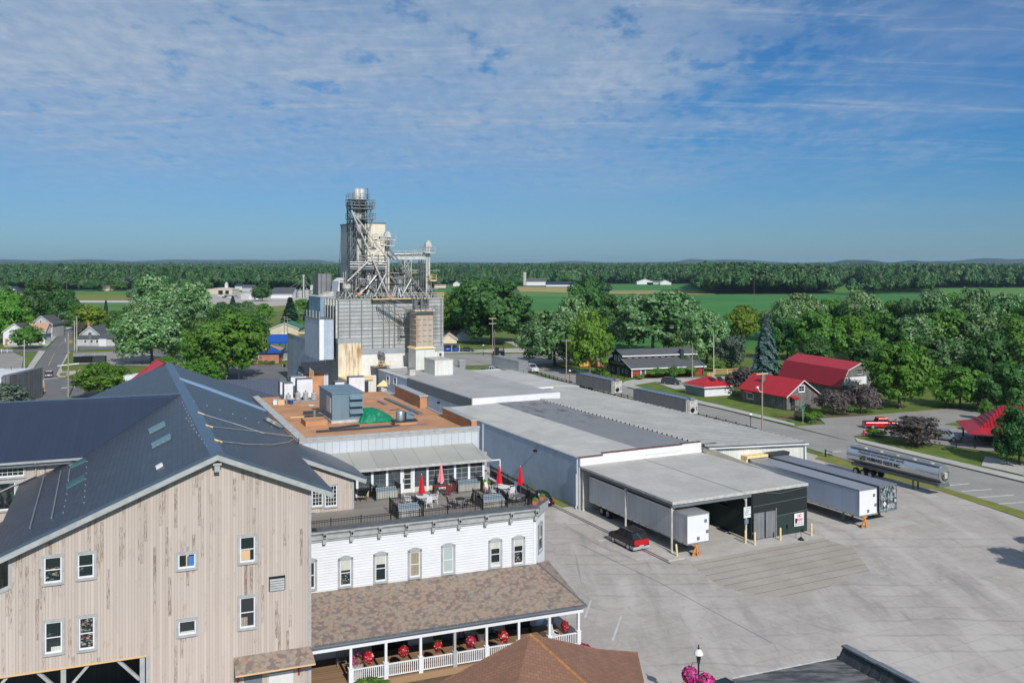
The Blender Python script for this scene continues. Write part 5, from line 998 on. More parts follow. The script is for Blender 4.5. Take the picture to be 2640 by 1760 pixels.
for x0,x1 in((9.98,11.35),(11.55,12.85)):b=MB(FW);b.box(x0,x1,-17.12,-17.04,.12,2.75);b.obj('gate',MT['gategrey']if 'gategrey' in MT else MT.setdefault('gategrey',stripes('grey_gate_boards',(.17,.175,.19),(1,0,0),.22,.08,.5,.7,0,.2,.3,.01)),cg)
b=MB(FW);b.box(12.88,12.98,-17.14,-17.03,0,3.0);b.obj('gate_post',MT['steel'],cg)
b=MB(FW);b.box(10.0,13.3,-12.,-8.,.0,.9);b.obj('pallet_stack',MT['gdark'],cg)
def bollard(p,lab,h=1.15,lean=0):
 r=root('bollard',lab,'bollard',FW.Wd(*p),0,'faded yellow bollards around the loading canopy');b=MB();b.tube((0,0,0),(lean,0,h),.1,12);b.lathe((lean,0,h),[(.1,0),(.08,.05),(.03,.08)],12);b.obj('pipe',MT['yellowpale'],r);b=MB();b.lathe((0,0,0),[(.16,0),(.13,.03)],12);b.obj('collar',MT['concrete'],r)
for px,py,lab,ln in((1746,1436,'leaning yellow bollard left of the orange trailer jack',-.1),(1922,1399,'yellow bollard in front of the white post with the sign',0),(1946,1404,'yellow bollard at the left gate of the black enclosure',0),(2012,1392,'yellow bollard right of the grey gates',0),(2092,1380,'yellow bollard at the right corner of the black enclosure',0)):
 p=FW.hit(px,py,z=0);bollard((p[0],p[1],0),lab,1.2,ln)
 # writing near the canopy
MT['ink']=plain('black_ink',(.02,.02,.025),.6);MT['redink']=plain('red_ink',(.55,.015,.03),.6);MT['blueink']=plain('blue_ink',(.03,.12,.3),.6)
sg=root('notice_sign','tall white notice sign with small blue plate on the white canopy post','sign',FW.Wd(9.4,-16.78,0),FW.ang);b=MB();b.box(-.45,.5,-.04,0,2.35,3.45);b.obj('board',MT['white'],sg);b=MB();b.box(-.36,.14,-.05,-.01,1.75,2.2);b.obj('plate',MT['hvac'],sg)
text('WARNING',.16,sg,(-.30,-.046,3.24),(R(90),0,0),MT['blueink'])
for i,s in enumerate(('PRIVATE LOT','CUSTOMERS','ONLY ALL','OTHERS TOWED')):text(s,.11,sg,(-.38,-.046,3.06-i*.15),(R(90),0,0),MT['ink'])
npk=root('no_parking_sign','large white board reading NO PARKING in red on the black enclosure','sign',FW.Wd(15.35,-17.1,0),FW.ang);b=MB();b.box(0,1.3,-.06,-.02,.75,2.1);b.obj('board',MT['white'],npk)
text('NO',.44,npk,(.42,-.066,1.68),(R(90),0,0),MT['redink'],sx=.8,bold=.01);text('PARKING',.42,npk,(.08,-.066,1.27),(R(90),0,0),MT['redink'],sx=.60,bold=.01);text('VIOLATORS WILL',.14,npk,(.1,-.066,1.05),(R(90),0,0),MT['ink'],sx=.95);text('BE TOWED AWAY',.14,npk,(.12,-.066,.87),(R(90),0,0),MT['ink'],sx=.95)
for px,py,lab,h,sg_ in((2065,1391,'black cone-based stand in front of the no parking board',1.1,False),(2052,1387,'thin black post with a small plate left of the no parking board',1.7,True)):
 p=FW.hit(px,py,z=0);r=root('stand',lab,'stand',FW.Wd(p[0],p[1],0),FW.ang);b=MB();b.tube((0,0,0),(0,0,h),.025,6);b.obj('pole',MT['black'],r);b=MB();(b.box(-.12,.12,-.04,-.02,h-.1,h+.35)if sg_ else b.lathe((0,0,0),[(.36,0),(.3,.06),(.05,.32)],14));b.obj('plate' if sg_ else 'base',MT['black'],r)
 # ------------------------------------------------------------------ trailers
def wheelset(r,x,y,rad=.5):
 for s in(0,1):
  xx=x[s];b=MB();b.wheel((xx,y,rad),rad,.28);w=b.obj('wheel',MT['rubber'],r);b=MB();o=-.15 if s==0 else .15
  b.wheel((xx+o,y,rad),rad*.55,.03,n=14);b.wheel((xx+o*1.15,y,rad),rad*.2,.05,n=10);b.obj('rim',MT['steel'],w)
def trailer(f,x0,y0,y1,lab,side='white',front='white',roof='roofal',dark=False,w=2.6,z0=1.2,z1=4.05,jack=True,legs=True):
 o=f.Wd(x0,y0,0);r=root('semi_trailer',lab,'trailer',o,f.ang,'box trailers parked in the yard');F0=Frame((0,0),(1,0),(f.sx,f.sy));L=y1-y0;b=MB(F0)
 b.box(0,w,.03,L,z0+.15,z1-.02);b.obj('body',MT[side],r)
 b=MB(F0);b.box(0,w,0,.028,z0+.1,z1-.04);fr=b.obj('front_panel',MT[front],r)
 b=MB(F0);b.box(.02,w-.02,.02,L-.02,z1-.02,z1+.01);b.obj('roof',MT[roof],r)
 b=MB(F0)
 for xx in(-.03,w-.02):b.box(xx,xx+.05,-.02,L+.02,z1-.10,z1+.03)
 b.box(0,w,-.03,.03,z1-.10,z1+.03);b.box(-.03,w+.03,-.03,L,z0,z0+.15);b.box(-.03,.03,-.04,.04,z0,z1);b.box(w-.03,w+.03,-.04,.04,z0,z1);b.obj('rail',MT['gdark' if dark else 'alu'],r)
 b=MB(F0);n=int(L/1.2)
 for k in range(n):b.box(-.045,-.031,.5+k*1.2,.72+k*1.2,z0+.03,z0+.11)
 b.obj('reflector',MT['gdark'],r)
 b=MB(F0);b.box(.75,.9,.6,L,z0-.3,z0);b.box(w-.9,w-.75,.6,L,z0-.3,z0);b.obj('chassis',MT['black'],r)
 for yy in(L-1.8,L-3.1):wheelset(r,(.2,w-.2),yy)
 if legs:
  for xx in(.55,w-.7):b=MB(F0);b.box(xx,xx+.15,2.6,2.75,.1,z0);b.box(xx-.1,xx+.25,2.5,2.85,.0,.1);b.obj('landing_leg',MT['steeld'],r)
 for px_,pz in((w-.55,z1-.9),(w*.45,z0+.35),(w-.35,z0+.9)):
  b=MB(F0);b.box(px_,px_+.28,-.06,-.002,pz,pz+.3);b.obj('fitting',MT['gdark' if not dark else 'steelw'],r)
 return r
MT['roofal']=plain('dull_aluminium_roof',(.34,.35,.36),.5,.4,.08);MT['tblue']=stripes('pale_blue_grey_trailer_side',(.42,.50,.62),(0,1,0),1.2,.015,.45,.35,.1,.05,.1,.01,streak=False)
MT['tgrey']=stripes('grey_trailer_side',(.50,.53,.55),(0,1,0),1.2,.02,.6,.35,.15,.05,.1,.01,streak=False);MT['tdark']=plain('scuffed_black_trailer',(.05,.06,.07),.5,.2,.5,2.5)
t=NT('patched_black_front');n=t.noise(1.,t.scale(t.tc(),(3,3,2)),6,.7);MT['tpatch']=t.fin(t.mix(t.map(n,.48,.54),(.03,.04,.045,1),(.26,.30,.32,1)),.5)
t=NT('blue_black_roof');MT['troofd']=t.fin(t.mix(t.noise(1.5),(.20,.21,.24,1),(.27,.28,.30,1)),.5,.3)
T_1=trailer(FW,.62,-18.4,-.9,'white box trailer with its tail under the flat loading canopy','tgrey','white')
text('2',.25,T_1,(-.052-.15+(-.0),16.6,1.75),(R(90),0,R(-90)),MT['ink']);text('HP-85R 530051',.22,T_1,(-.07-.12,14.4,1.75),(R(90),0,R(-90)),MT['ink'])
T_2=trailer(FW,22.9,-18.7,-1.9,'white fronted box trailer with a pale blue side beside the black enclosure','tblue','white')
T_3=trailer(FW,26.25,-18.4,-1.9,'scuffed black box trailer standing right of the white fronted one','tdark','tpatch','troofd',True)
b=MB();b.prism([(.75,-.045,1.75),(.98,-.045,2.05),(.75,-.045,2.35),(.52,-.045,2.05)],(0,-.012,0));b.obj('diamond_placard',MT['white'],T_3)
text('1',.3,T_3,(.68,-.062,1.94),(R(90),0,0),MT['ink']);text('6 4E7',.34,T_3,(1.55,-.055,1.5),(R(90),0,0),MT['white'],sx=.9)
for(px,py,lab)in((1798,1433,'orange trailer jack under the nose of the white canopy trailer'),(2233,1361,'orange trailer jack under the white fronted trailer'),(2265,1331,'orange trailer jack between the white and black trailers')):
 p=FW.hit(px,py,z=0);r=root('trailer_jack',lab,'trailer jack',FW.Wd(p[0],p[1]+.2,0),FW.ang,'orange trailer jacks');b=MB()
 b.bar((-.45,0,.08),(.12,0,1.1),.11);b.bar((.45,0,.08),(-.12,0,1.1),.11);b.box(-.3,.3,-.1,.1,1.1,1.19);b.bar((0,-.25,.1),(0,0,1.1),.1);b.box(-.5,.5,-.06,.06,.06,.14);b.obj('frame',MT['orange']if 'orange' in MT else MT.setdefault('orange',plain('orange_paint',(.62,.22,.03),.5)),r)
 for s in(-.45,.45):b=MB();b.wheel((s,.12,.16),.16,.08);b.obj('wheel',MT['rubber'],r)
 # tank trailer
TX,TY0,TY1=41.7,-13.6,.3
tk=root('tank_trailer','polished silver tank trailer lettered for a feed company beside the road','tank trailer',FW.Wd(TX,TY0,0),FW.ang);F0=Frame((0,0),(1,0),(FW.sx,FW.sy));L=TY1-TY0;zc0,RR=2.55,1.02
t=NT('polished_tank_steel');n=t.noise(.6,t.scale(t.tc(),(1,.3,1)));MT['tank']=t.fin(t.mix(n,(.50,.53,.56,1),(.66,.69,.72,1)),.24,.8)
b=MB(F0);nn=32;
for y in(0,L):
 for k in range(nn):t_=6.283185*k/nn;b.v.append(F0.P(RR+RR*math.cos(t_),y,zc0+RR*.98*math.sin(t_)))
for k in range(nn):j=(k+1)%nn;b.f.append((k,j,nn+j,nn+k));b.m.append(0)
b.f.append(tuple(range(nn)));b.f.append(tuple(range(2*nn-1,nn-1,-1)));b.m+=[0,0];b.obj('tank',MT['tank'],tk,smooth=True)
b=MB(F0);b.tube((RR,-.12,zc0),(RR,-.003,zc0),RR*.97,28,RR*.99);b.obj('front_head',MT['alu'],tk,smooth=True)
b=MB(F0);b.path([(RR+.45*math.cos(a),-.2,zc0-.25+.42*math.sin(a))for a in[i*.45+.6 for i in range(13)]],.05,6);b.obj('hose',MT['black'],tk);b=MB(F0);b.box(RR-.25,RR+.25,-.32,-.12,zc0-.35,zc0+.3);b.obj('valve_box',MT['steelw'],tk)
for s in(-.55,.5):b=MB(F0);b.tube((RR+s,-.22,zc0-.3),(RR+s,-.22,zc0+.35),.04,6);b.tube((RR+s-.15,-.22,zc0+.35),(RR+s+.15,-.22,zc0+.35),.03,6);b.obj('pipe',MT['steeld'],tk)
b=MB(F0);b.box(.45,1.6,.2,L-.2,zc0+RR-.05,zc0+RR+.04);b.obj('walkway',MT['steel'],tk);b=MB(F0)
for xx in(.4,1.62):b.tube((xx,.2,zc0+RR+.12),(xx,L-.2,zc0+RR+.12),.03,5)
b.obj('walkway_rail',MT['alu'],tk)
for k in range(5):b=MB(F0);b.lathe((1.0,1.6+k*2.5,zc0+RR+.04),[(.26,0),(.26,.1),(.1,.14)],12);b.obj('hatch',MT['steelw'],tk)
b=MB(F0);b.prism([(-.02,.1,1.55),(-.02,L-.3,1.55),(.35,L-.3,1.35),(.35,.1,1.35)],(0,0,.04));b.prism([(.0,-.1,1.1),(2.0,-.1,1.1),(1.7,-.1,1.65),(.3,-.1,1.65)],(0,.5,0));b.box(.7,.85,.4,L-.2,1.05,1.5);b.box(1.2,1.35,.4,L-.2,1.05,1.5);b.obj('chassis',MT['steeld'],tk)
for yy in(L-1.3,L-2.5,L-3.7):wheelset(tk,(.05,1.95),yy,.48)
for s in(.5,1.4):b=MB(F0);b.box(s,s+.16,3.9,4.06,0,1.1);b.obj('landing_leg',MT['steeld'],tk)
b=MB(F0);b.path([(.2,L+.1,1.2),(.2,L+.1,3.75)],.025,5);b.path([(.7,L+.1,1.2),(.7,L+.1,3.75)],.025,5)
for k in range(8):b.tube((.2,L+.1,1.4+k*.3),(.7,L+.1,1.4+k*.3),.02,4)
b.obj('ladder',MT['steel'],tk)
def wrap(o,off=.06):
 """bend flat lettering (x along the tank, y = arc length up the side) round the barrel"""
 for v in o.data.vertices:
  s=v.co.x;a=math.pi-(v.co.y)/RR;rr=RR+off+v.co.z
  p=F0.P(RR+rr*math.cos(a),s,zc0+rr*.98*math.sin(a));v.co=p
 o.data.update()
def tanktext(s,size,y,up,m,sx=1.,shear=0.,bold=0):
 cu=bpy.data.curves.new('t','FONT');cu.body=s;cu.size=size;cu.shear=shear;cu.offset=bold;cu.resolution_u=3;o=bpy.data.objects.new('t',cu);COL.objects.link(o)
 dg=bpy.context.evaluated_depsgraph_get();me=bpy.data.meshes.new_from_object(o.evaluated_get(dg));bpy.data.objects.remove(o);me.materials.clear();me.materials.append(m)
 o=bpy.data.objects.new('lettering',me);COL.objects.link(o);o.parent=tk
 for v in o.data.vertices:v.co=Vector((y-v.co.x*sx,v.co.y+up,.002))
 wrap(o);return o
tanktext('Products and answers that work.',.56,L-1.75,.52,MT['ink'],.96,.3,.008);tanktext('HUBBARD FEEDS INC.',.62,L-3.35,-.20,MT['ink'],.86,0,.02)
b=MB();
for(a0,a1,u0,u1,m)in((0,.42,.02,.30,0),(.48,.9,.02,.30,1),(0,.42,-.36,-.04,1),(.48,.9,-.36,-.04,0)):
 b.mi=m;k0=len(b.v)
 for i in range(5):
  for j in(0,1):b.v.append((L-2.2-(a0 if j==0 else a1),u0+(u1-u0)*i/4,.002))
 for i in range(4):b.f.append((k0+2*i,k0+2*i+1,k0+2*i+3,k0+2*i+2));b.m.append(m)
o=b.obj('emblem',[plain('olive_green',(.17,.22,.05),.4),plain('dark_green',(.03,.09,.05),.4)],tk);wrap(o)
# road-side trailers seen over the warehouse
def hopper(f,x0,y0,y1,lab):
 o=f.Wd(x0,y0,0);r=root('hopper_trailer',lab,'trailer',o,f.ang,'grey feed trailers behind the warehouse');F1=Frame((0,0),(1,0),(f.sx,f.sy));L=y1-y0;w=2.55
 b=MB(F1);b.box(0,w,.1,L,1.15,3.55);b.obj('body',MT['hopside']if 'hopside' in MT else MT.setdefault('hopside',stripes('dull_grey_trailer_side',(.21,.215,.215),(0,1,0),.6,.03,.25,.5,.3,.1,.2,.01)),r)
 b=MB(F1);b.box(0,w,0,.098,1.0,3.5);b.obj('front_panel',MT['steelw'],r)
 b=MB(F1)
 for k in range(int(L/1.1)):b.tube((.15,.5+k*1.1,3.55),(.15,1.35+k*1.1,3.68),.09,6)
 b.obj('tarp_roll',MT['tarpaper'],r);b=MB(F1);b.box(.3,w-.3,.2,L,3.56,3.66);b.obj('top',MT['hvac'],r);b=MB(F1);b.tube((w-.15,.2,3.7),(w-.15,L,3.7),.08,6);b.obj('top_rail',MT['steel'],r)
 b=MB(F1);b.path([(.18,-.08,1.1),(.18,-.08,3.5)],.03,4);b.path([(.62,-.08,1.1),(.62,-.08,3.5)],.03,4)
 for k in range(7):b.tube((.18,-.08,1.3+k*.33),(.62,-.08,1.3+k*.33),.025,4)
 b.obj('ladder',MT['black'],r);b=MB(F1);b.path([(1.4+.38*math.cos(a),-.1,1.7+.38*math.sin(a))for a in[i*.6 for i in range(12)]],.07,6);b.box(1.15,1.6,-.2,-.02,1.5,1.95);b.obj('hose_reel',MT['black'],r)
 b=MB(F1);b.box(.8,1.8,-.25,.6,3.55,4.0);b.obj('blower',MT['steel'],r);b=MB(F1);b.box(2.2,2.35,-.1,-.02,1.6,2.3);b.prism([(1.1,-.05,2.9),(1.35,-.05,3.3),(1.35,-.05,2.9)],(0,-.02,0));b.obj('bracket',MT['gdark'],r)
 for yy in(L-1.2,L-2.4):wheelset(r,(.2,w-.2),yy)
 return r
p=FW.of(*G(1577,1012,1.15)[:2]);hopper(FW,p[0],p[1],p[1]+14.5,'grey feed trailer with a ladder and hose, nearer the dark green shop')
p=FW.of(*G(1769,1066,1.15)[:2]);hopper(FW,p[0],p[1],p[1]+16.5,'grey feed trailer with a ladder and hose, nearer the white shed')
p=FW.of(*G(1337,961,1.2)[:2]);trailer(FW,p[0],p[1],p[1]+15.5,'grey box trailer with a silver nose near the far fence end','tgrey','alu')
# rooftop pieces
def onroofbox(px0,px1,py,z,h,d,lab,m='ribwhite',name='roof_housing',top='steelw'):
 a=FW.hit(px0,py,z=z);c=FW.hit(px1,py,y=a[1]);r=root(name,lab,'roof housing',FW.Wd(a[0],a[1],z),FW.ang);F1=Frame((0,0),(1,0),(FW.sx,FW.sy));b=MB(F1);b.box(0,c[0]-a[0],0,d,0,h);b.obj('housing',MT[m],r);b=MB(F1);b.box(-.06,c[0]-a[0]+.06,-.06,d+.06,h,h+.1);b.obj('lid',MT[top],r);return r
onroofbox(1121,1168,968,6.78,2.9,5.5,'white ribbed penthouse on the far warehouse roof beside the dryer tower');onroofbox(1056,1071,968,6.78,1.2,1.2,'small square hooded vent on the far warehouse roof','steelw','roof_vent','steeld')
onroofbox(1185,1200,950,6.4,1.6,1.2,'grey ventilation unit behind the ribbed penthouse','steel','roof_vent')
# ------------------------------------------------------------------ feed mill
ml=froot('feed_mill','tall weathered feed mill with steel bins and a tangle of elevator legs and spouts','feed mill',FM)
def mh(px,py,y=0.):return FM.hit(px,py,y=y)
def mx(px,y=0.):return mh(px,800,y)[0]
def mz(px,py,y=0.):return mh(px,py,y)[2]
MW=mx(1143);MTOP=mz(1000,771);zA=mz(900,872);zB=mz(1000,897);xr=mx(932);DP=9.1
def part(name,m,fn,par=None,**k):b=MB(FM);fn(b);return b.obj(name,MT[m],par or ml,**k)
part('bin_block','bin',lambda b:(b.box(0,xr,0,DP,zA,MTOP),b.box(xr,MW,0,DP,zB,MTOP)))
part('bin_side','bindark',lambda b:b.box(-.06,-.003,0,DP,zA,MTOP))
def posts(b):
 for px in(872.5,902,932,960,988,1003,1017,1137):x=mx(px);b.box(x-.09,x+.09,-.10,-.003,zA if px<931 else zB,MTOP)
part('bin_stiffener','steeld',posts)
def ribs(b):
 z=MTOP-.2
 while z>zB+.2:
  b.box(.1 if z>zA+.1 else xr+.05,MW-.1,-.06,-.003,z-.07,z+.05);z-=.78
part('bin_rib','steel',ribs)
def fins(b):
 for k in range(5):y=.3+k*2.1;b.box(-.42,-.065,y,y+.25,zA+.05,MTOP)
part('side_fin','steelw',fins)
part('band','bandgrey' if 'bandgrey' in MT else(MT.setdefault('bandgrey',plain('grey_band_steel',(.30,.33,.35),.5,.2,.12,.5))and 'bandgrey'),lambda b:(b.box(-.08,xr+.02,-.09,DP,zA-.95,zA-.003),b.box(xr+.02,MW+.05,-.12,DP,zB-1.1,zB-.003)))
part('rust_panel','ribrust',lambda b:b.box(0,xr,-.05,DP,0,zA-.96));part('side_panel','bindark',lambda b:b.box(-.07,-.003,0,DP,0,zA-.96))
part('block_wall','brickwhite',lambda b:b.box(xr+.02,mx(1037),-.04,DP,0,zB-1.11));part('block_wall','ribwhite',lambda b:b.box(mx(1037)+.02,MW+.1,-.03,DP,0,zB-1.11))
w=window(FM,ml,('f',-.035),mx(1130),mx(1140),mz(1135,927),mz(1135,908),trim='offwhite',tw=.1)
# dryer tower in front
tx0,tx1=mx(1073,-7),mx(1117,-7);tz0,tz1=mz(1090,894,-7),mz(1090,802,-7)
part('dryer_tower','dryer' if 'dryer' in MT else(MT.setdefault('dryer',stripes('tan_dryer_steel',(.40,.35,.29),(1,1,0),1.25,.04,.5,.6,.1,.1,.5,.02,rust=.5))and 'dryer'),lambda b:b.box(tx0,tx1,-7,-3.2,tz0,tz1))
def dl(b):
 for j in range(6):
  for i in range(3):x=tx0+.25+i*(tx1-tx0)/3;z=tz0+1.2+j*(tz1-tz0-1)/5.6;b.box(x,x+(tx1-tx0)/3-.5,-7.16,-7.003,z-.09,z+.06)
part('dryer_louvre','dryerl' if 'dryerl' in MT else(MT.setdefault('dryerl',plain('pale_rusty_steel',(.42,.32,.22),.6,.1,.3,2))and 'dryerl'),dl)
def dl2(b):
 for j in range(6):
  z=tz0+1.2+j*(tz1-tz0-1)/5.6
  b.box(tx0-.14,tx0-.003,-6.6,-3.5,z-.09,z+.08)
part('dryer_louvre','steelw',dl2)
part('dryer_skirt','yellowpale',lambda b:b.hexa([(tx0-.5,-7.5,tz0-.35),(tx1+.5,-7.5,tz0-.35),(tx1+.5,-2.8,tz0-.35),(tx0-.5,-2.8,tz0-.35),(tx0,-7,tz0+.05),(tx1,-7,tz0+.05),(tx1,-3.2,tz0+.05),(tx0,-3.2,tz0+.05)]))
part('dryer_base','ribwhite',lambda b:b.box(tx0-.15,tx1+.25,-7.2,-3,0,tz0-.36));part('dryer_cap','ribrust',lambda b:b.box(tx0-.4,tx1+.3,-7.4,-2.8,tz1,tz1+.35))
def mach(b):
 rg=random.Random(8)
 for i in range(16):x=rg.uniform(tx0,tx1-.4);y=rg.uniform(-6.6,-3.8);b.box(x,x+rg.uniform(.3,.9),y,y+.6,tz1+.36,tz1+rg.uniform(.8,2.6))
 for i in range(10):x=rg.uniform(tx0,tx1);b.tube((x,rg.uniform(-6.8,-3.5),tz1+.4),(x+rg.uniform(-1,1),rg.uniform(-6.5,-3.5),tz1+3),.08,5)
part('dryer_machinery','steeld',mach)
def rails(b,pts,z,h=1.05,r=.03,closed=False):
 P=list(pts)+([pts[0]]if closed else[])
 for a,c in zip(P[:-1],P[1:]):
  for hh in(h,h*.55):b.tube((a[0],a[1],z+hh),(c[0],c[1],z+hh),r,4,cap=False)
  L=math.hypot(c[0]-a[0],c[1]-a[1]);n=max(1,int(L/1.5))
  for i in range(n+1):q=i/n;b.tube((a[0]+(c[0]-a[0])*q,a[1]+(c[1]-a[1])*q,z),(a[0]+(c[0]-a[0])*q,a[1]+(c[1]-a[1])*q,z+h),r,4,cap=False)
part('dryer_railing','steeld',lambda b:rails(b,[(tx0-1.4,-7.6),(tx1+1.2,-7.6),(tx1+1.2,-3)],tz1-.2));part('dryer_catwalk','steeld',lambda b:b.box(tx0-1.4,tx1+1.2,-7.7,-7.2,tz1-.35,tz1-.2))
def stairw(b,P0,P1,n,w=.7,dy=.8):
 for k in range(n):q=k/n;x=P0[0]+(P1[0]-P0[0])*q;y=P0[1]+(P1[1]-P0[1])*q;z=P0[2]+(P1[2]-P0[2])*q;b.box(x,x+.3,y,y+dy,z,z+.05)
 for yy in(0,dy):b.tube((P0[0],P0[1]+yy,P0[2]),(P1[0],P1[1]+yy,P1[2]),.07,4);b.tube((P0[0],P0[1]+yy,P0[2]+1),(P1[0],P1[1]+yy,P1[2]+1),.04,4)
 # roof level railings, walkway stair to the dryer
part('roof_deck','steelw',lambda b:b.box(-.1,MW+.1,-.12,DP+.1,MTOP,MTOP+.12))
part('roof_railing','steelw',lambda b:rails(b,[(0,0),(mx(1120),0)],MTOP+.12));part('yellow_railing','yellowpale',lambda b:rails(b,[(mx(1112),-.02),(MW,-.02),(MW,DP)],MTOP+.12));part('side_railing','steelw',lambda b:rails(b,[(0,0),(0,DP)],MTOP+.12))
part('catwalk','yellowpale',lambda b:(b.box(mx(960,-1),mx(1105,-1),-1.4,-.15,MTOP+.0,MTOP+.18)));part('catwalk_railing','steelw',lambda b:rails(b,[(mx(960,-1.4),-1.4),(mx(1105,-1.4),-1.4)],MTOP+.2))
part('stair','steeld',lambda b:stairw(b,(mx(975,-2),-3,MTOP),(tx0-.3,-5,tz1),16,dy=.9));part('stair','steeld',lambda b:[b.tube((mx(975,-2)+i*.7,-3-(i*.13),MTOP-i*.42),(mx(975,-2)+i*.7+.7,-3,MTOP-i*.42-1.6),.05,4)for i in range(10)])
def cage(b,x,y,z0,z1):
 for k in range(int((z1-z0)/1.0)):z=z0+k*1.;b.box(x-.35,x+.35,y-.7,y-.66,z,z+.05);b.box(x-.35,x-.31,y-.7,y,z,z+.05);b.box(x+.31,x+.35,y-.7,y,z,z+.05)
 for s in(-.33,0,.33):b.tube((x+s,y-.68,z0),(x+s,y-.68,z1),.03,4)
 for k in range(int((z1-z0)/.4)):b.tube((x-.2,y-.06,z0+k*.4),(x+.2,y-.06,z0+k*.4),.02,4)
part('caged_ladder','black',lambda b:cage(b,mx(1028),-.1,mz(1028,877),mz(1028,815)));part('caged_ladder','black',lambda b:cage(b,mx(1122,-2),-1.5,mz(1122,872,-2),mz(1122,785,-2)))
# headhouse
hx0,hx1,hy=mx(925,11),mx(993,11),11;hz=mz(960,576,11);hl=FM.hit(893,600,x=hx0)[1]
t=NT('grey_cream_headhouse_side');MT['headside']=stripes('grey_headhouse_siding',(.40,.44,.46),(1,1,0),.5,.08,.35,.6,0,.06,.4,.02)
part('headhouse','ribcream',lambda b:b.box(hx0+.05,hx1,hy,hy+8,0,hz));part('headhouse_side','headside',lambda b:b.prism([(hx0,hy,8),(hx0,hy+14,8),(hx0,hy+14,hz),(hx0,hy,hz)],(.045,0,0)))
part('headhouse_roof','steeld',lambda b:b.box(hx0-.15,hx1+.2,hy-.15,hy+14.1,hz,hz+.25));window(FM,ml,('f',hy),mx(957,hy),mx(967,hy),mz(960,645,hy),mz(960,636,hy),trim='steeld',tw=.06)
part('downspout','steeld',lambda b:b.tube((hx0+.0,hy+13,hz),(hx0-1.2,hy+13,MTOP),.08,5))
# lattice leg tower
def lattice(b,x0,x1,y0,y1,z0,z1,bay=3.2,r=.09,rd=.05):
 C=[(x0,y0),(x1,y0),(x1,y1),(x0,y1)]
 for c in C:b.tube((c[0],c[1],z0),(c[0],c[1],z1),r,4)
 n=max(1,round((z1-z0)/bay))
 for k in range(n):
  za,zb=z0+(z1-z0)*k/n,z0+(z1-z0)*(k+1)/n
  for i in range(4):
   a,c=C[i],C[(i+1)%4];b.tube((a[0],a[1],za),(c[0],c[1],zb),rd,4,cap=False);b.tube((c[0],c[1],za),(a[0],a[1],zb),rd,4,cap=False);b.tube((a[0],a[1],zb),(c[0],c[1],zb),rd*1.2,4,cap=False)
LY=3.0
part('lattice_tower','steeld',lambda b:lattice(b,mx(903,LY),mx(919,LY),LY,LY+2.2,MTOP,mz(910,520,LY),2.6,.13,.07));part('lattice_tower','steeld',lambda b:lattice(b,mx(932,LY),mx(946,LY),LY,LY+1.8,MTOP,mz(940,520,LY),2.6,.12,.06))
for px,py,r_,m in((923,512,.42,'steelw'),(929,512,.34,'steelw'),(936,520,.28,'steeld')):part('elevator_leg',m,lambda b:b.tube((mx(px,LY+.5),LY+.5,MTOP),(mx(px,LY+.5),LY+.5,mz(px,py,LY+.5)),r_,10),smooth=True)
def head(b,px,py,y,r,h):b.lathe((mx(px,y),y,mz(px,py,y)),[(r,-h),(r,0),(r*.85,r*.5),(r*.45,r*.85),(.05,r)],16)
part('leg_head','steelw',lambda b:head(b,921,494,LY+.5,.75,2.2),smooth=True);part('leg_head','steelw',lambda b:head(b,932,494,LY+.5,.7,2.0),smooth=True)
def plat(name,px0,px1,py,y0=LY-1.2,y1=LY+2.4,rail=True,m='steeld'):
 x0,x1=mx(px0,y0),mx(px1,y0);z=mz((px0+px1)/2,py,y0);b=MB(FM);b.box(x0,x1,y0,y1,z-.22,z);o=b.obj(name,MT[m],ml)
 if rail:b=MB(FM);rails(b,[(x0,y0),(x1,y0),(x1,y1),(x0,y1)],z,1.1,.045,True);b.obj('platform_railing',MT[m],o)
for a in((905,953,513),(904,967,528),(904,968,563),(906,966,536),(925,955,601),(950,970,640)):plat('platform',*a)
part('stair','steeld',lambda b:stairw(b,(mx(950,LY-1),LY-1.3,mz(950,562,LY)),(mx(963,LY-1),LY-1.3,mz(963,529,LY)),10));part('stair','steeld',lambda b:stairw(b,(mx(947,LY-1),LY-1.3,mz(947,603,LY)),(mx(962,LY-1),LY-1.3,mz(962,565,LY)),12))
part('stair','steeld',lambda b:stairw(b,(mx(955,LY-1),LY-1.3,mz(955,638,LY)),(mx(945,LY-1),LY-1.3,mz(945,603,LY)),10));part('vent_pipe','steeld',lambda b:b.path([(mx(948,LY),LY,mz(948,515,LY)),(mx(948,LY),LY,mz(948,488,LY)),(mx(946,LY),LY,mz(948,486,LY))],.12,6));part('vent_pipe','steeld',lambda b:b.tube((mx(909,LY),LY,mz(909,520,LY)),(mx(909,LY),LY,mz(909,497,LY)),.06,5))
# middle and right legs
MY=2.0
def leg(px,pyt,w_,y=MY,m='steelw'):
 x=mx(px,y);zt=mz(px,pyt,y);part('elevator_leg',m,lambda b:(b.tube((x-w_*.7,y,MTOP),(x-w_*.7,y,zt),w_*.6,10),b.tube((x+w_*.7,y,MTOP),(x+w_*.7,y,zt),w_*.6,10)),smooth=True);b=MB(FM);nn=14
 P=[(x+(w_*1.7)*math.cos(math.pi*i/nn),y-.45,zt+1.1*math.sin(math.pi*i/nn)*1.2)for i in range(nn+1)];b.prism(P,(0,.9,0));b.obj('leg_head',MT[m],ml)
leg(998,612,.42);leg(1103,636,.40,1.5)
for a in((973,1021,617),(995,1017,632)):plat('platform',*a,y0=MY-1.6,y1=MY+1.8,m='steelw')
plat('platform',1095,1122,650,y0=.2,y1=3.2,m='steelw');plat('platform',1110,1125,722,y0=0,y1=2.5,m='yellowpale')
part('motor_box','steelw',lambda b:b.box(mx(975,MY),mx(988,MY),MY-1.3,MY-.3,mz(980,617,MY)+.05,mz(980,609,MY)))
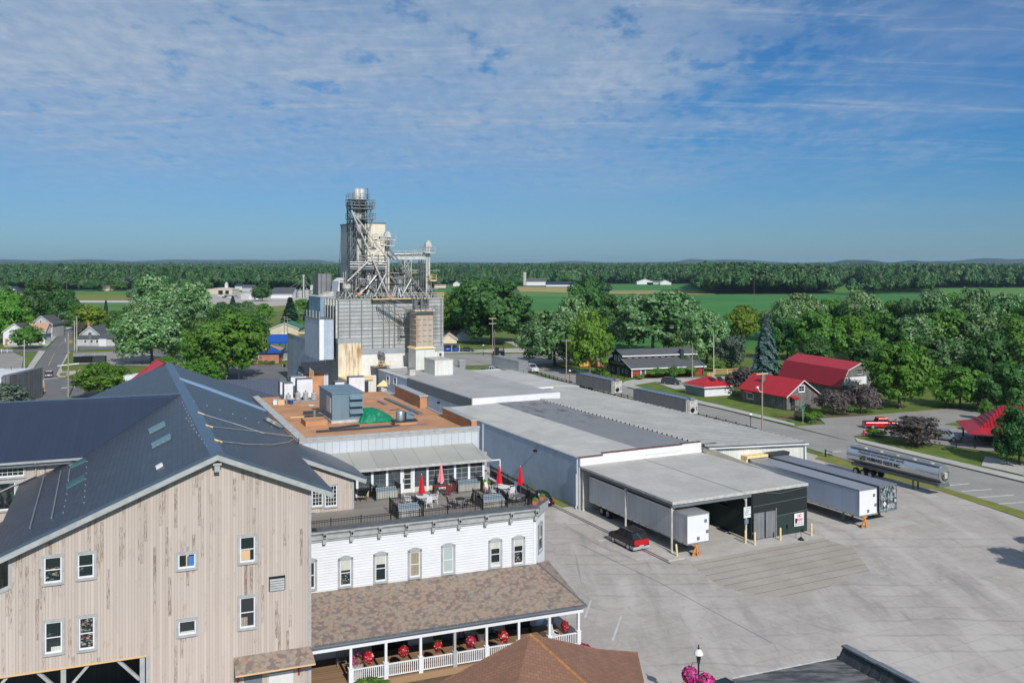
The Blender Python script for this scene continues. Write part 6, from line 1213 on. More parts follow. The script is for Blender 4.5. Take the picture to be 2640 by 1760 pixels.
# bridge between the legs
BY=1.2
part('conveyor_bridge','steelw',lambda b:(b.box(mx(1008,BY),mx(1098,BY),BY,BY+1.3,mz(1050,669,BY),mz(1050,661,BY))));part('bridge_railing','steelw',lambda b:rails(b,[(mx(1010,BY),BY),(mx(1097,BY),BY)],mz(1050,661,BY),1.15,.05))
part('conveyor','steel',lambda b:b.tube((mx(1012,BY+.6),BY+.6,mz(1012,660,BY)+.3),(mx(1095,BY+.6),BY+.6,mz(1095,657,BY)+.3),.28,8));part('bridge_tower','steelw',lambda b:lattice(b,mx(1043,BY),mx(1060,BY),BY,BY+1.4,MTOP,mz(1050,669,BY),2.2,.10,.05));part('bridge_tower','steeld',lambda b:lattice(b,mx(1085,BY),mx(1092,BY),BY,BY+1.2,MTOP,mz(1090,669,BY),3,.08,.04))
part('lamp_frame','steelw',lambda b:[b.tube((mx(1068+i*6,BY),BY,mz(1070,662,BY)),(mx(1068+i*6,BY),BY,mz(1070,640,BY)),.05,4)for i in range(4)])
# mid-level cross frame
for py,m in((681,'steelw'),(688,'steelw'),(676,'steel'),(694,'steeld'),(668,'steeld'),(660,'steeld')):part('cross_beam',m,lambda b:b.tube((mx(902 if py>672 else 925,1),1,mz(950,py,1)),(mx(996,1),1,mz(950,py,1)),.13,5))
for px in(903,928,946,960,975,992):part('column','steeld',lambda b:b.tube((mx(px,1.2),1.2,MTOP),(mx(px,1.2),1.2,mz(px,655,1.2)),.11,5))
rg=random.Random(21)
for i in range(36):
 sx0=rg.uniform(948,1000);ex=rg.uniform(885,1000);y0,y1=rg.uniform(1.5,3.5),rg.uniform(.8,7);zt=mz(950,rg.uniform(676,706),y0)
 part('spout',rg.choice(['steel','steeld','steeld','steelw']),lambda b:b.tube((mx(sx0,y0),y0,zt),(mx(ex,y1),y1,MTOP+.3),rg.uniform(.13,.22),7))
for i in range(26):
 sx0=rg.uniform(1004,1030);ex=rg.uniform(1015,1095);y0,y1=rg.uniform(1.5,3),rg.uniform(.8,7);zt=mz(1000,rg.uniform(688,722),y0)
 part('spout',rg.choice(['steel','steeld','steeld']),lambda b:b.tube((mx(sx0,y0),y0,zt),(mx(ex,y1),y1,MTOP+.3),rg.uniform(.13,.22),7))
for(a,c,y)in(((908,548),(1003,766),.3),((906,543),(1000,668),.6),((1003,640),(1100,766),.2),((996,629),(896,725),.4),((935,720),(985,762),.1),((970,710),(942,745),.2),((995,705),(965,765),.3),((1020,735),(1010,765),.2),((1060,720),(1035,765),.3),((1107,740),(1125,768),.1)):
 part('brace','steelw' if a[1]<640 else 'steel',lambda b:b.tube((mx(a[0],y),y,mz(*a,y)),(mx(c[0],y),y,mz(*c,y)),.17,6))
 # distributor hoppers and small gear on the roof
for px,py,r_,m in((894,741,.9,'steelw'),(1030,728,.8,'steel'),(1065,745,.6,'steeld'),(960,735,.7,'steeld')):
 y=1.6;part('distributor',m,lambda b:b.lathe((mx(px,y),y,mz(px,py,y)),[(r_*.2,-r_*1.2),(r_,-.2),(r_,.5),(r_*.4,.9)],12));part('distributor_legs','steeld',lambda b:[b.tube((mx(px,y)+.3*s,y,mz(px,py,y)-r_*.6),(mx(px,y)+1.9*s,y+q,MTOP+.1),.12,5)for s in(-1,-.4,.4,1)for q in(-1,1.5)])
def clutter(b):
 for i in range(120):
  x=rg.uniform(.3,MW-.5);y=rg.uniform(.3,DP-1);z=MTOP+.13;b.box(x,x+rg.uniform(.15,.8),y,y+rg.uniform(.2,.8),z,z+rg.uniform(.3,2.2))
part('roof_machinery','steeld',clutter)
def pipes2(b):
 for i in range(90):
  x=rg.uniform(1.5,MW-2.2);y=rg.uniform(.5,6);z=MTOP+rg.uniform(.8,6.5)
  if rg.random()<.5:b.tube((x,y,MTOP+.1),(x,y,z),.06,4)
  else:b.tube((x,y,z),(x+rg.uniform(1,4),y,z),.06,4)
part('pipework','steelw',pipes2);part('pipework','steeld',pipes2);MT['rustp']=plain('rusty_steel',(.20,.12,.07),.7,.1,.3,2);part('pipework','rustp',pipes2)
part('orange_motor','orange',lambda b:(b.box(mx(923),mx(930),.4,1.2,MTOP+.8,MTOP+1.4),b.box(mx(1000),mx(1012),.3,1.0,MTOP+.15,MTOP+.8)))
# cyclone on the block wall
part('cyclone_duct','steeld',lambda b:b.path([(mx(985,-1.2),-1.2,mz(985,935,-1)),(mx(987,-1.2),-1.2,mz(987,918,-1)),(mx(983,-1.2),-1.2,mz(983,910,-1)),(mx(978,-1.2),-1.2,mz(978,912,-1))],.55,10));part('cyclone_stand','yellow',lambda b:[b.tube((mx(975+i*6,-1.2),-1.2-.2*i,mz(980,943,-1)),(mx(980+i*3,-1.2),-1.2,mz(980,925,-1)),.1,4)for i in range(4)])
part('landing_railing','yellowpale',lambda b:rails(b,[(mx(965,-2),-2.5),(mx(1005,-2),-2.5)],mz(985,945,-2.5),1.1,.05));part('landing','steeld',lambda b:b.box(mx(962,-2),mx(1005,-2),-2.6,-.2,mz(985,946,-2.5),mz(985,945,-2.5)))
# left annex, hanging bin, upper houses
part('annex','ribblue',lambda b:b.box(-.5,9,DP+.05,43,0,11.3));part('annex_roof','yellowpale',lambda b:b.box(-.6,9,DP+.05,43.1,11.3,11.45))
part('hanging_bin','ribblue',lambda b:b.box(-3.5,-.55,-1.1+2.5,13.4,8.8,17.0));part('hanging_bin_front','white',lambda b:b.box(-3.5,-2.6,1.28,1.395,8.8,17.0));part('hanging_bin_top','steeld',lambda b:b.box(-3.6,-.5,1.3,13.5,17.0,17.12));part('hanging_bin_posts','steelw',lambda b:[b.tube((-3.2,2.4+k*2.6,17.1),(-3.2,2.4+k*2.6,18.6),.07,4)for k in range(5)])
part('upper_house','bluerib' if 'bluerib' in MT else(MT.setdefault('bluerib',stripes('weathered_blue_steel',(.22,.33,.42),(1,1,0),.9,.06,.5,.5,.2,.2,.4,.02))and 'bluerib'),lambda b:b.box(-1.2,2.5,DP+.2,DP+10,16.5,21.3));part('upper_house_roof','steelw',lambda b:b.prism([(-1.4,DP,21.3),(3,DP,21.3),(1.2,DP,22.4)],(0,10.2,0)))
part('lean_house','white',lambda b:b.prism([(1.5,DP-3,MTOP+.1),(4.4,DP-3,MTOP+.1),(4.4,DP-3,MTOP+3.6),(3.0,DP-3,MTOP+4.4),(1.9,DP-3,MTOP+3.7)],(0,5,0)));part('lean_house_opening','darkboard',lambda b:b.box(2.0,2.9,DP-3.02,DP-3.003,MTOP+.5,MTOP+3.4))
part('dark_silo','bindark',lambda b:b.box(-.8,2.2,DP+3.5,DP+8,18,MTOP+5.2));part('silo_railing','steeld',lambda b:rails(b,[(0.2,DP+3.4),(5.5,DP+3.4)],MTOP+6.8,1.1,.05))
# lean-to at its foot
part('lean_to','ribwhite',lambda b:b.box(.3,xr+.6,-5.5,-.1,0,5.2));part('lean_to_roof','yellowpale',lambda b:b.box(.0,xr+1.2,-5.9,-.1,5.2,5.42));part('lean_to_opening','darkboard',lambda b:b.box(1.4,xr-.3,-5.53,-5.503,.2,4.9))
part('hopper_cover','yellowpale',lambda b:b.lathe((xr+2.6,-6.3,3.9),[(1.7,0),(1.7,.15),(.15,1.1)],4,R(20)));part('hopper_cover_wall','steelw',lambda b:b.box(xr+1.8,xr+3.4,-7.1,-5.5,0,3.9))
# ------------------------------------------------------------------ houses and sheds
def house(label,px,py,w,d,h,rise,ang=0,ridge='y',wall='clapgrey',roof='asphroof',wins=(),side=(),cat='house',name='house',eave=.4,hip=False,doors=(),base=0.,f=None,chim=None,swall=None):
 f=f or rotf(G(px,py)[:2],ang);r=froot(name,label,cat,f)
 b=MB(f)
 if ridge=='y' and not hip:b.prism([(0,0,0),(w,0,0),(w,0,h),(w/2,0,h+rise),(0,0,h)],(0,.2,0));b.prism([(0,d,0),(w,d,0),(w,d,h),(w/2,d,h+rise),(0,d,h)],(0,-.2,0))
 else:b.box(0,w,0,.2,0,h);b.box(0,w,d-.2,d,0,h)
 b.obj('wall',MT[wall],r);b=MB(f)
 if ridge=='x' and not hip:
  for x in(0,w-.2):b.prism([(x,.2,0),(x,d-.2,0),(x,d-.2,h),(x,d/2,h+rise-.15),(x,.2,h)],(.2,0,0))
 else:b.box(0,.2,.2,d-.2,0,h);b.box(w-.2,w,.2,d-.2,0,h)
 b.obj('side_wall',MT[swall or wall],r)
 e=eave;th=.16
 if hip:
  k=min(w,d)/2;A,B,C,D_=(-e,-e,h),(w+e,-e,h),(w+e,d+e,h),(-e,d+e,h)
  if w>=d:R1,R2=(k,d/2,h+rise),(w-k,d/2,h+rise)
  else:R1,R2=(w/2,k,h+rise),(w/2,d-k,h+rise)
  b=MB(f)
  if w>=d:b.face(A,B,R2,R1);b.face(B,C,R2);b.face(C,D_,R1,R2);b.face(D_,A,R1)
  else:b.face(A,B,R1);b.face(B,C,R2,R1);b.face(C,D_,R2);b.face(D_,A,R1,R2)
  b.face(D_,C,B,A);b.obj('roof',MT[roof],r);b=MB(f);b.box(-e,w+e,-e-.03,-e,h-.2,h+.03);b.box(-e-.03,-e,-e,d+e,h-.2,h+.03);b.obj('fascia',MT['white'],r)
 elif ridge=='y':
  s=rise/(w/2);zl=h-s*e
  b=MB(f);b.prism([(-e,-e,zl),(w/2,-e,h+rise),(w/2,-e,h+rise+th),(-e,-e,zl+th)],(0,d+2*e,0));b.prism([(w/2,-e,h+rise),(w+e,-e,zl),(w+e,-e,zl+th),(w/2,-e,h+rise+th)],(0,d+2*e,0));b.obj('roof',MT[roof],r)
  b=MB(f);b.prism([(-e,-e-.04,zl-.06),(w/2,-e-.04,h+rise-.06),(w/2,-e-.04,h+rise+th+.02),(-e,-e-.04,zl+th+.02)],(0,.035,0));b.prism([(w/2,-e-.04,h+rise-.06),(w+e,-e-.04,zl-.06),(w+e,-e-.04,zl+th+.02),(w/2,-e-.04,h+rise+th+.02)],(0,.035,0));b.obj('fascia',MT['white'],r)
 else:
  s=rise/(d/2);zl=h-s*e
  b=MB(f);b.prism([(-e,-e,zl),(-e,d/2,h+rise),(-e,d/2,h+rise+th),(-e,-e,zl+th)],(w+2*e,0,0));b.prism([(-e,d/2,h+rise),(-e,d+e,zl),(-e,d+e,zl+th),(-e,d/2,h+rise+th)],(w+2*e,0,0));b.obj('roof',MT[roof],r)
  b=MB(f);b.box(-e,w+e,-e-.04,-e-.003,zl-.05,zl+th+.03);b.obj('fascia',MT['white'],r)
 for(u0,u1,z0,z1)in wins:window(f,r,('f',0),u0,u1,z0,z1,trim='white',tw=.1,sash=.05)
 for(u0,u1,z0,z1)in side:window(f,r,('l',0),u0,u1,z0,z1,trim='white',tw=.1,sash=.05)
 for(u0,u1,z1,m)in doors:b=MB(f);b.box(u0,u1,-.06,-.003,0,z1);b.obj('door',MT[m],r)
 if chim:b=MB(f);b.box(chim[0],chim[0]+.7,chim[1],chim[1]+.7,h*.6,chim[2]);b.obj('chimney',MT['brickred'],r)
 return r,f
 # left side of town
r_,f_=house('white two storey house with grey roof at the left street corner',8,889,7.5,9,4.6,2.8,8,'y','clapwhite','asphroof',[(4.5,5.3,1,2.6),(2.6,3.3,.8,2.6)],doors=[(.6,1.5,2.2,'terra')])
b=MB(f_);b.box(7.5,13.4,1.2,7,0,3.2);b.obj('annex',MT['clapwhite'],r_);b=MB(f_);b.box(7.3,13.8,.8,7.4,3.2,3.45);b.obj('annex_roof',MT['asphroof'],r_)
house('beige house with charcoal gable and tan porch roof behind the white corner house',79,869,8.2,10,5.0,3.2,4,'y','clapgrey','asphroof',[(3.4,4.2,5.2,6.6)])
r_,f_=house('white cottage wing with tan roof beside the beige house',68,872,7.0,6,3.0,2.6,6,'x','clapwhite','tanroof',[(2,3,.8,2)])
r_,f_=house('light grey house with dark shutters and brick chimney across the road',209,890,6.4,9,3.9,2.7,-1,'y','clapgrey','asphroof',[(2.4,3.9,3.2,4.6)],chim=(.2,4,7.8))
b=MB(f_);b.box(-.2,15,-2.4,-.05,0,2.7);b.obj('porch_wall',MT['clapgrey'],r_);b=MB(f_);b.prism([(-.7,-2.9,2.65),(15.4,-2.9,2.65),(14.8,1.5,3.9),(0,1.5,3.9)],(0,0,.12));b.obj('porch_roof',MT['asphroof'],r_)
for u in(2.2,4.4,6.3,12.2):window(f_,r_,('f',-2.4),u,u+1.1,.9,2.2,trim='white',tw=.08)
b=MB(f_);b.box(7.8,10.4,-3.1,-2.45,0,2.5);b.obj('entry',MT['clapwhite'],r_)
house('white gabled wing at the right end of the grey house',303,889,6,8,3.2,1.9,2,'y','clapwhite','asphroof',[(1.5,2.5,.8,2.2)])
house('large white farmhouse with navy roof far left beyond the trees',8,764,12,12,5,4,6,'y','clapwhite','navy',[(4,5.5,2.2,4)],cat='farmhouse');house('small white garage in front of the far white farmhouse',28,769,9,8,3.2,2.6,6,'y','clapwhite','asphroof',[(2,3,1,2),(5,6,1,2)],cat='garage')
house('long white shed with brown roof on the meadow behind the left trees',251,749.5,14,9,3.2,2.6,0,'x','cream','brownroof',cat='shed',name='shed',eave=.8)
house('white house with blue grey roof at the far left edge',-14,741,16,12,5,4,0,'x','clapwhite','asphroof');house('red brick cottage half hidden in the left trees',60,802,5,6,3,2,0,'y','brickred','asphroof',[(1,2,1,2)]);house('small white house with blue car beyond the end of the left street',345,738,14,9,3.6,2.4,0,'x','clapwhite','asphroof')
house('pale blue low house deep in the trees behind the yellow green maple',285,832,5,5,3,1.6,0,'x','hvacfan','navy')
r_,f_=house('flat roofed white store building at the left edge beside the street',0,0,12,14,6.0,.2,3,'x','clapwhite','hvacfan',cat='store',eave=.1,swall='brickpaint',f=rotf((-112.5,171),3))
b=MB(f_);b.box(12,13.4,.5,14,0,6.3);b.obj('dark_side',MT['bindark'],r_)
for px,py,w,m,lab in((600,742,13,'clapgrey','low pale shed left of the tall mill buildings on the far lot'),):house(lab,px,py,w,10,4.5,2.5,0,'x',m,'asphroof',cat='shed',name='shed')
# far farm yard
r_,f_=house('wide tan workshop with two dark bays on the far gravel lot',532,758,26,18,4.6,1.6,-4,'y','beige','membrane',cat='workshop',name='workshop',doors=[(12,16.5,3.6,'black'),(19,22.5,3.6,'black')])
b=MB(f_);b.box(16,18.6,6,8.4,4,9.8);b.box(16.6,18,6.4,8,9.8,11.5);b.obj('vent_stack',MT['offwhite'],r_)
house('tall white mill building with flat roof on the far lot, left one',653,741,8.5,10,6.2,.6,0,'x','clapwhite','membrane',cat='mill building',name='farm_building');house('tall white mill building with flat roof on the far lot, right one',678,741,7,10,8.,.8,0,'x','clapwhite','asphroof',cat='mill building',name='farm_building')
house('grey gabled shed with open ends behind the parked trucks on the far lot',624,752,12,14,4,3,0,'x','clapgrey','asphroof',cat='shed',name='shed');house('blue roofed shed at the left of the far grain sheds',606,748,8,8,4.4,2.6,0,'x','offwhite','navy',cat='shed',name='shed');house('grey shed behind the white mill buildings on the far lot',698,736,10,10,4,3,0,'y','clapgrey','asphroof',cat='shed',name='shed')
r_,f_=house('grey gabled garage with white and red doors on the far gravel lot',621,772,10.5,16,4,2.0,2,'y','clapgrey','membrane2',cat='garage',name='garage',doors=[(6.5,8.8,3.2,'offwhite')]);house('long low grey shed with wide roof beside the far grain bins',698,769,18,24,3.6,5.2,0,'x','hvacfan','asphroof',cat='shed',name='shed',eave=.5);house('white shed behind the far grain bins',800,752,10,8,5,2,0,'x','clapwhite','membrane',cat='shed',name='shed')
for i,(px,py,pt,r0)in enumerate(((741,766.5,755,1.9),(758.5,765.5,748,2.5),(774,767.5,749,2.9),(791,765.5,747.5,2.6),(807,769.5,750,3.0))):
 p=G(px,py);h=(py-pt)*p[1]/FPX;lab=['smallest galvanised grain bin, leftmost of the far row','galvanised grain bin second from the left in the far row','galvanised grain bin just left of the far elevator leg','galvanised grain bin just right of the far elevator leg','widest galvanised grain bin, rightmost of the far row'][i]
 r=root('grain_bin',lab,'grain bin',(p[0],p[1],0),0,'grain bins on the far farm lot');b=MB();b.lathe((0,0,0),[(r0,0),(r0,h)],20);b.obj('wall',MT['bin'],r,smooth=True);b=MB();b.lathe((0,0,h),[(r0+.1,0),(.4,1.3),(.3,1.6)],20);b.obj('roof',MT['steel'],r,smooth=True)
p=G(783,768);fl_=root('grain_elevator_leg','thin elevator leg with spouts fanning to the far grain bins','elevator leg',(p[0],p[1],0));hh=(768-713)*p[1]/FPX;b=MB();b.box(-.5,.5,-.4,.4,0,hh);b.obj('leg',MT['steelw'],fl_);b=MB();b.box(-1.8,1.8,-.8,.8,hh-1.4,hh-1.2);b.box(-1.8,1.8,-.8,.8,hh-8,hh-7.8);b.box(-.8,.8,-.6,.6,hh,hh+1.5);b.obj('platform',MT['steelw'],fl_)
for px in(741,758,774,791,807):q=G(px,767);b=MB();b.tube((0,0,hh-2),(q[0]-p[0],q[1]-p[1],7.2),.16,5);b.obj('spout',MT['steelw'],fl_)
# barns on the horizon fields
r_,f_=house('white dairy barn with grey roof and silo on the horizon field',1357,736,28,14,5.5,4.5,0,'x','clapwhite','asphroof',cat='barn',name='barn');b=MB(f_);b.lathe((-2.5,2,0),[(2.4,0),(2.4,17),(1.5,18.5)],16);b.obj('silo',MT['concrete'],r_)
house('long blue roofed shed on the horizon field right of the silo',1408,738.5,38,14,2.5,4,0,'x','hvacfan','navy',cat='shed',name='shed');house('low white shed beyond the big dark tree on the horizon field',1445,738,18,8,2,1.4,0,'x','clapwhite','membrane',cat='shed',name='shed')
house('white barn with grey roof on the far green field, left one',1642,733,24,16,4,4,0,'y','clapwhite','asphroof',cat='barn',name='barn');house('low grey shed beside the white barn on the far green field',1668,733,24,14,3,2.6,0,'x','clapgrey','asphroof',cat='shed',name='shed');house('small white barn next to the dark wood edge',1702,734,16,14,3,3.6,0,'y','clapwhite','membrane',cat='barn',name='barn')
house('small cream house with orange roof far behind the mill railing',1120,742,14,8,2.4,1.6,0,'x','clapwhite','tanroof');house('tiny white farmhouse at the wood edge right of the mill',1168,738,9,8,3.6,3,0,'y','clapwhite','membrane',cat='farmhouse');house('white farmhouse with grey roof left of the big dark tree',1217,737.5,14,9,4,3,0,'x','clapwhite','asphroof',cat='farmhouse')
rg=random.Random(12)
for i,px in enumerate((112,118,147,156,178,205,235,240,252)):
 y=696+rg.uniform(-1.5,2.5);p=G(px,y);house('tiny white roofed house in the village on the left horizon',px,y,rg.uniform(22,40),18,9,8,0,'x','clapwhite','membrane',name='village_house',cat='house')[0]['group']='white houses in the village on the left horizon'
 # middle left: green roofed hall, brick building with blue canopy
house('beige hall with green roof and tall white door left of the mill',697,880,10.2,14,4.6,2.1,4,'y','beige','greenroof',[(1.2,2.2,1.2,2.8)],cat='hall',name='hall',doors=[(4.2,7.6,3.4,'offwhite')])
r_,f_=house('red brick building with low blue trimmed roof behind the big maple',592,938,13.6,10,3.4,1.9,7,'x','brickred','tanroof',[(3.2,5.0,1.1,2.7),(6.2,8.0,1.1,2.7)],cat='brick building',name='brick_building',hip=True,eave=.6)
b=MB(f_);b.box(-.7,14.3,-.72,-.62,3.0,3.75);b.box(14.22,14.32,-.6,10.6,3.0,3.75);b.obj('blue_fascia',MT['blueroof'],r_);b=MB(f_);b.prism([(11.5,-.5,3.5),(14.3,-.6,3.5),(8.5,4.5,5.6),(7.5,4.5,5.6)],(0,0,.15));b.obj('blue_hip',MT['blueroof'],r_);b=MB(f_);b.box(2.,8.8,-.1,-.003,2.75,3.0);b.obj('lintel',MT['cream'],r_)
bc=rotf(G(690,912)[:2],3);r=froot('blue_canopy','bright blue drive-through canopy beside the red brick building','canopy',bc);b=MB(bc);b.prism([(0,0,3.7),(7.6,0,3.7),(7.6,2,5.9),(0,2,5.9)],(0,0,.15));b.box(0,7.6,-.08,0,3.2,3.84);b.prism([(0,2,5.9),(7.6,2,5.9),(7.6,5,3.7),(0,5,3.7)],(0,0,.15));b.obj('roof',MT['blueroof'],r)
for x in(.4,3.6,5.2,7.2):b=MB(bc);b.box(x,x+.25,.3,.6,0,3.6);b.obj('post',MT['blueroof'],r)
# right of the mill
r_,f_=house('low grey roofed house with teal white porch front right of the mill',1184,880,8.6,12,2.7,2.4,8,'y','hvacfan','asphroof',[(4.6,6.4,.8,2)]);house('grey roofed wing of the low house next to the mill bins',1140,872,8,10,3,2.2,8,'x','clapgrey','asphroof',[(2.8,3.4,.9,2),(4.4,5.6,.9,2)])
r_,f_=house('cream gabled shed with an open bay of blue tarpaulins beside the mill',1138,905,5.0,7,3.8,1.8,4,'y','cream','tanroof',cat='shed',name='shed');b=MB(f_);b.box(.3,6,-3.0,-.3,2.3,2.55);b.obj('awning',MT['asphroof'],r_);b=MB(f_);b.blob((2.2,-1.4,.7),1.5,.9,.7,2,10,6,.15);b.blob((4.6,-1.4,.6),1.1,.8,.6,3,10,6,.15);b.obj('tarpaulin',MT['blueroof'],r_)
for x in(.5,3.3,5.8):b=MB(f_);b.box(x,x+.12,-2.95,-2.85,0,2.3);b.obj('post',MT['white'],r_)
r_,f_=house('small white camper house glimpsed between the trees on the right lawn',1351,862,3.4,4,2,1,0,'x','clapwhite','membrane',[(1,2,.8,1.6)],name='camper',cat='camper')
house('yellow cottage with dark roof hidden behind the light green maple',1494,944,6.5,6,2.8,2.0,10,'x','yellow','darkboard',[(1,2,.8,2)]);house('brown porch cabin with dark green roof left of the dark green shop',1541,948,5.8,5,2.6,1.7,14,'x','brickred','asphroof')
# dark green and red shop with clerestory
FT=Frame(G(1628.4,973)[:2],(math.cos(R(17)),math.sin(R(17))),(-.457,.889));shp=froot('clerestory_shop','red sided shop with dark green gable front and raised clerestory roof','shop',FT)
Wd_,Ln,eh,rh=12.4,20.2,2.35,6.4;c0,c1=3.9,8.5;k_=(4.25-eh)/c0
b=MB(FT);b.box(0,Ln,0,.2,0,eh);b.obj('side_wall',MT['clapred'],shp)
b=MB(FT);b.prism([(0,.2,0),(0,Wd_,0),(0,Wd_,eh),(0,c1,4.2),(0,c1,5.1),(0,6.2,rh-.1),(0,c0,5.1),(0,c0,4.2),(0,.2,eh)],(.2,0,0));b.prism([(Ln,.2,0),(Ln,Wd_,0),(Ln,Wd_,eh),(Ln,c1,4.2),(Ln,c1,5.1),(Ln,6.2,rh-.1),(Ln,c0,5.1),(Ln,c0,4.2),(Ln,.2,eh)],(-.2,0,0));b.obj('gable_wall',MT['darkboard'],shp)
b=MB(FT);b.prism([(-.4,-.5,eh-.22),(-.4,c0,4.25),(-.4,c0,4.4),(-.4,-.5,eh-.07)],(Ln+.8,0,0));b.prism([(-.4,Wd_+.5,eh-.22),(-.4,c1,4.25),(-.4,c1,4.4),(-.4,Wd_+.5,eh-.07)],(Ln+.8,0,0));b.obj('lower_roof',MT['asphroof'],shp)
b=MB(FT);b.prism([(-.5,c0-.6,4.95),(-.5,6.2,rh),(-.5,6.2,rh+.15),(-.5,c0-.6,5.1)],(Ln+1,0,0));b.prism([(-.5,c1+.6,4.95),(-.5,6.2,rh),(-.5,6.2,rh+.15),(-.5,c1+.6,5.1)],(Ln+1,0,0));b.obj('upper_roof',MT['asphroof'],shp)
b=MB(FT);b.box(.2,Ln-.2,c0,c0+.15,4.1,5.2);b.obj('clerestory_wall',MT['clapred'],shp)
b=MB(FT);b.box(-.45,Ln+.45,-.56,-.503,eh-.35,eh-.05);b.box(-.55,Ln+.55,c0-.66,c0-.603,4.85,5.12);b.box(-.03,.2,-.03,-.003,0,eh-.3);b.prism([(-.46,-.5,eh-.3),(-.46,c0,4.2),(-.46,c0,4.42),(-.46,-.5,eh-.05)],(.04,0,0));b.obj('white_trim',MT['white'],shp)
for i in range(10):window(FT,shp,('f',c0),1.4+i*1.85,2.4+i*1.85,4.42,4.92,trim='white',tw=.12,sash=.02,split=False)
window(FT,shp,('f',0),2.4,3.9,.35,1.95,trim='white',tw=.2);window(FT,shp,('f',0),10.4,11.6,.6,1.95,trim='white',tw=.2)
for u in(5.0,6.7):window(FT,shp,('l',0),u,u+.9,3.6,5.0,trim='white',tw=.14)
for u in(1.5,3.2,7.6,9.2,10.6):window(FT,shp,('l',0),u,u+1.1,.7,1.9,trim='gdark',tw=.1)
b=MB(FT);b.box(-.06,-.003,5.2,6.3,0,2.0);b.obj('door',MT['hvac'],shp);b=MB(FT);b.box(15.6,16.5,c0-1.1,c0-.3,3.5,6.4);b.obj('chimney',MT['darkboard'],shp)
text('a thankful heart',1.15,shp,FT.P(-.06,9.6,2.75),(R(90),0,math.atan2(-FT.sy,-FT.sx)),MT['steelw'],sx=.9)
for(u,z,s_)in((17.6,1.5,.5),(18.9,1.1,.35)):
 b=MB(FT)
 for a in range(4):t_=a*.785;b.bar((u-s_*math.cos(t_),-.04,z-s_*math.sin(t_)),(u+s_*math.cos(t_),-.04,z+s_*math.sin(t_)),.035)
 b.obj('barn_star',MT['redcloth'],shp)
 # white shed with red hip roof
FS=Frame(G(1817,1022.5)[:2],(.93,.36),(-.457,.889));house('small white and blue shed with red hip roof by the main road',0,0,6.8,6.6,2.1,1.9,0,'x','clapwhite','redroof',f=FS,cat='shed',name='shed',eave=.6,hip=True,swall='hvac')
sr_=[o for o in bpy.data.objects if o.get('label','').startswith('small white and blue shed')][0]
for u in(2.6,4.6):b=MB(FS);b.prism([(u,1.2,2.1+1.9*.53),(u+1.2,1.2,2.1+1.9*.53),(u+1.2,2.3,2.1+1.9*.85),(u,2.3,2.1+1.9*.85)],(0,0,.08));b.obj('solar_panel',MT['glass'],sr_)
# red roofed barns
FB=Frame((53.2,169.0),(.901,.433),(-.45,.893));br=froot('barn_house','weathered board cottage with bright red metal gable roof by the road','barn',FB);w,d,h,rs_=8.0,13.0,2.75,2.75
b=MB(FB);b.prism([(0,0,0),(w,0,0),(w,0,h),(w/2,0,h+rs_),(0,0,h)],(0,.2,0));b.box(0,.2,.2,d,0,h);b.box(w-.2,w,.2,d,0,h);b.box(0,w,d-.2,d,0,h);b.obj('wall',MT['barnwood'],br)
for sgn,x0,x1 in((1,-.5,w/2),(-1,w+.5,w/2)):
 b=MB(FB);b.prism([(x0,-.5,h-.3),(x1,-.5,h+rs_),(x1,-.5,h+rs_+.12),(x0,-.5,h-.18)],(0,d+1,0));b.obj('roof',MT['redroof'],br)
b=MB(FB);b.prism([(-.5,-.55,h-.36),(w/2,-.55,h+rs_-.06),(w/2,-.55,h+rs_+.14),(-.5,-.55,h-.16)],(0,.045,0));b.prism([(w+.5,-.55,h-.36),(w/2,-.55,h+rs_-.06),(w/2,-.55,h+rs_+.14),(w+.5,-.55,h-.16)],(0,.045,0));b.obj('fascia',MT['white'],br)
window(FB,br,('f',0),2.9,4.6,3.2,4.6,trim='white',tw=.12,mull=(1,0));window(FB,br,('l',0),9.2,11.2,.7,2.0,trim='offwhite',tw=.12);b=MB(FB);b.box(1.9,2.5,d-4.4,d-3.8,3.6,5.9);b.obj('chimney',MT['barnwood'],br)
b=MB(FB);b.prism([(.6,-1.3,2.2),(2.3,-1.3,2.2),(2.3,-.003,2.6),(.6,-.003,2.6)],(0,0,.08));b.prism([(-.8,9.1,2.15),(-.8,11.3,2.15),(-.003,11.3,2.5),(-.003,9.1,2.5)],(0,0,.08));b.obj('red_awning',MT['redroofx'],br)
b=MB(FB);b.box(1.0,2.2,-1.1,-.3,0,2.1);b.obj('entry_booth',MT['ribcream']if False else MT['barnwood'],br)
for k in range(3):b=MB(FB);b.tube((-.3,-.9-k*.3,.4+k*.3),(3,-1.4,.4+k*.3),.04,5);b.obj('rail',MT['barnwood'],br)
FG=Frame(G(2165,1030)[:2],(.90,.44),(-.33,.944));gb=froot('gambrel_barn','tall weathered barn with deep red gambrel roof and white sign','barn',FG);w,d=11.5,20.
pr_=[(0,2.9),(1.9,6.0),(5.75,7.4),(9.6,6.0),(11.5,2.9)]
b=MB(FG);b.prism([(0,0,0),(w,0,0)]+[(x,0,z)for x,z in reversed(pr_)],(0,.25,0));b.box(0,.2,.25,d,0,2.9);b.box(w-.2,w,.25,d,0,2.9);b.prism([(0,d,0),(w,d,0)]+[(x,d,z)for x,z in reversed(pr_)],(0,-.25,0));b.obj('wall',MT['barnwood'],gb)
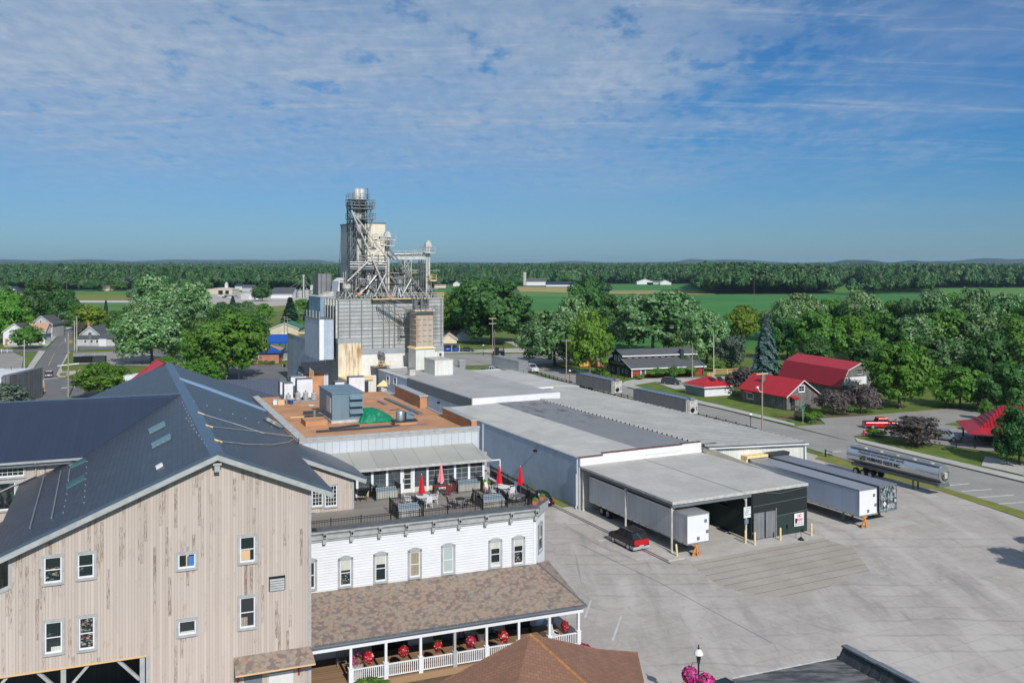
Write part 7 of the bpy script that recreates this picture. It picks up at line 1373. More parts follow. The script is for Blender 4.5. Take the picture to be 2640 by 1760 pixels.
for i,m in enumerate(('redrib','redroof','redroof','redrib')):
 (x0,z0),(x1,z1)=pr_[i],pr_[i+1];e0=-.35 if i==0 else 0;e1=.35 if i==3 else 0;b=MB(FG);b.prism([(x0+e0,-.6,z0+(e0 and-.5)),(x1+e1,-.6,z1+(-.5 if e1 else 0)),(x1+e1,-.6,z1+(-.5 if e1 else 0)+.13),(x0+e0,-.6,z0+(e0 and-.5)+.13)],(0,d+1.2,0));b.obj('roof',MT[m],gb)
b=MB(FG)
for i in range(4):(x0,z0),(x1,z1)=pr_[i],pr_[i+1];b.prism([(x0,-.65,z0-.08),(x1,-.65,z1-.08),(x1,-.65,z1+.15),(x0,-.65,z0+.15)],(0,.045,0))
b.obj('fascia',MT['offwhite'],gb);b=MB(FG);b.box(1.0,7.6,-.12,-.003,2.9,4.5);sgn=b.obj('sign_board',MT['white'],gb)
cu_=text('D Vine',1.5,gb,(1.5,-.13,3.2),(R(90),0,0),plain('olive_gold_paint',(.14,.12,.02),.6),sx=1.1);b=MB(FG)
for cx_,cz_ in((1.9,3.9),(3.9,3.5)):b.path([(cx_+.5*math.cos(a)*(1-a/9),-.14,cz_+.38*math.sin(a)*(1-a/9))for a in[i*.5 for i in range(12)]],.05,4)
b.obj('sign_flourish',MT['blueink']if False else plain('gold_paint',(.35,.27,.04),.5),gb)
window(FG,gb,('f',0),4.8,6.6,4.9,6.2,trim='barnwood',tw=.1);b=MB(FG);b.box(3.5,6,-.05,-.003,0,2.4);b.obj('door',MT['barnwood'],gb);b=MB(FG);b.prism([(9.5,-1.5,2.4),(12,-1.5,2.4),(12,-.003,3),(9.5,-.003,3)],(0,0,.08));b.obj('red_awning',MT['redroofx'],gb)
# open shelter with bell-cast red roof
FP_=rotf((71.0,133.8),-18);pv=froot('picnic_pavilion','open pavilion with flared red metal roof at the right edge','pavilion',FP_);w,d=12.,10.
b=MB(FP_);A=[(-1,-1,2.3),(w+1,-1,2.3),(w+1,d+1,2.3),(-1,d+1,2.3)];B_=[(1,1.2,3.0),(w-1,1.2,3.0),(w-1,d-1,3.0),(1,d-1,3.0)];T_=[(4.6,d/2,6.0),(w-4.6,d/2,6.0)]
for i in range(4):j=(i+1)%4;b.face(A[i],A[j],B_[j],B_[i])
b.obj('flared_roof',MT['redroofx'],pv);b=MB(FP_);b.face(B_[0],B_[1],T_[1],T_[0]);b.face(B_[1],B_[2],T_[1]);b.face(B_[2],B_[3],T_[0],T_[1]);b.face(B_[3],B_[0],T_[0]);b.obj('roof',MT['redribx'],pv)
b=MB(FP_);b.box(-1,w+1,-1.04,-1,2.12,2.32);b.obj('fascia',MT['darkboard'],pv)
for x in(0,4,8,w):
 for y in(0,d):b=MB(FP_);b.box(x-.12,x+.12,y-.12,y+.12,0,2.4);b.obj('post',MT['black'],pv)
b=MB(FP_);b.box(.2,w,.0,.06,.9,1.0);b.box(.2,w,0,.06,.45,.52);b.box(-2.6,-.2,-.03,.03,.9,1.0);b.box(-2.7,-2.55,-.08,.08,0,1.1);b.obj('rail',MT['black'],pv);b=MB(FP_);b.box(2,w,4,d,0,2.2);b.obj('inner_booth',MT['darkboard'],pv)
# small red roof behind the timber building
P_=[G(*p,z)for p,z in(((328,962),6.4),((405,924),8.2),((425,934),8.2),((428,960),6.2),((330,985),5.6))]
rr_=root('red_roof_house','house with plain red metal roof peeking over the blue shingle roof','house',(0,0,0));b=MB();A=G(330,990,5.4);Bb=G(430,955,5.4);b.prism([G(322,990,5.0),G(406,924,8.0),G(424,934,7.9),G(437,958,5.4)],(0,0,-.2));b.obj('roof',MT['redroofx'],rr_);b=MB();q=G(380,975,0);c=G(380,965,5.);b.box(c[0]-4.5,c[0]+4,c[1]-1.5,c[1]+3,0,4.9);b.obj('wall',MT['clapwhite'],rr_)
# ------------------------------------------------------------------ foreground roofs
gz=root('brown_roof_building','brown shingle hip roof with orange ridge in the bottom foreground','building');Ap=Vector(G(1367,1634.5,6.2));B1=Vector(G(1644,1681,3.2));C1=Vector((7.6,45.6,3.2));D1=Vector((-7.4,48.8,3.2));E1=Vector((-1.5,38.5,3.2))
def brow(q0,q1,nm):
 b=MB();M1=Ap.lerp(q0,.62);M2=Ap.lerp(q1,.62);M1.z-=.22;M2.z-=.22;b.face(tuple(Ap),tuple(M1),tuple(M2));b.face(tuple(M1),tuple(q0),tuple(q1),tuple(M2));return b.obj(nm,MT['browntile'],gz)
brow(B1,C1,'roof');brow(C1,E1,'roof');brow(E1,D1,'roof');brow(D1,B1,'roof')
for q in(B1,C1,D1):b=MB();M1=Ap.lerp(q,.62);M1.z-=.22;b.path([tuple(Ap),tuple(M1),tuple(q)],.11 if q is C1 else .05,5);b.obj('ridge_tile',MT['hipc']if q is C1 else MT['browntile'],gz)
b=MB();b.prism([tuple(q*.93+Ap*.07)[:2]+(0,)for q in(B1,C1,E1,D1)],(0,0,3.25));b.obj('wall',MT['clapwhite'],gz)
dk=root('dark_roof_building','dark grey membrane roof with wrinkled parapet in the bottom right foreground','building');zf=5.0
PA,PB=G(1888,1749,zf),G(2172,1693,zf);PE=G(2364,1757,5.75);dv=(Vector(PE)-Vector(G(2180,1660,5.8))).normalized();P2=Vector(G(2180,1660,5.8));P3=P2+dv*16
MT['roofdk']=(lambda t:t.fin(t.mix(t.math('MULTIPLY',t.map(t.noise(1.,t.scale(t.pos(),(.5,2.4,1),(0,0,R(-20))),6,.65),.42,.6),1.),(.055,.058,.062,1),(.15,.15,.15,1)),.75))(NT('streaked_dark_membrane'))
b=MB();b.prism([PA,PB,(P3.x-.5,P3.y,zf),(P3.x-14,P3.y-5,zf)],(0,0,-.2));b.obj('roof',MT['roofdk'],dk)
b=MB();b.prism([PA[:2]+(0,),PB[:2]+(0,),(P3.x,P3.y,0),(P3.x-13.9,P3.y-5,0)],(0,0,zf-.21));b.obj('wall',MT['brickred'],dk)
nrm=Vector((-dv.y,dv.x,0));b=MB()
for i in range(40):
 q0,q1=i/40*15,(i+1)/40*15;r0=rg.uniform(-.07,.07);a=P2+dv*q0;c=P2+dv*q1
 b.hexa([(a.x-nrm.x*.55+r0,a.y-nrm.y*.55,zf),(c.x-nrm.x*.55-r0,c.y-nrm.y*.55,zf),(c.x,c.y,zf),(a.x,a.y,zf),(a.x-nrm.x*(.22+r0),a.y,5.66),(c.x-nrm.x*(.22-r0),c.y,5.66+r0*.4),(c.x,c.y,5.66),(a.x,a.y,5.66)])
b.obj('parapet_flashing',MT['tarpaper'],dk);b=MB()
for i in range(18):q0,q1=i*.85,i*.85+.83;a=P2+dv*q0;c=P2+dv*q1;zz=5.68+rg.uniform(0,.04);b.hexa([(a.x-nrm.x*.34,a.y-nrm.y*.34,zz),(c.x-nrm.x*.34,c.y-nrm.y*.34,zz),(c.x+nrm.x*.06,c.y+nrm.y*.06,zz),(a.x+nrm.x*.06,a.y+nrm.y*.06,zz),(a.x-nrm.x*.34,a.y-nrm.y*.34,zz+.1),(c.x-nrm.x*.34,c.y-nrm.y*.34,zz+.1),(c.x+nrm.x*.06,c.y+nrm.y*.06,zz+.1),(a.x+nrm.x*.06,a.y+nrm.y*.06,zz+.1)])
b.obj('coping',MT['gdark'],dk);b=MB();dn=Vector((PB[0]-PA[0],PB[1]-PA[1],0)).normalized();b.prism([PA,PB,(PB[0]+.0,PB[1]+.12,zf),(PA[0],PA[1]+.12,zf)],(0,0,.07));b.obj('roof_edge',MT['steelw'],dk)
# ------------------------------------------------------------------ street furniture
def pole(px,py,pt,lab,arm=True,r=.15,lampdir=None,m='wood',cat='utility pole',name='utility_pole',arms=1,grp='utility poles'):
 p=G(px,py);h=CAMH-(pt-HYP)*p[1]/FPX;o=root(name,lab,cat,(p[0],p[1],0),FW.ang if px>900 else R(20),grp);b=MB();b.tube((0,0,0),(0,0,h),r,9,r*.65);b.obj('pole',MT[m],o)
 if arm:
  for k in range(arms):
   z=h-.35-k*1.6;b=MB();b.box(-1.25,1.25,-.06,.06,z-.07,z+.07);b.obj('crossarm',MT['yellowpale' if(px>1900 or 1265<px<1272)else 'wood'],o)
   for x in(-1.1,-.5,.5,1.1):b=MB();b.lathe((x,0,z+.07),[(.06,0),(.08,.1),(.03,.2)],7);b.obj('insulator',MT['gdark'],o)
 if lampdir:b=MB();x=lampdir;b.path([(0,0,h-.4),(x*.5,0,h+.1),(x,0,h+.15)],.05,5);b.obj('lamp_arm',MT['steel'],o);b=MB();b.box(x-.1,x+.6 if x>0 else x-.6,-.12,.12,h+.03,h+.2);b.obj('lamp_head',MT['steel'],o)
 return o,h
pl,h=pole(1965,1112,958,'tall wooden utility pole by the main road in front of the red roofed cottage');b=MB();b.path([(0,-.1,h-3.4),(-.6,-.1,h-3.3),(-1.0,-.1,h-2.7)],.05,5);b.box(-1.3,-.9,-.2,.1,h-2.7,h-2.4);b.obj('camera_arm',MT['white'],pl)
pl,h=pole(176,1024,856,'thick wooden utility pole in front of the left street with a wide crossarm',arm=False,r=.2);z_=CAMH-(941-HYP)*G(176,1024)[1]/FPX;b=MB();b.tube((-2.0,0,z_-.1),(2.1,0,z_+.25),.12,8);b.obj('crossarm',MT['steel'],pl);z_=h-2.2;b=MB();b.lathe((-.5,0,z_),[(.28,0),(.28,.9),(.1,1.0)],10);b.obj('transformer',MT['steel'],pl)
pole(62.5,952,875,'pale pole at the left street edge beside the white corner house',arm=False,m='steelw');pole(192,905,826,'pale pole with a side arm at the far street corner, left of a pair',lampdir=-3.,arm=False,m='steelw');pole(198,907,814,'pale pole with a side arm at the far street corner, right of a pair',lampdir=-2.4,arm=False,m='steelw')
pole(232,892,862,'slim grey pole in front of the grey house',arm=False,m='steelw',r=.1);pole(151,852,809,'street light over the top end of the left street',lampdir=2.2,arm=False,m='steel',cat='street light',name='street_light',grp='street lights');pole(616,980,926,'street light with long arm beside the big maple trunk',lampdir=3.4,arm=False,m='steel',cat='street light',name='street_light',grp='street lights')
pole(733,890,815,'utility pole with transformers before the beige hall, left of a pair',r=.16);pole(741,890,820,'utility pole with transformers before the beige hall, right of a pair',r=.16);pole(1270,914,818,'utility pole with two crossarms right of the mill',arms=2);pole(1275,944,848,'dark leaning utility pole by the far box trailer',arm=False,m='bark')
pole(1460,986,874,'utility pole with crossarm beside the rail fence and lawn trees');pole(1785,978,886,'utility pole in front of the red siding of the shop',arm=False);pole(1840,971,858,'utility pole with a grey transformer right of the shop',m='steelw',arm=False);pole(1944,792,705,'thin lone pole standing in the green crop field',arm=False,r=.14,m='bark');pole(172,752,724,'utility pole standing in the far meadow on the left',arm=False)
pole(11,752,718,'utility pole before the village at the far left edge');pole(688,848,816,'street pole with short arm between the round trees left of the hall',lampdir=-2.2,arm=False);pole(390,745,684,'very thin radio mast rising over the left woods',arm=False,r=.12,m='steel',cat='radio mast',name='radio_mast',grp='masts');pole(1889,1004,968,'slim pale post in the grass in front of the white shed',arm=False,m='steelw',r=.06,cat='post',name='post',grp='posts');pole(100,1010,962,'thin steel pole beside the flat roofed store',arm=False,m='steel',r=.07);pole(29,1030,945,'dark utility pole with a crossarm over the flat roofed store',m='bark',r=.12)
def lamp_post(p,lab,h=3.4,big=False):
 o=root('street_lamp',lab,'street lamp',p,0,'black street lamps with white globes');b=MB();b.lathe((0,0,0),[(.16,0),(.14,.3),(.06,.5),(.05,h-.9),(.1,h-.85),(.05,h-.8)],10);b.obj('post',MT['black'],o)
 b=MB();b.lathe((0,0,h-.8),[(.10,0),(.17,.45),(.17,.5)],10);b.obj('lantern',MT['glass2'],o);b=MB();b.lathe((0,0,h-.3),[(.30,-.03),(.30,0),(.26,.12),(.16,.24),(.05,.3)],14);b.obj('lamp_shade',MT['white'],o,smooth=True);b=MB();b.lathe((0,0,h-.01),[(.05,0),(.08,.08),(.02,.14),(.05,.2),(.01,.3)],8);b.obj('finial',MT['black'],o);return o
for px,py,pt,lab in((1935,1109,1064,'black street lamp with white top between the ribbed roof and the road'),(1246,915,888,'black street lamp at the far crossing by the lawn'),(1469,986,953,'black street lamp beside the pole at the rail fence')):
 p=G(px,py);lamp_post((p[0],p[1],0),lab,CAMH-(pt-HYP)*p[1]/FPX)
p=G(1801,1672,4.15);lp_=lamp_post((p[0],p[1],0),'black ornamental street lamp with white shade in the bottom foreground',4.15)
for i,(dx,z,lab)in enumerate(((-.55,2.6,'pink petunia basket hanging left of the foreground lamp post'),(.45,2.05,'larger pink petunia basket hanging right of the foreground lamp post'))):
 o=root('flower_basket',lab,'flower basket',(p[0]+dx,p[1]-.1,z),0,'pink petunia baskets on the foreground lamp');b=MB();petals(b,(0,0,0),.5+.1*i,700,9+i,.06);b.obj('blooms',MT['pinkflower'],o);b=MB();b.blob((0,0,-.05),.4,.4,.36,3);b.obj('foliage',MT['leafmid'],o);b=MB();b.path([(0,0,.45),(-dx*.4,.1,.75),(-dx,.1,.7)],.015,5);b.obj('hanger',MT['iron'],o)
p=G(1764,1740,1.15);o=root('traffic_cone','slim orange and white channelizer cone beside the pink flower basket','traffic cone',(p[0],p[1],0));b=MB();b.lathe((0,0,0),[(.25,0),(.25,.06),(.1,.08),(.09,1.0),(.05,1.15)],12);b.obj('cone',MT['redcloth']if False else MT['orange'],o);b=MB();b.lathe((0,0,.45),[(.105,0),(.1,.2)],12);b.lathe((0,0,.8),[(.105,0),(.1,.15)],12);b.obj('reflective_band',MT['white'],o)
p=G(1504,1672,.3);o=root('flower_bed_clump','pink petunia clump at the right corner of the porch','flowers',(p[0],p[1],0));b=MB();petals(b,(0,0,.3),.55,400,31,.06,.6);b.obj('blooms',MT['pinkflower'],o);b=MB();b.blob((0,0,.25),.45,.45,.25,6);b.obj('foliage',MT['leafmid'],o)
for px,py,lab in((206,985,'red octagonal stop sign at the left crossing by the round tree'),(183,900,'red and white do not enter sign at the far left street corner'),(733,968,'red octagonal stop sign before the mill annex'),(1383,922,'dark red stop sign under the silver maple')):
 p=G(px,py);o=root('stop_sign',lab,'stop sign',(p[0],p[1],0),R(6 if px<900 else 20),'stop signs');b=MB();b.tube((0,0,0),(0,0,2.9),.04,6);b.obj('post',MT['steel'],o);b=MB();P_=[(.46*math.cos(R(22.5+45*i)),-.06,2.55+.46*math.sin(R(22.5+45*i)))for i in range(8)];b.prism(P_,(0,-.03,0));b.obj('plate',MT['white'],o)
 b=MB();b.prism([(q[0]*.88,-.092,2.55+(q[2]-2.55)*.88)for q in P_],(0,-.006,0));b.obj('face',MT['redink'],o);text('STOP' if 'stop' in lab else '-',.30 if 'stop' in lab else .8,o,(-.33 if 'stop' in lab else-.2,-.10,2.44 if 'stop' in lab else 2.3),(R(90),0,0),MT['white'],sx=.95)
p=G(2070,1092);o=root('street_name_sign','green street name sign on a pale post in front of the barn shrubs','street sign',(p[0],p[1],0),R(25));b=MB();b.tube((0,0,0),(0,0,2.6),.045,6);b.obj('post',MT['steelw'],o);b=MB();b.box(-.45,.45,-.02,.02,2.3,2.55);b.box(-.38,.38,-.02,.02,2.62,2.86);b.obj('plate',MT['green_tarp'],o)
p=G(2227,1123);o=root('fire_hydrant','dark red fire hydrant on the grass corner by the side street','fire hydrant',(p[0],p[1],.1));b=MB();b.lathe((0,0,0),[(.18,0),(.14,.1),(.13,.6),(.17,.65),(.1,.8),(.03,.86)],12);b.obj('body',MT['redroof'],o);b=MB();b.tube((-.24,0,.45),(.24,0,.45),.07,8);b.obj('outlet',MT['redroof'],o)
def fence(pts,lab,h=1.1,m='black',sp=2.6,rails_=(.45,.85),r=.08,name='rail_fence',grp=None):
 P_=[Vector(G(*p))for p in pts];o=root(name,lab,'fence',tuple(P_[0]),0,grp);b=MB();k=0
 for a,c in zip(P_[:-1],P_[1:]):
  for z in rails_:b.bar(tuple(a-P_[0]+Vector((0,0,z))),tuple(c-P_[0]+Vector((0,0,z))),.10)
 b.obj('rails',MT[m],o);bp=None
 for a,c in zip(P_[:-1],P_[1:]):
  n=max(1,round((c-a).length/sp))
  for i in range(n):
   q=a.lerp(c,i/n)-P_[0]
   if bp is None:bb=MB();bb.box(-r,r,-r,r,0,h);bp=bb.obj('post',MT[m],o);bp.location=q
   else:d=bp.copy();COL.objects.link(d);d.parent=o;d.location=q
 return o
fence([(1376,964),(1460,990),(1540,1011),(1618,1031),(1700,1053),(1822,1084),(1952,1117)],'black split rail fence running along the main road behind the feed trailers');fence([(2128,1177),(2146,1180)],'short piece of black rail fence beside the tank trailer');fence([(1532,964),(1560,972),(1626,978)],'black rail fence in front of the dark green shop gable',1.0,'black',1.8)
fence([(1843,966),(1875,966),(1903,964)],'pale wooden board fence between the shop and the blue spruce',1.6,'lumber',2.4,(.3,.6,.9,1.2,1.5));fence([(2235,1056),(2279,1055)],'grey wooden ramp railing beside the gambrel barn',1.1,'barnwood',1.6);fence([(-10,908),(33,909)],'white board fence at the left parking lot',1.1,'white',2.4);fence([(1140,739),(1170,739),(1260,740)],'white farm fence along the far wood edge right of the mill',2.2,'white',12)
for i,px in enumerate((1825,1829,1833,1837)):
 p=G(px,972);o=root('bollard',['pale bollard nearest the shop corner','second pale bollard right of the shop','third pale bollard right of the shop','pale bollard nearest the wooden fence'][i],'bollard',(p[0],p[1],0),0,'pale bollards right of the shop');b=MB();b.lathe((0,0,0),[(.14,0),(.14,1.1),(.05,1.2)],10);b.obj('pipe',MT['lumber'],o)
for px,py,w_,h_,m,lab,nm in((212,935,5,1.9,'black','dark dumpster row at the left parking lot edge','dumpster'),(240,934,6.5,2.0,'darkboard','dark green dumpster row in the middle of the left parking lot','dumpster'),(1803,962,1.6,.8,'darkboard','dark wooden bench against the red siding of the shop','bench'),(1418,927,1.1,1.7,'green_tarp','small green utility cabinet under the silver maple','utility_cabinet')):
 p=G(px,py);o=root(nm,lab,nm.replace('_',' '),(p[0],p[1],0),R(5));b=MB();b.box(-w_/2,w_/2,0,1.6,.15,h_*.85,.05);b.obj('body',MT[m],o,bevel=.04);b=MB();b.box(-w_/2-.05,w_/2+.05,-.05,1.65,h_*.85,h_*.85+.1);b.obj('lid',MT[m],o)
for i,(px,py,m)in enumerate(((74,1014,'green_tarp'),(84,1008,'steeld'),(96,1012,'lumber'),(104,1006,'brownroof'),(88,1020,'terra'),(98,1018,'woodred'),(70,1022,'cream'),(100,1000,'steelw'))):
 p=G(px,py);o=root('junk_crate',['green tarp covered crate in the antique pile by the store','grey frame in the antique pile','pale crate in the antique pile near the pavement','brown chest in the antique pile','terracotta tub in the antique pile','dark red chest in the antique pile','cream crate in the antique pile nearest the store wall','pale metal rack at the back of the antique pile'][i],'crate',(p[0],p[1],0),i*.6,'antiques piled beside the flat roofed store');b=MB();b.box(-.9,.9,-.6,.6,0,1.0+.1*i);b.obj('crate',MT[m],o);b=MB()
 for k in range(4):b.bar((-.8+k*.5,-.62,.1),(-.6+k*.45,-.66,1.3+.2*(k%2)),.08)
 b.obj('slats',MT['lumber' if i%2 else 'black'],o)
p=G(92,1026);sheet('pavement',[(100,1000),(118,1007),(112,1022),(96,1022)],.12,'walk',thick=.1)
# ------------------------------------------------------------------ vehicles
def car(p,hd,lab,col,kind='suv',cat='car',name='parked_car',L=4.6,W_=1.82,H_=1.65,lower=None,sc=1.):
 a=math.atan2(hd[1],hd[0]);o=root(name,lab,cat,(p[0],p[1],0),a,'vehicles');o.scale=(sc,)*3;h=H_;g=.22;bt=.55*h
 prof={'suv':[(-L/2,.35),(-L/2+.03,bt+.1),(-L/2+.2,bt+.22),(L/2-1.25,bt+.18),(L/2-.35,bt+.02),(L/2-.05,bt-.2),(L/2,.4),(L/2-.2,g),(-L/2+.2,g)],'sedan':[(-L/2,.35),(-L/2+.05,bt),(-L/2+.8,bt+.12),(L/2-1.4,bt+.08),(L/2-.35,bt-.08),(L/2,.45),(L/2-.15,g),(-L/2+.2,g)],'pickup':[(-L/2,.5),(-L/2,bt+.12),(L/2-1.5,bt+.15),(L/2-.2,bt+.05),(L/2,.55),(L/2-.1,g+.1),(-L/2+.1,g+.15)]}[kind]
 b=MB();b.prism([(x,-W_/2,z)for x,z in prof],(0,W_,0));b.obj('body',MT[col],o,bevel=.07)
 cb={'suv':(-L/2+.12,L/2-1.2,-L/2+.55,L/2-2.0),'sedan':(-L/2+.7,L/2-1.35,-L/2+1.35,L/2-2.1),'pickup':(-L/2+2.0,L/2-1.35,-L/2+2.25,L/2-1.95)}[kind];z0,z1=bt+.12,h-.06;iw=.2
 b=MB();b.hexa([(cb[0],-W_/2+.06,z0),(cb[1],-W_/2+.06,z0),(cb[1],W_/2-.06,z0),(cb[0],W_/2-.06,z0),(cb[2],-W_/2+iw,z1),(cb[3],-W_/2+iw,z1),(cb[3],W_/2-iw,z1),(cb[2],W_/2-iw,z1)]);b.obj('windows',MT['glass'],o,bevel=.03)
 b=MB();b.box(cb[2]-.06,cb[3]+.05,-W_/2+iw-.04,W_/2-iw+.04,z1,h);b.obj('roof',MT[col],o,bevel=.03)
 b=MB()
 for s in(-1,1):
  y0,y1=s*(W_/2-.05),s*(W_/2-iw+.02)
  for q in(.0,.42,.74,1.):
   xb=cb[0]+(cb[1]-cb[0])*q;xt=cb[2]+(cb[3]-cb[2])*q;b.bar((xb,y0,z0),(xt,y1,z1+.02),.07)
 b.obj('pillar',MT[col],o)
 if lower:b=MB();b.box(-L/2-.02,L/2+.02,-W_/2-.02,W_/2+.02,g,.52);b.obj('lower_trim',MT[lower],o,bevel=.04)
 wr=.34 if kind!='pickup' else .39;WB=.29*L
 for sx_ in(-1,1):
  for sy_ in(-1,1):
   b=MB();b.wheel((sx_*WB,sy_*(W_/2-.09),wr),wr,.24,'y');w_=b.obj('wheel',MT['rubber'],o);b=MB();b.wheel((sx_*WB,sy_*(W_/2+.035),wr),wr*.62,.02,'y',12);b.obj('rim',MT['alu'],w_)
 for s in(-1,1):
  b=MB();b.box(L/2-.10,L/2+.01,s*W_/2*.62-.2,s*W_/2*.62+.2,bt-.25,bt-.1);b.obj('headlight',MT['steelw'],o);b=MB();b.box(-L/2-.015,-L/2+.06,s*W_/2*.8-.09,s*W_/2*.8+.09,bt-.2,bt+.12);b.obj('tail_light',MT['redink'],o)
  b=MB();b.box(cb[1]-.25,cb[1]-.05,s*(W_/2+.08)-.06,s*(W_/2+.08)+.06,bt+.15,bt+.3);b.obj('mirror',MT[col],o)
 b=MB();b.box(-L/2-.02,-L/2+.02,-.26,.26,.55,.7);b.obj('number_plate',MT['white'],o);b=MB();b.box(-L/2-.06,-L/2+.05,-W_/2+.05,W_/2-.05,.3,.5);b.box(L/2-.08,L/2+.05,-W_/2+.05,W_/2-.05,.3,.5);b.obj('bumper',MT['gtrim' if kind!='sedan' else col],o,bevel=.03)
 if kind=='suv':
  for s in(-1,1):b=MB();b.tube((cb[2],s*(W_/2-.3),h+.04),(cb[3],s*(W_/2-.3),h+.04),.02,5);b.obj('roof_rail',MT['steel'],o)
 if kind=='pickup':b=MB();b.box(-L/2+.08,cb[0]-.05,-W_/2+.1,W_/2-.1,bt+.0,bt+.285-.14+.01);b.obj('bed',MT['black'],o)
 return o
for n_,c_ in(('carmaroon',(.030,.012,.014)),('carblack',(.012,.014,.016)),('carred',(.50,.012,.015)),('carsilver',(.34,.38,.43)),('cargrey',(.06,.07,.075)),('carwhite',(.72,.73,.74))):MT[n_]=plain(n_[3:]+'_car_paint',c_,.22,.3,.03,1.,0,30,.7)
bd=(FW.ay[0],FW.ay[1]);p=G(1620,1404);car(p,bd,'maroon SUV with grey lower trim parked beside the loading canopy','carmaroon',lower='gtrim',L=4.5,H_=1.8,W_=1.9);o_=[o for o in bpy.data.objects if o.get('label','').startswith('maroon SUV')][0];b=MB();b.box(-2.285,-2.255,-.8,.8,.62,1.2);b.obj('tailgate',MT['carred'],o_)
p=FW.of(*G(1408,1300)[:2]);car(FW.Wd(-2.7,p[1]+1.0),bd,'black sedan half hidden behind the terrace planters','carblack','sedan',H_=1.45);p=G(1853,1748,1.5);car((p[0],p[1]-.8),(-.52,.85),'black car whose glossy roof shows behind the foreground flower baskets','carblack','suv',L=4.7)
p=G(2270,1103);car((p[0],p[1]),(.99,-.05),'bright red pickup truck at the side street by the plum tree','carred','pickup','pickup truck','pickup_truck',L=5.6,W_=1.95,H_=1.8);p=G(2440,1134);car((p[0],p[1]),(.78,-.62),'silver blue SUV parked behind the round plum tree','carsilver',lower='gdark',L=4.3);p=G(1731,990);car((p[0],p[1]),(.85,-.52),'dark grey SUV parked on the drive before the red shop','cargrey')
p=G(1369,958);car((p[0],p[1]),(.46,-.88),'white van behind the nose of the far box trailer','carwhite','suv','van','van',L=5.2,W_=2.,H_=2.1);p=G(1264,962);car((p[0],p[1]),(.9,.35),'white pickup behind the far warehouse roof edge','carwhite','pickup','pickup truck','pickup_truck',L=5.5,H_=1.8);p=G(1205,906);car((p[0],p[1]),(.98,-.15),'dark green car on the drive right of the mill','cargrey','sedan',H_=1.5);p=G(118,972);car((p[0],p[1]+1.5),tuple(Vector((G(140,910)[0]-G(124,942)[0],G(140,910)[1]-G(124,942)[1])).normalized()),'dark maroon car driving up the left street','carmaroon','sedan',H_=1.45)
p=G(163,851);car((p[0],p[1]),(1,0),'pale blue car crossing at the top end of the left street','carsilver','sedan',H_=1.5);p=G(2520,1108);car((p[0],p[1]),(.9,-.3),'dark car mostly hidden behind the red pavilion roof','cargrey','sedan',H_=1.5)
for px,py,hd,lab,m in((570,765,(1,.2),'pale truck parked before the tan workshop bays','carwhite'),(582,768,(1,0),'grey truck second in the row before the tan workshop','cargrey'),(594,769,(1,-.1),'long white truck in the middle of the far gravel lot','carwhite'),(608,768,(1,0),'white pickup at the right of the far gravel lot row','carsilver'),(664,773,(.3,-1),'blue pickup beside the grey garage on the far lot','carsilver')):p=G(px,py);car((p[0],p[1]),hd,lab,m,'pickup','truck','parked_truck',L=5.8,W_=2.1,H_=2.2)
p=G(1284,917);o=root('black_tractor','small black steam tractor display by the far crossing','tractor',(p[0],p[1],0),R(10));b=MB();b.box(-1,.2,-.6,.6,.6,2.6);b.tube((.2,0,1.3),(2.0,0,1.3),.5,12);b.obj('body',MT['black'],o);b=MB();b.tube((1.7,0,1.6),(1.7,0,2.6),.13,8);b.obj('stack',MT['black'],o)
for x,rr in((-.7,.8),(1.5,.5)):
 for s in(-.75,.75):b=MB();b.wheel((x,s,rr),rr,.2,'y');b.obj('wheel',MT['black'],o)
 # ------------------------------------------------------------------ trees
def qmesh(name,C,N,S,mat,rng):
 """square leaf clumps: centres C, normals N, half sizes S"""
 n=len(C);N=N/np.linalg.norm(N,axis=1,keepdims=True);a=np.cross(N,rng.normal(size=(n,3)));a/=np.linalg.norm(a,axis=1,keepdims=True);d=np.cross(N,a);s=S[:,None]
 k=rng.uniform(.55,1,(n,1));V=np.stack([C-a*s-d*s*k,C+a*s-d*s*k*.4,C+a*s*.6+d*s*k,C-a*s*.8+d*s*k*.9],1).reshape(-1,3)
 me=bpy.data.meshes.new(name);me.vertices.add(4*n);me.vertices.foreach_set('co',V.astype(np.float32).ravel());me.loops.add(4*n);me.loops.foreach_set('vertex_index',np.arange(4*n,dtype=np.int32));me.polygons.add(n);me.polygons.foreach_set('loop_start',np.arange(0,4*n,4,dtype=np.int32));me.polygons.foreach_set('loop_total',np.full(n,4,np.int32));me.update();me.validate();me.materials.append(mat);return me
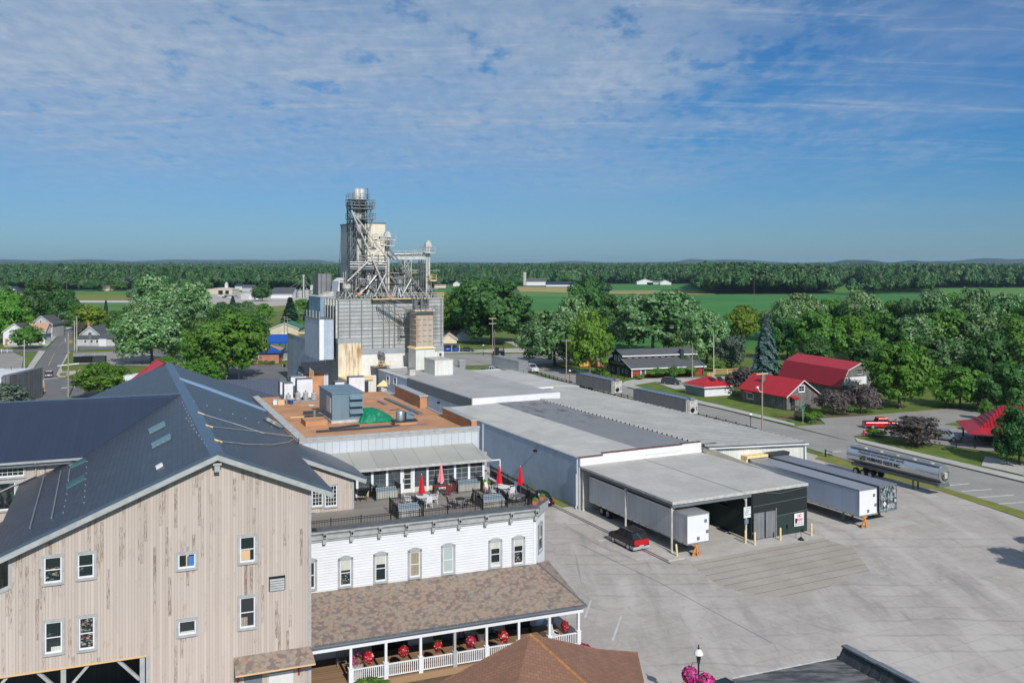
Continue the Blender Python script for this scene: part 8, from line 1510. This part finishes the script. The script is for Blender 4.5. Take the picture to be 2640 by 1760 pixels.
def crown(seed,mat,n=5200,nc=46,leaf=.055,flat=.9,droop=0.,conic=False,cr=(.24,.40),low=-.85):
 """unit crown: centre 0, radius about 1, leaf clumps gathered on many boughs of uneven reach"""
 r=np.random.default_rng(seed)
 if conic:
  t=r.uniform(0,1,n)**.75;ring=np.floor(t*15)/15+r.uniform(0,.035,n);rad=(1-ring)*.98+.03;th=r.uniform(0,6.283,n);br=.80+.2*np.cos(th*(5+np.floor(ring*15)%3)+ring*40);q=rad*br*r.uniform(.45,1.05,n)
  C=np.stack([q*np.cos(th)*.42,q*np.sin(th)*.42,ring*2-1-q*.16+r.normal(0,.02,n)],1);N=np.stack([np.cos(th),np.sin(th),r.uniform(.2,1.2,n)],1)+r.normal(0,.45,(n,3));return qmesh('crown',C,N,r.uniform(.5,1.1,n)*leaf,MT[mat],r)
 u=r.normal(size=(nc,3));u/=np.linalg.norm(u,axis=1,keepdims=True);u[:,2]=np.where(u[:,2]<low,-u[:,2],u[:,2]);R0=r.uniform(.30,.92,nc);K=u*R0[:,None];K[:,2]*=flat;K[:,2]-=.12*(K[:,0]**2+K[:,1]**2);rc=r.uniform(cr[0],cr[1],nc)
 i=r.integers(0,nc,n);v=r.normal(size=(n,3));v/=np.linalg.norm(v,axis=1,keepdims=True);v[:,2]=np.where(r.uniform(size=n)<.45,np.abs(v[:,2]),v[:,2]);shell=r.uniform(.55,1.12,n)**.7
 C=K[i]+v*(rc[i]*shell)[:,None];C[:,2]-=droop*np.maximum(0,np.hypot(C[:,0],C[:,1])-.5)
 N=v+.5*C+r.normal(0,.42,(n,3));return qmesh('crown',C,N,r.uniform(.35,1.0,n)**1.3*1.45*leaf,MT[mat],r)
def trunk_mesh(seed,spread=.5,conic=False,lean=0):
 """unit trunk: z 0..1 is ground to crown centre"""
 b=MB();rg=random.Random(seed);b.tube((0,0,-.02),(.01,0,.45),.040,9,.030,False);b.tube((.01,0,.45),(0,.01,1.15 if not conic else 1.9),.030,8,.012,False)
 if not conic:
  for k in range(8):
   t=rg.uniform(0,6.28);z=rg.uniform(.36,.75);e=rg.uniform(.25,spread);m=(e*.5*math.cos(t),e*.5*math.sin(t),z+.22);b.tube((.01,0,z),m,.017,6,.011,False);b.tube(m,(e*math.cos(t),e*math.sin(t),z+.55),.011,5,.004,False)
 me=bpy.data.meshes.new('trunk');me.from_pydata(b.v,[],b.f);me.materials.append(MT['bark']);return me
CR={}
def variants(key,mat,k=3,**kw):CR[key]=[crown(hash(key)%97+i*13+len(key)*7,mat,**kw)for i in range(k)]
import zlib
def variants(key,mat,k=3,**kw):CR[key]=[crown(zlib.crc32(key.encode())%971+i*13,mat,**kw)for i in range(k)]
variants('mid','leafmid',4,n=13000,nc=95,leaf=.042,cr=(.11,.31));variants('dark','leafdark',4,n=13000,nc=95,leaf=.042,cr=(.11,.31));variants('silver','leafsilver',4,n=15000,leaf=.038,cr=(.10,.29),nc=115);variants('bright','leafbright',3,n=15000,nc=100,leaf=.038,cr=(.11,.30));variants('yellow','leafyellow',2,n=6500)
variants('plum','leafplum',3,n=4200,nc=40,leaf=.05,flat=.8);variants('spruce','leafspruce',2,n=9000,leaf=.05,conic=True);variants('pine','leafpine',3,n=8000,leaf=.055,conic=True);variants('grey','leafgrey',2,n=4500);variants('shrub','leafmid',3,n=4200,nc=30,leaf=.06,flat=.8,low=-.2);variants('shrubb','leafbright',2,n=4200,nc=30,leaf=.06,flat=.8,low=-.2)
TK=[trunk_mesh(i)for i in range(3)];TKC=trunk_mesh(9,conic=True)
TN=[0]
def tree(px,pb,pt,hw,kind,lab,cat='tree',name='broadleaf_tree',low=.22,grp='trees',world=None,rx=1.0):
 """px, pb: foot of the trunk on the ground; pt: top of the crown; hw: half width of the crown, all in photo pixels"""
 p=G(px,pb);H=CAMH-(pt-HYP)*p[1]/FPX;rad=hw*p[1]/FPX;H=max(H,rad*.9);TN[0]+=1;k=TN[0];rg=random.Random(k*77);o=root(name,lab,cat,(p[0],p[1],0),rg.uniform(0,6.28),grp)
 con=kind in('spruce','pine');rad*=1.2 if not con else 1;me=CR[kind][k%len(CR[kind])];c=bpy.data.objects.new('crown',me);COL.objects.link(c);c.parent=o
 z0=H*low*.45 if not con else H*.02
 if con:c.scale=(rad/.42,rad/.42,(H-z0)/2);c.location=(0,0,(H+z0)/2)
 else:c.scale=(rad*rx,rad*rx,(H-z0)/1.78);c.location=(0,0,z0+(H-z0)*.47)
 t=bpy.data.objects.new('trunk',TKC if con else TK[k%3]);COL.objects.link(t);t.parent=o;zc=c.location.z if not con else H*.5;t.scale=(zc*1.05,zc*1.05,zc)if con else(rad*.75+zc*.35,)*2+(zc,);return o
def shrub(px,pb,pt,hw,kind,lab,grp='shrubs'):return tree(px,pb,pt,hw,kind,lab,'shrub','shrub',0.,grp)
# left part of town
for a in((20,884,752,52,'bright','tall bright green tree filling the far left edge'),(104,838,716,50,'dark','big dark crown directly above the left houses'),(158,842,745,40,'dark','dark round tree right of the biggest dark crown'),(128,826,760,34,'mid','mid green tree between the two dark crowns'),(238,862,789,46,'yellow','yellow green maple behind the grey house'),(204,850,783,26,'mid','small green tree left of the yellow green maple'),(136,856,824,24,'mid','small round tree overhanging the top of the left street'),(70,899,838,35,'mid','round green tree on the lawn before the white corner house'),(205,868,826,14,'plum','dark plum shrub tree beside the brick chimney'),(300,872,802,30,'mid','green tree between the grey house and the silver maples'),(330,850,790,26,'dark','dark tree behind the left silver maple'),(270,872,835,22,'dark','low dark tree behind the grey house ridge'),(405,850,709,60,'silver','tall silvery tree, left of the twin silver crowns'),(500,852,726,46,'silver','tall silvery tree, right of the twin silver crowns'),(452,872,752,66,'silver','wide silvery tree in front of the twin crowns'),(392,936,800,82,'silver','large silver green maple over the left parking lot'),(352,900,775,40,'silver','silver green tree at the left flank of the big maple'),(470,930,850,40,'mid','green tree filling the gap between the two big maples'),(586,980,795,88,'bright','large bright green maple with a visible trunk behind the blue roof'),(524,968,855,50,'mid','lower left companion of the bright green maple'),(575,862,780,36,'dark','brownish dark tree behind the bright green maple'),(680,838,783,26,'mid','small round tree left of the tall pine'),(676,776,731,24,'dark','dark tree standing among the far grey sheds'),(648,868,815,40,'mid','round tree between the maple and the green roofed hall'),(268,1026,932,64,'bright','dense bright green tree behind the blue shingle roof, left of the red roof'),(512,1006,924,54,'bright','dense green tree behind the roof peak on the right'),(20,1052,985,44,'grey','grey green thorny tree at the left edge by the store'),(430,950,915,26,'mid','low tree between the red roof and the big maple'),(345,748,706,22,'grey','pale round tree at the far meadow edge'),(60,800,755,26,'dark','dark tree over the brick cottage'),(775,868,826,26,'mid','green tree against the mill annex'),(240,750,722,22,'dark','dark tree left of the brown roofed shed'),(305,750,725,18,'mid','tree right of the brown roofed shed')):tree(*a,grp='trees in the left half of town')
for a in((273,846,775,15,'pine','narrow dark spruce rising over the yellow green maple'),(748,858,766,38,'pine','wide dark pine beside the mill'),(797,850,772,26,'pine','dark pine touching the mill wall'),(600,792,762,13,'pine','small dark spruce at the far gravel lot')):tree(*a,name='pine_tree',cat='pine',grp='conifers')
# right of the mill, lawns and road
for a in((1268,886,711,92,'dark','huge dark crown right of the mill over the lawn'),(1178,872,742,36,'mid','open branched tree just right of the mill bins'),(1340,880,790,36,'dark','dark tree at the right flank of the huge crown'),(1325,800,755,22,'dark','small dark tree in the field gap'),(1430,944,800,86,'silver','broad silver maple shading the road corner'),(1480,905,758,48,'silver','silver crown rising behind the broad silver maple'),(1520,966,796,52,'bright','light green maple with a slim trunk before the yellow cottage'),(1512,868,716,56,'dark','tall dark tree behind the silver maples'),(1572,885,755,46,'dark','dark tree in the gap before the biggest silver maple'),(1550,935,860,36,'dark','dark undergrowth tree behind the shop gable'),(1682,912,738,100,'silver','biggest silver maple above the shop roof'),(1622,900,782,50,'silver','left shoulder of the biggest silver maple'),(1750,915,800,46,'silver','silver tree right of the biggest silver maple'),(1822,938,795,60,'silver','silver green tree over the right end of the shop'),(1886,948,860,42,'grey','grey green tree left of the blue spruce'),(1912,880,790,44,'yellow','yellow green maple at the edge of the crop field'),(1984,872,800,36,'yellow','yellow tipped tree behind the blue spruce'),(1770,960,905,30,'dark','small dark tree behind the shop chimney')):tree(*a,grp='trees around the shop and road')
tree(1976,968,806,46,'spruce','tall blue spruce behind the red roofed cottage',name='blue_spruce',cat='spruce',grp='conifers')
# the wood behind the barns
ROW=[(2020,880,770,46,'silver','silvery crown at the left end of the wood behind the barns'),(2068,872,756,58,'silver','silvery crown above the gambrel barn ridge'),(2140,868,768,46,'mid','green crown in the back row above the barn, left of the peak tree'),(2232,876,741,54,'silver','tallest silvery crown in the back row of the wood'),(2310,868,775,40,'mid','lower green crown right of the tallest silvery one'),(2345,872,765,34,'dark','dark small crown beside the field gap'),(2402,880,748,54,'silver','silvery crown right of the field gap'),(2452,868,752,40,'mid','green crown between two silvery ones in the back row'),(2510,876,742,52,'silver','high silvery crown near the right edge'),(2600,880,755,56,'silver','silvery crown touching the right edge, back row'),(2660,900,770,50,'mid','green crown cut by the right edge, back row'),(2030,925,822,54,'dark','dark crown right behind the blue spruce, middle row'),(2110,930,800,62,'mid','green crown over the barn roof, middle row'),(2190,930,812,60,'bright','bright green crown over the barn roof right half'),(2270,925,800,60,'mid','green crown above the lone lawn tree, middle row'),(2350,930,806,62,'silver','silvery green crown above the lone lawn tree to the right'),(2440,930,795,64,'mid','green crown in the middle of the right wood'),(2530,935,800,66,'silver','silvery crown in the middle of the right wood'),(2620,940,812,62,'mid','green crown at the right edge, middle row'),(2095,975,868,52,'dark','dark crown hugging the barn back wall'),(2240,985,880,56,'dark','dark crown just right of the gambrel barn'),(2400,990,862,66,'dark','deep green crown behind the lone lawn tree, right side'),(2480,1000,880,62,'silver','pale leaved crown low in the right wood'),(2570,1010,858,70,'dark','deep green crown above the pavilion roof'),(2650,1020,870,64,'mid','green crown above the pavilion at the right edge')]
for a in ROW:tree(*a,grp='trees of the wood behind the barns',low=.1)
for a in((2319,1052,878,76,'bright','lone bright green lawn tree with a bare trunk right of the barn'),(2476,1050,942,60,'mid','round green tree at the back of the side lot'),(2548,1062,995,24,'plum','small plum leaved tree behind the pavilion'),(2543,1082,1027,18,'bright','small slim bright tree left of the pavilion roof'),(2610,1066,930,66,'dark','tall dark tree directly behind the pavilion'),(2628,1196,1048,56,'dark','dark evergreen covering the right end of the pavilion'),(2364,1146,1070,62,'plum','round plum leaved tree on the road island'),(1916,1018,944,42,'plum','plum leaved tree left of the red roofed cottage'),(2150,1066,995,40,'plum','plum crabapple in front of the barn, left of a pair'),(2220,1064,987,42,'plum','plum crabapple in front of the barn, right of a pair')):tree(*a,grp='trees around the barns',low=.2 if a[4]!='plum' else .12)
for a in((2085,1086,1062,20,'shrubb','bright green shrub left of a pair beside the street name sign'),(2108,1082,1060,17,'shrubb','bright green shrub right of a pair beside the barn bed'),(2190,1070,1040,14,'shrub','green shrub between the two crabapples'),(2060,1080,1058,14,'plum','dark plum shrub at the cottage corner'),(2258,1124,1107,22,'shrubb','lime green shrub beside the hydrant'),(1692,974,948,26,'shrub','round dark hedge shrub before the shop wall, left one'),(1735,972,945,24,'shrub','round dark hedge shrub before the shop wall, middle one'),(1775,970,942,24,'shrub','round dark hedge shrub before the shop wall, right one'),(1648,977,968,14,'shrubb','low green bush at the shop corner'),(1843,955,930,22,'shrub','clipped dark bush right of the shop'),(1562,972,955,10,'shrubb','leafy bush behind the black rail fence'),(1545,966,942,12,'shrub','dark bush at the left of the shop gable'),(2400,1128,1116,22,'shrub','low bush at the foot of the plum tree'),(2092,1092,1083,7,'shrub','tiny bush on the grass corner by the side street')):shrub(*a)
for i,px in enumerate((626,643,657,671,686,702)):shrub(px,940,928 if i!=2 else 922,7 if i!=2 else 6,'shrub',['clipped round bush at the left end of the brick building','second clipped round bush from the left at the brick building','tall egg shaped bush between the round ones','clipped round bush right of the egg shaped one','second clipped round bush from the right at the brick building','clipped round bush at the right end of the brick building'][i],'clipped bushes before the brick building')
p_=FL.Wd(3.9,-.2);o=root('ornamental_grass','bright green leafy clump at the bottom before the porch railing','plant',(p_[0],p_[1],0));c=bpy.data.objects.new('leaves',CR['shrubb'][0]);COL.objects.link(c);c.parent=o;c.scale=(1.5,.7,.62);c.location=(0,0,.42);t=bpy.data.objects.new('stem',TK[0]);COL.objects.link(t);t.parent=o;t.scale=(.3,.3,.3)
for X_,Y_,s_ in((53.5,73.5,1.0),(58.5,76.5,1.1)):
 o=root('broadleaf_tree','tree beyond the right edge of the yard whose shadow falls on the paving','tree',(X_,Y_,0),s_,'trees beyond the right edge of the yard');c=bpy.data.objects.new('crown',CR['dark'][0]);COL.objects.link(c);c.parent=o;c.scale=(3.6*s_,)*3;c.location=(0,0,6.);t=bpy.data.objects.new('trunk',TK[0]);COL.objects.link(t);t.parent=o;t.scale=(5,5,6)
rg=random.Random(40)
for(x0,x1,y0,y1,n_,g_)in((330,540,742,792,22,'beyond the silver maples on the left'),(-30,190,735,800,20,'around the far left farmhouse'),(560,800,800,828,12,'between the far gravel lot and the hall'),(1160,1350,770,800,7,'in the field gap right of the mill')):
 for i in range(n_):
  px=rg.uniform(x0,x1);pb=rg.uniform(y0,y1);Yd=63000/(pb-684);hh=rg.uniform(9,15)if y0<790 else rg.uniform(6,8.5);tree(px,pb,684+(28-hh)*FPX/Yd,rg.uniform(4,6.5)*FPX/Yd,rg.choice(['mid','dark','dark','silver','mid']),'distant green tree '+g_,grp='distant trees '+g_)
  # ------------------------------------------------------------------ far woodland (nobody could count it): real crowns scattered over ground points
def woodland(name,pts,src,smin,smax,seed,lab=None):
 me=bpy.data.meshes.new(name);me.from_pydata([tuple(p)for p in pts],[],[]);o=bpy.data.objects.new(name,me);COL.objects.link(o);o['kind']='stuff';o['label']=lab or 'dense dark green woodland in the far distance';o['category']='woodland'
 ng=bpy.data.node_groups.new(name,'GeometryNodeTree');ng.interface.new_socket('Geometry',in_out='INPUT',socket_type='NodeSocketGeometry');ng.interface.new_socket('Geometry',in_out='OUTPUT',socket_type='NodeSocketGeometry')
 N_=ng.nodes;gi=N_.new('NodeGroupInput');go=N_.new('NodeGroupOutput');io=N_.new('GeometryNodeInstanceOnPoints');oi=N_.new('GeometryNodeObjectInfo');oi.inputs['Object'].default_value=src;oi.inputs['As Instance'].default_value=True;oi.transform_space='ORIGINAL'
 rr=N_.new('FunctionNodeRandomValue');rr.data_type='FLOAT_VECTOR';rr.inputs[0].default_value=(0,0,0);rr.inputs[1].default_value=(0,0,6.283);rr.inputs['Seed'].default_value=seed;rs2=N_.new('FunctionNodeRandomValue');rs2.data_type='FLOAT_VECTOR';rs2.inputs[0].default_value=(smin,smin,smin*1.0);rs2.inputs[1].default_value=(smax,smax,smax*1.25);rs2.inputs['Seed'].default_value=seed+5
 L=ng.links.new;L(gi.outputs[0],io.inputs['Points']);L(oi.outputs['Geometry'],io.inputs['Instance']);L(rr.outputs[0],io.inputs['Rotation']);L(rs2.outputs[0],io.inputs['Scale']);L(io.outputs[0],go.inputs[0]);m=o.modifiers.new('scatter','NODES');m.node_group=ng;return o
MT['leafmid2']=MT['leaffar']
srcs=[]
for i,(px,pb,pt,hw,lab)in enumerate(((1560,757,729,14,'dark green tree at the near edge of the far wood, left of the field barns'),(1240,745,716,13,'dark green tree at the near edge of the far wood beside the white farmhouse'),(2200,760,722,18,'dark green tree at the near edge of the far wood behind the barn wood'))):
 CR['far%d'%i]=[crown(300+i,'leaffar',n=1500,nc=26,leaf=.13,cr=(.3,.45),low=-.2)];o=tree(px,pb,pt,hw,'far%d'%i,lab,grp='trees at the edge of the far wood',low=.05);srcs.append([q for q in bpy.data.objects if q.parent==o and q.name.startswith('crown')][0])
rn=np.random.default_rng(5)
def inpoly(x,y,P):
 c=np.zeros(len(x),bool);j=len(P)-1
 for i in range(len(P)):
  (xi,yi),(xj,yj)=P[i],P[j];m=((yi>y)!=(yj>y))&(x<(xj-xi)*(y-yi)/(yj-yi+1e-9)+xi);c^=m;j=i
 return c
def wood(pxpoly,sp,zc,smin,smax,seed,excl=(),jit=.5,gap=None):
 P=[G(*p)[:2]for p in pxpoly];x0,x1=min(p[0]for p in P),max(p[0]for p in P);y0,y1=min(p[1]for p in P),max(p[1]for p in P)
 X,Y=np.meshgrid(np.arange(x0,x1,sp),np.arange(y0,y1,sp));X=X.ravel()+rn.uniform(-jit*sp,jit*sp,X.size);Y=Y.ravel()+rn.uniform(-jit*sp,jit*sp,Y.size);m=inpoly(X,Y,P)&(Y>100)
 for e in excl:m&=~inpoly(X,Y,[G(*p)[:2]for p in e])
 L_=sp*11;q_=np.sin(X/L_+1.3*np.sin(Y/L_*.7))+np.sin(Y/L_*1.6+X/L_*.45+seed)+.7*np.sin(X/L_*2.9+seed*2)
 m&=np.abs(X)<Y*.66+40
 if gap is not None:m&=q_>gap
 X,Y,q_=X[m],Y[m],q_[m];Z=np.full(len(X),zc)+rn.uniform(-1.5,2.5,len(X))+q_*zc*.22;pts=np.stack([X,Y,Z],1);k=rn.integers(0,3,len(X))
 for i in range(3):woodland('woodland',pts[k==i],srcs[i],smin,smax,seed+i)
 return len(X)
FX=[[(1120,736),(1330,736),(1330,770),(1120,770)],[(1330,736),(1480,736),(1480,770),(1330,770)],[(1560,730.5),(1800,730.5),(1800,760),(1560,760)],[(2150,731),(2225,731),(2225,760),(2150,760)],[(2250,722.5),(2430,722.5),(2430,734),(2250,734)],[(2410,742),(2700,740),(2700,780),(2410,780)],[(-20,746),(360,747),(360,780),(-20,780)],[(520,745),(820,745),(820,770),(520,770)]]
nw=0
nw+=wood([(-260,752),(560,752),(560,722),(-260,722)],13,8,6,12.5,1,FX,gap=-1.5);nw+=wood([(520,745),(1140,745),(1140,722),(520,722)],12,8,7,10.5,2,FX,gap=-1.4)
nw+=wood([(1120,736),(1760,732),(1760,712),(1120,712)],14,8,6,12.5,3,FX,gap=-1.5);nw+=wood([(1715,757.5),(2150,757.5),(2180,742),(2170,722),(1715,722)],10,11,7.5,11,4,FX);nw+=wood([(2150,745),(2820,742),(2820,722),(2150,722)],13,9,6,13,5,FX,gap=-1.6);nw+=wood([(2230,758),(2420,752),(2420,735),(2240,735)],13,7,6,8,6,FX)
nw+=wood([(-300,722),(2860,722),(2860,703),(-300,703)],19,6,8,13,7,FX,gap=-1.2);nw+=wood([(-300,703),(2860,703),(2860,694),(-300,694)],36,5,15,23,8);nw+=wood([(-300,694),(2860,694),(2860,690),(-300,690)],70,5,22,32,9)
print('woodland crowns',nw)
# ------------------------------------------------------------------ air
me=bpy.data.meshes.new('haze');X0,X1,Y0,Y1,Z0,Z1=-26500.,26500.,-26500.,26500.,-1.6,150.
me.from_pydata([(X0,Y0,Z0),(X1,Y0,Z0),(X1,Y1,Z0),(X0,Y1,Z0),(X0,Y0,Z1),(X1,Y0,Z1),(X1,Y1,Z1),(X0,Y1,Z1)],[],[(3,2,1,0),(4,5,6,7),(0,1,5,4),(1,2,6,5),(2,3,7,6),(3,0,4,7)])
hz_=bpy.data.objects.new('haze',me);COL.objects.link(hz_);hz_['kind']='stuff';hz_['label']='thin blue haze over the far country';hz_['category']='haze'
hm=bpy.data.materials.new('haze_air');hm.use_nodes=True;nt_=hm.node_tree;nt_.nodes.remove(nt_.nodes['Principled BSDF']);pv_=nt_.nodes.new('ShaderNodeVolumePrincipled');pv_.inputs['Color'].default_value=(.60,.84,1.,1);pv_.inputs['Density'].default_value=6e-5;pv_.inputs['Anisotropy'].default_value=.2
nt_.links.new(pv_.outputs[0],nt_.nodes['Material Output'].inputs['Volume']);me.materials.append(hm)
# loose pieces that are parts in their own right become objects of their own
def split_loose(o):
 bm=bmesh.new();bm.from_mesh(o.data);bm.verts.ensure_lookup_table();seen=set();comps=[]
 for v in bm.verts:
  if v.index in seen:continue
  st=[v];seen.add(v.index);c=[]
  while st:
   q=st.pop();c.append(q.index)
   for e in q.link_edges:
    w=e.other_vert(q)
    if w.index not in seen:seen.add(w.index);st.append(w)
  comps.append(c)
 bm.free()
 if not 1<len(comps)<=16:return
 me=o.data;mats=list(me.materials);own={}
 for k,c in enumerate(comps):
  for i in c:own[i]=k
 new=[([],[],[])for _ in comps];mp={}
 for k,c in enumerate(comps):
  for i in sorted(c):mp[i]=len(new[k][0]);new[k][0].append(tuple(me.vertices[i].co))
 for p in me.polygons:
  k=own[p.vertices[0]];new[k][1].append([mp[i]for i in p.vertices]);new[k][2].append(p.material_index)
 for k,(vs,fs,ms)in enumerate(new):
  m2=bpy.data.meshes.new(o.name.split('.')[0]);m2.from_pydata(vs,[],fs)
  for m in mats:m2.materials.append(m)
  m2.polygons.foreach_set('material_index',ms)
  if k==0:o.data=m2
  else:q=o.copy();q.data=m2;COL.objects.link(q)
for o in list(bpy.data.objects):
 if o.type=='MESH' and o.parent and o.name.split('.')[0]in('fascia','gable_wall','rake_flashing','bay_post','side_wall','wall','roof_machinery','corner_board','snow_guard','soffit','trim','cornice','dock_shelter','conduit','curb','rear_wall','brace','landing','post','rail','white_trim','distributor_legs','cyclone_stand','walkway_rail','orange_motor','lamp_frame','bay_wall','ladder','dryer_machinery','red_awning','parapet')and not o.children:split_loose(o)
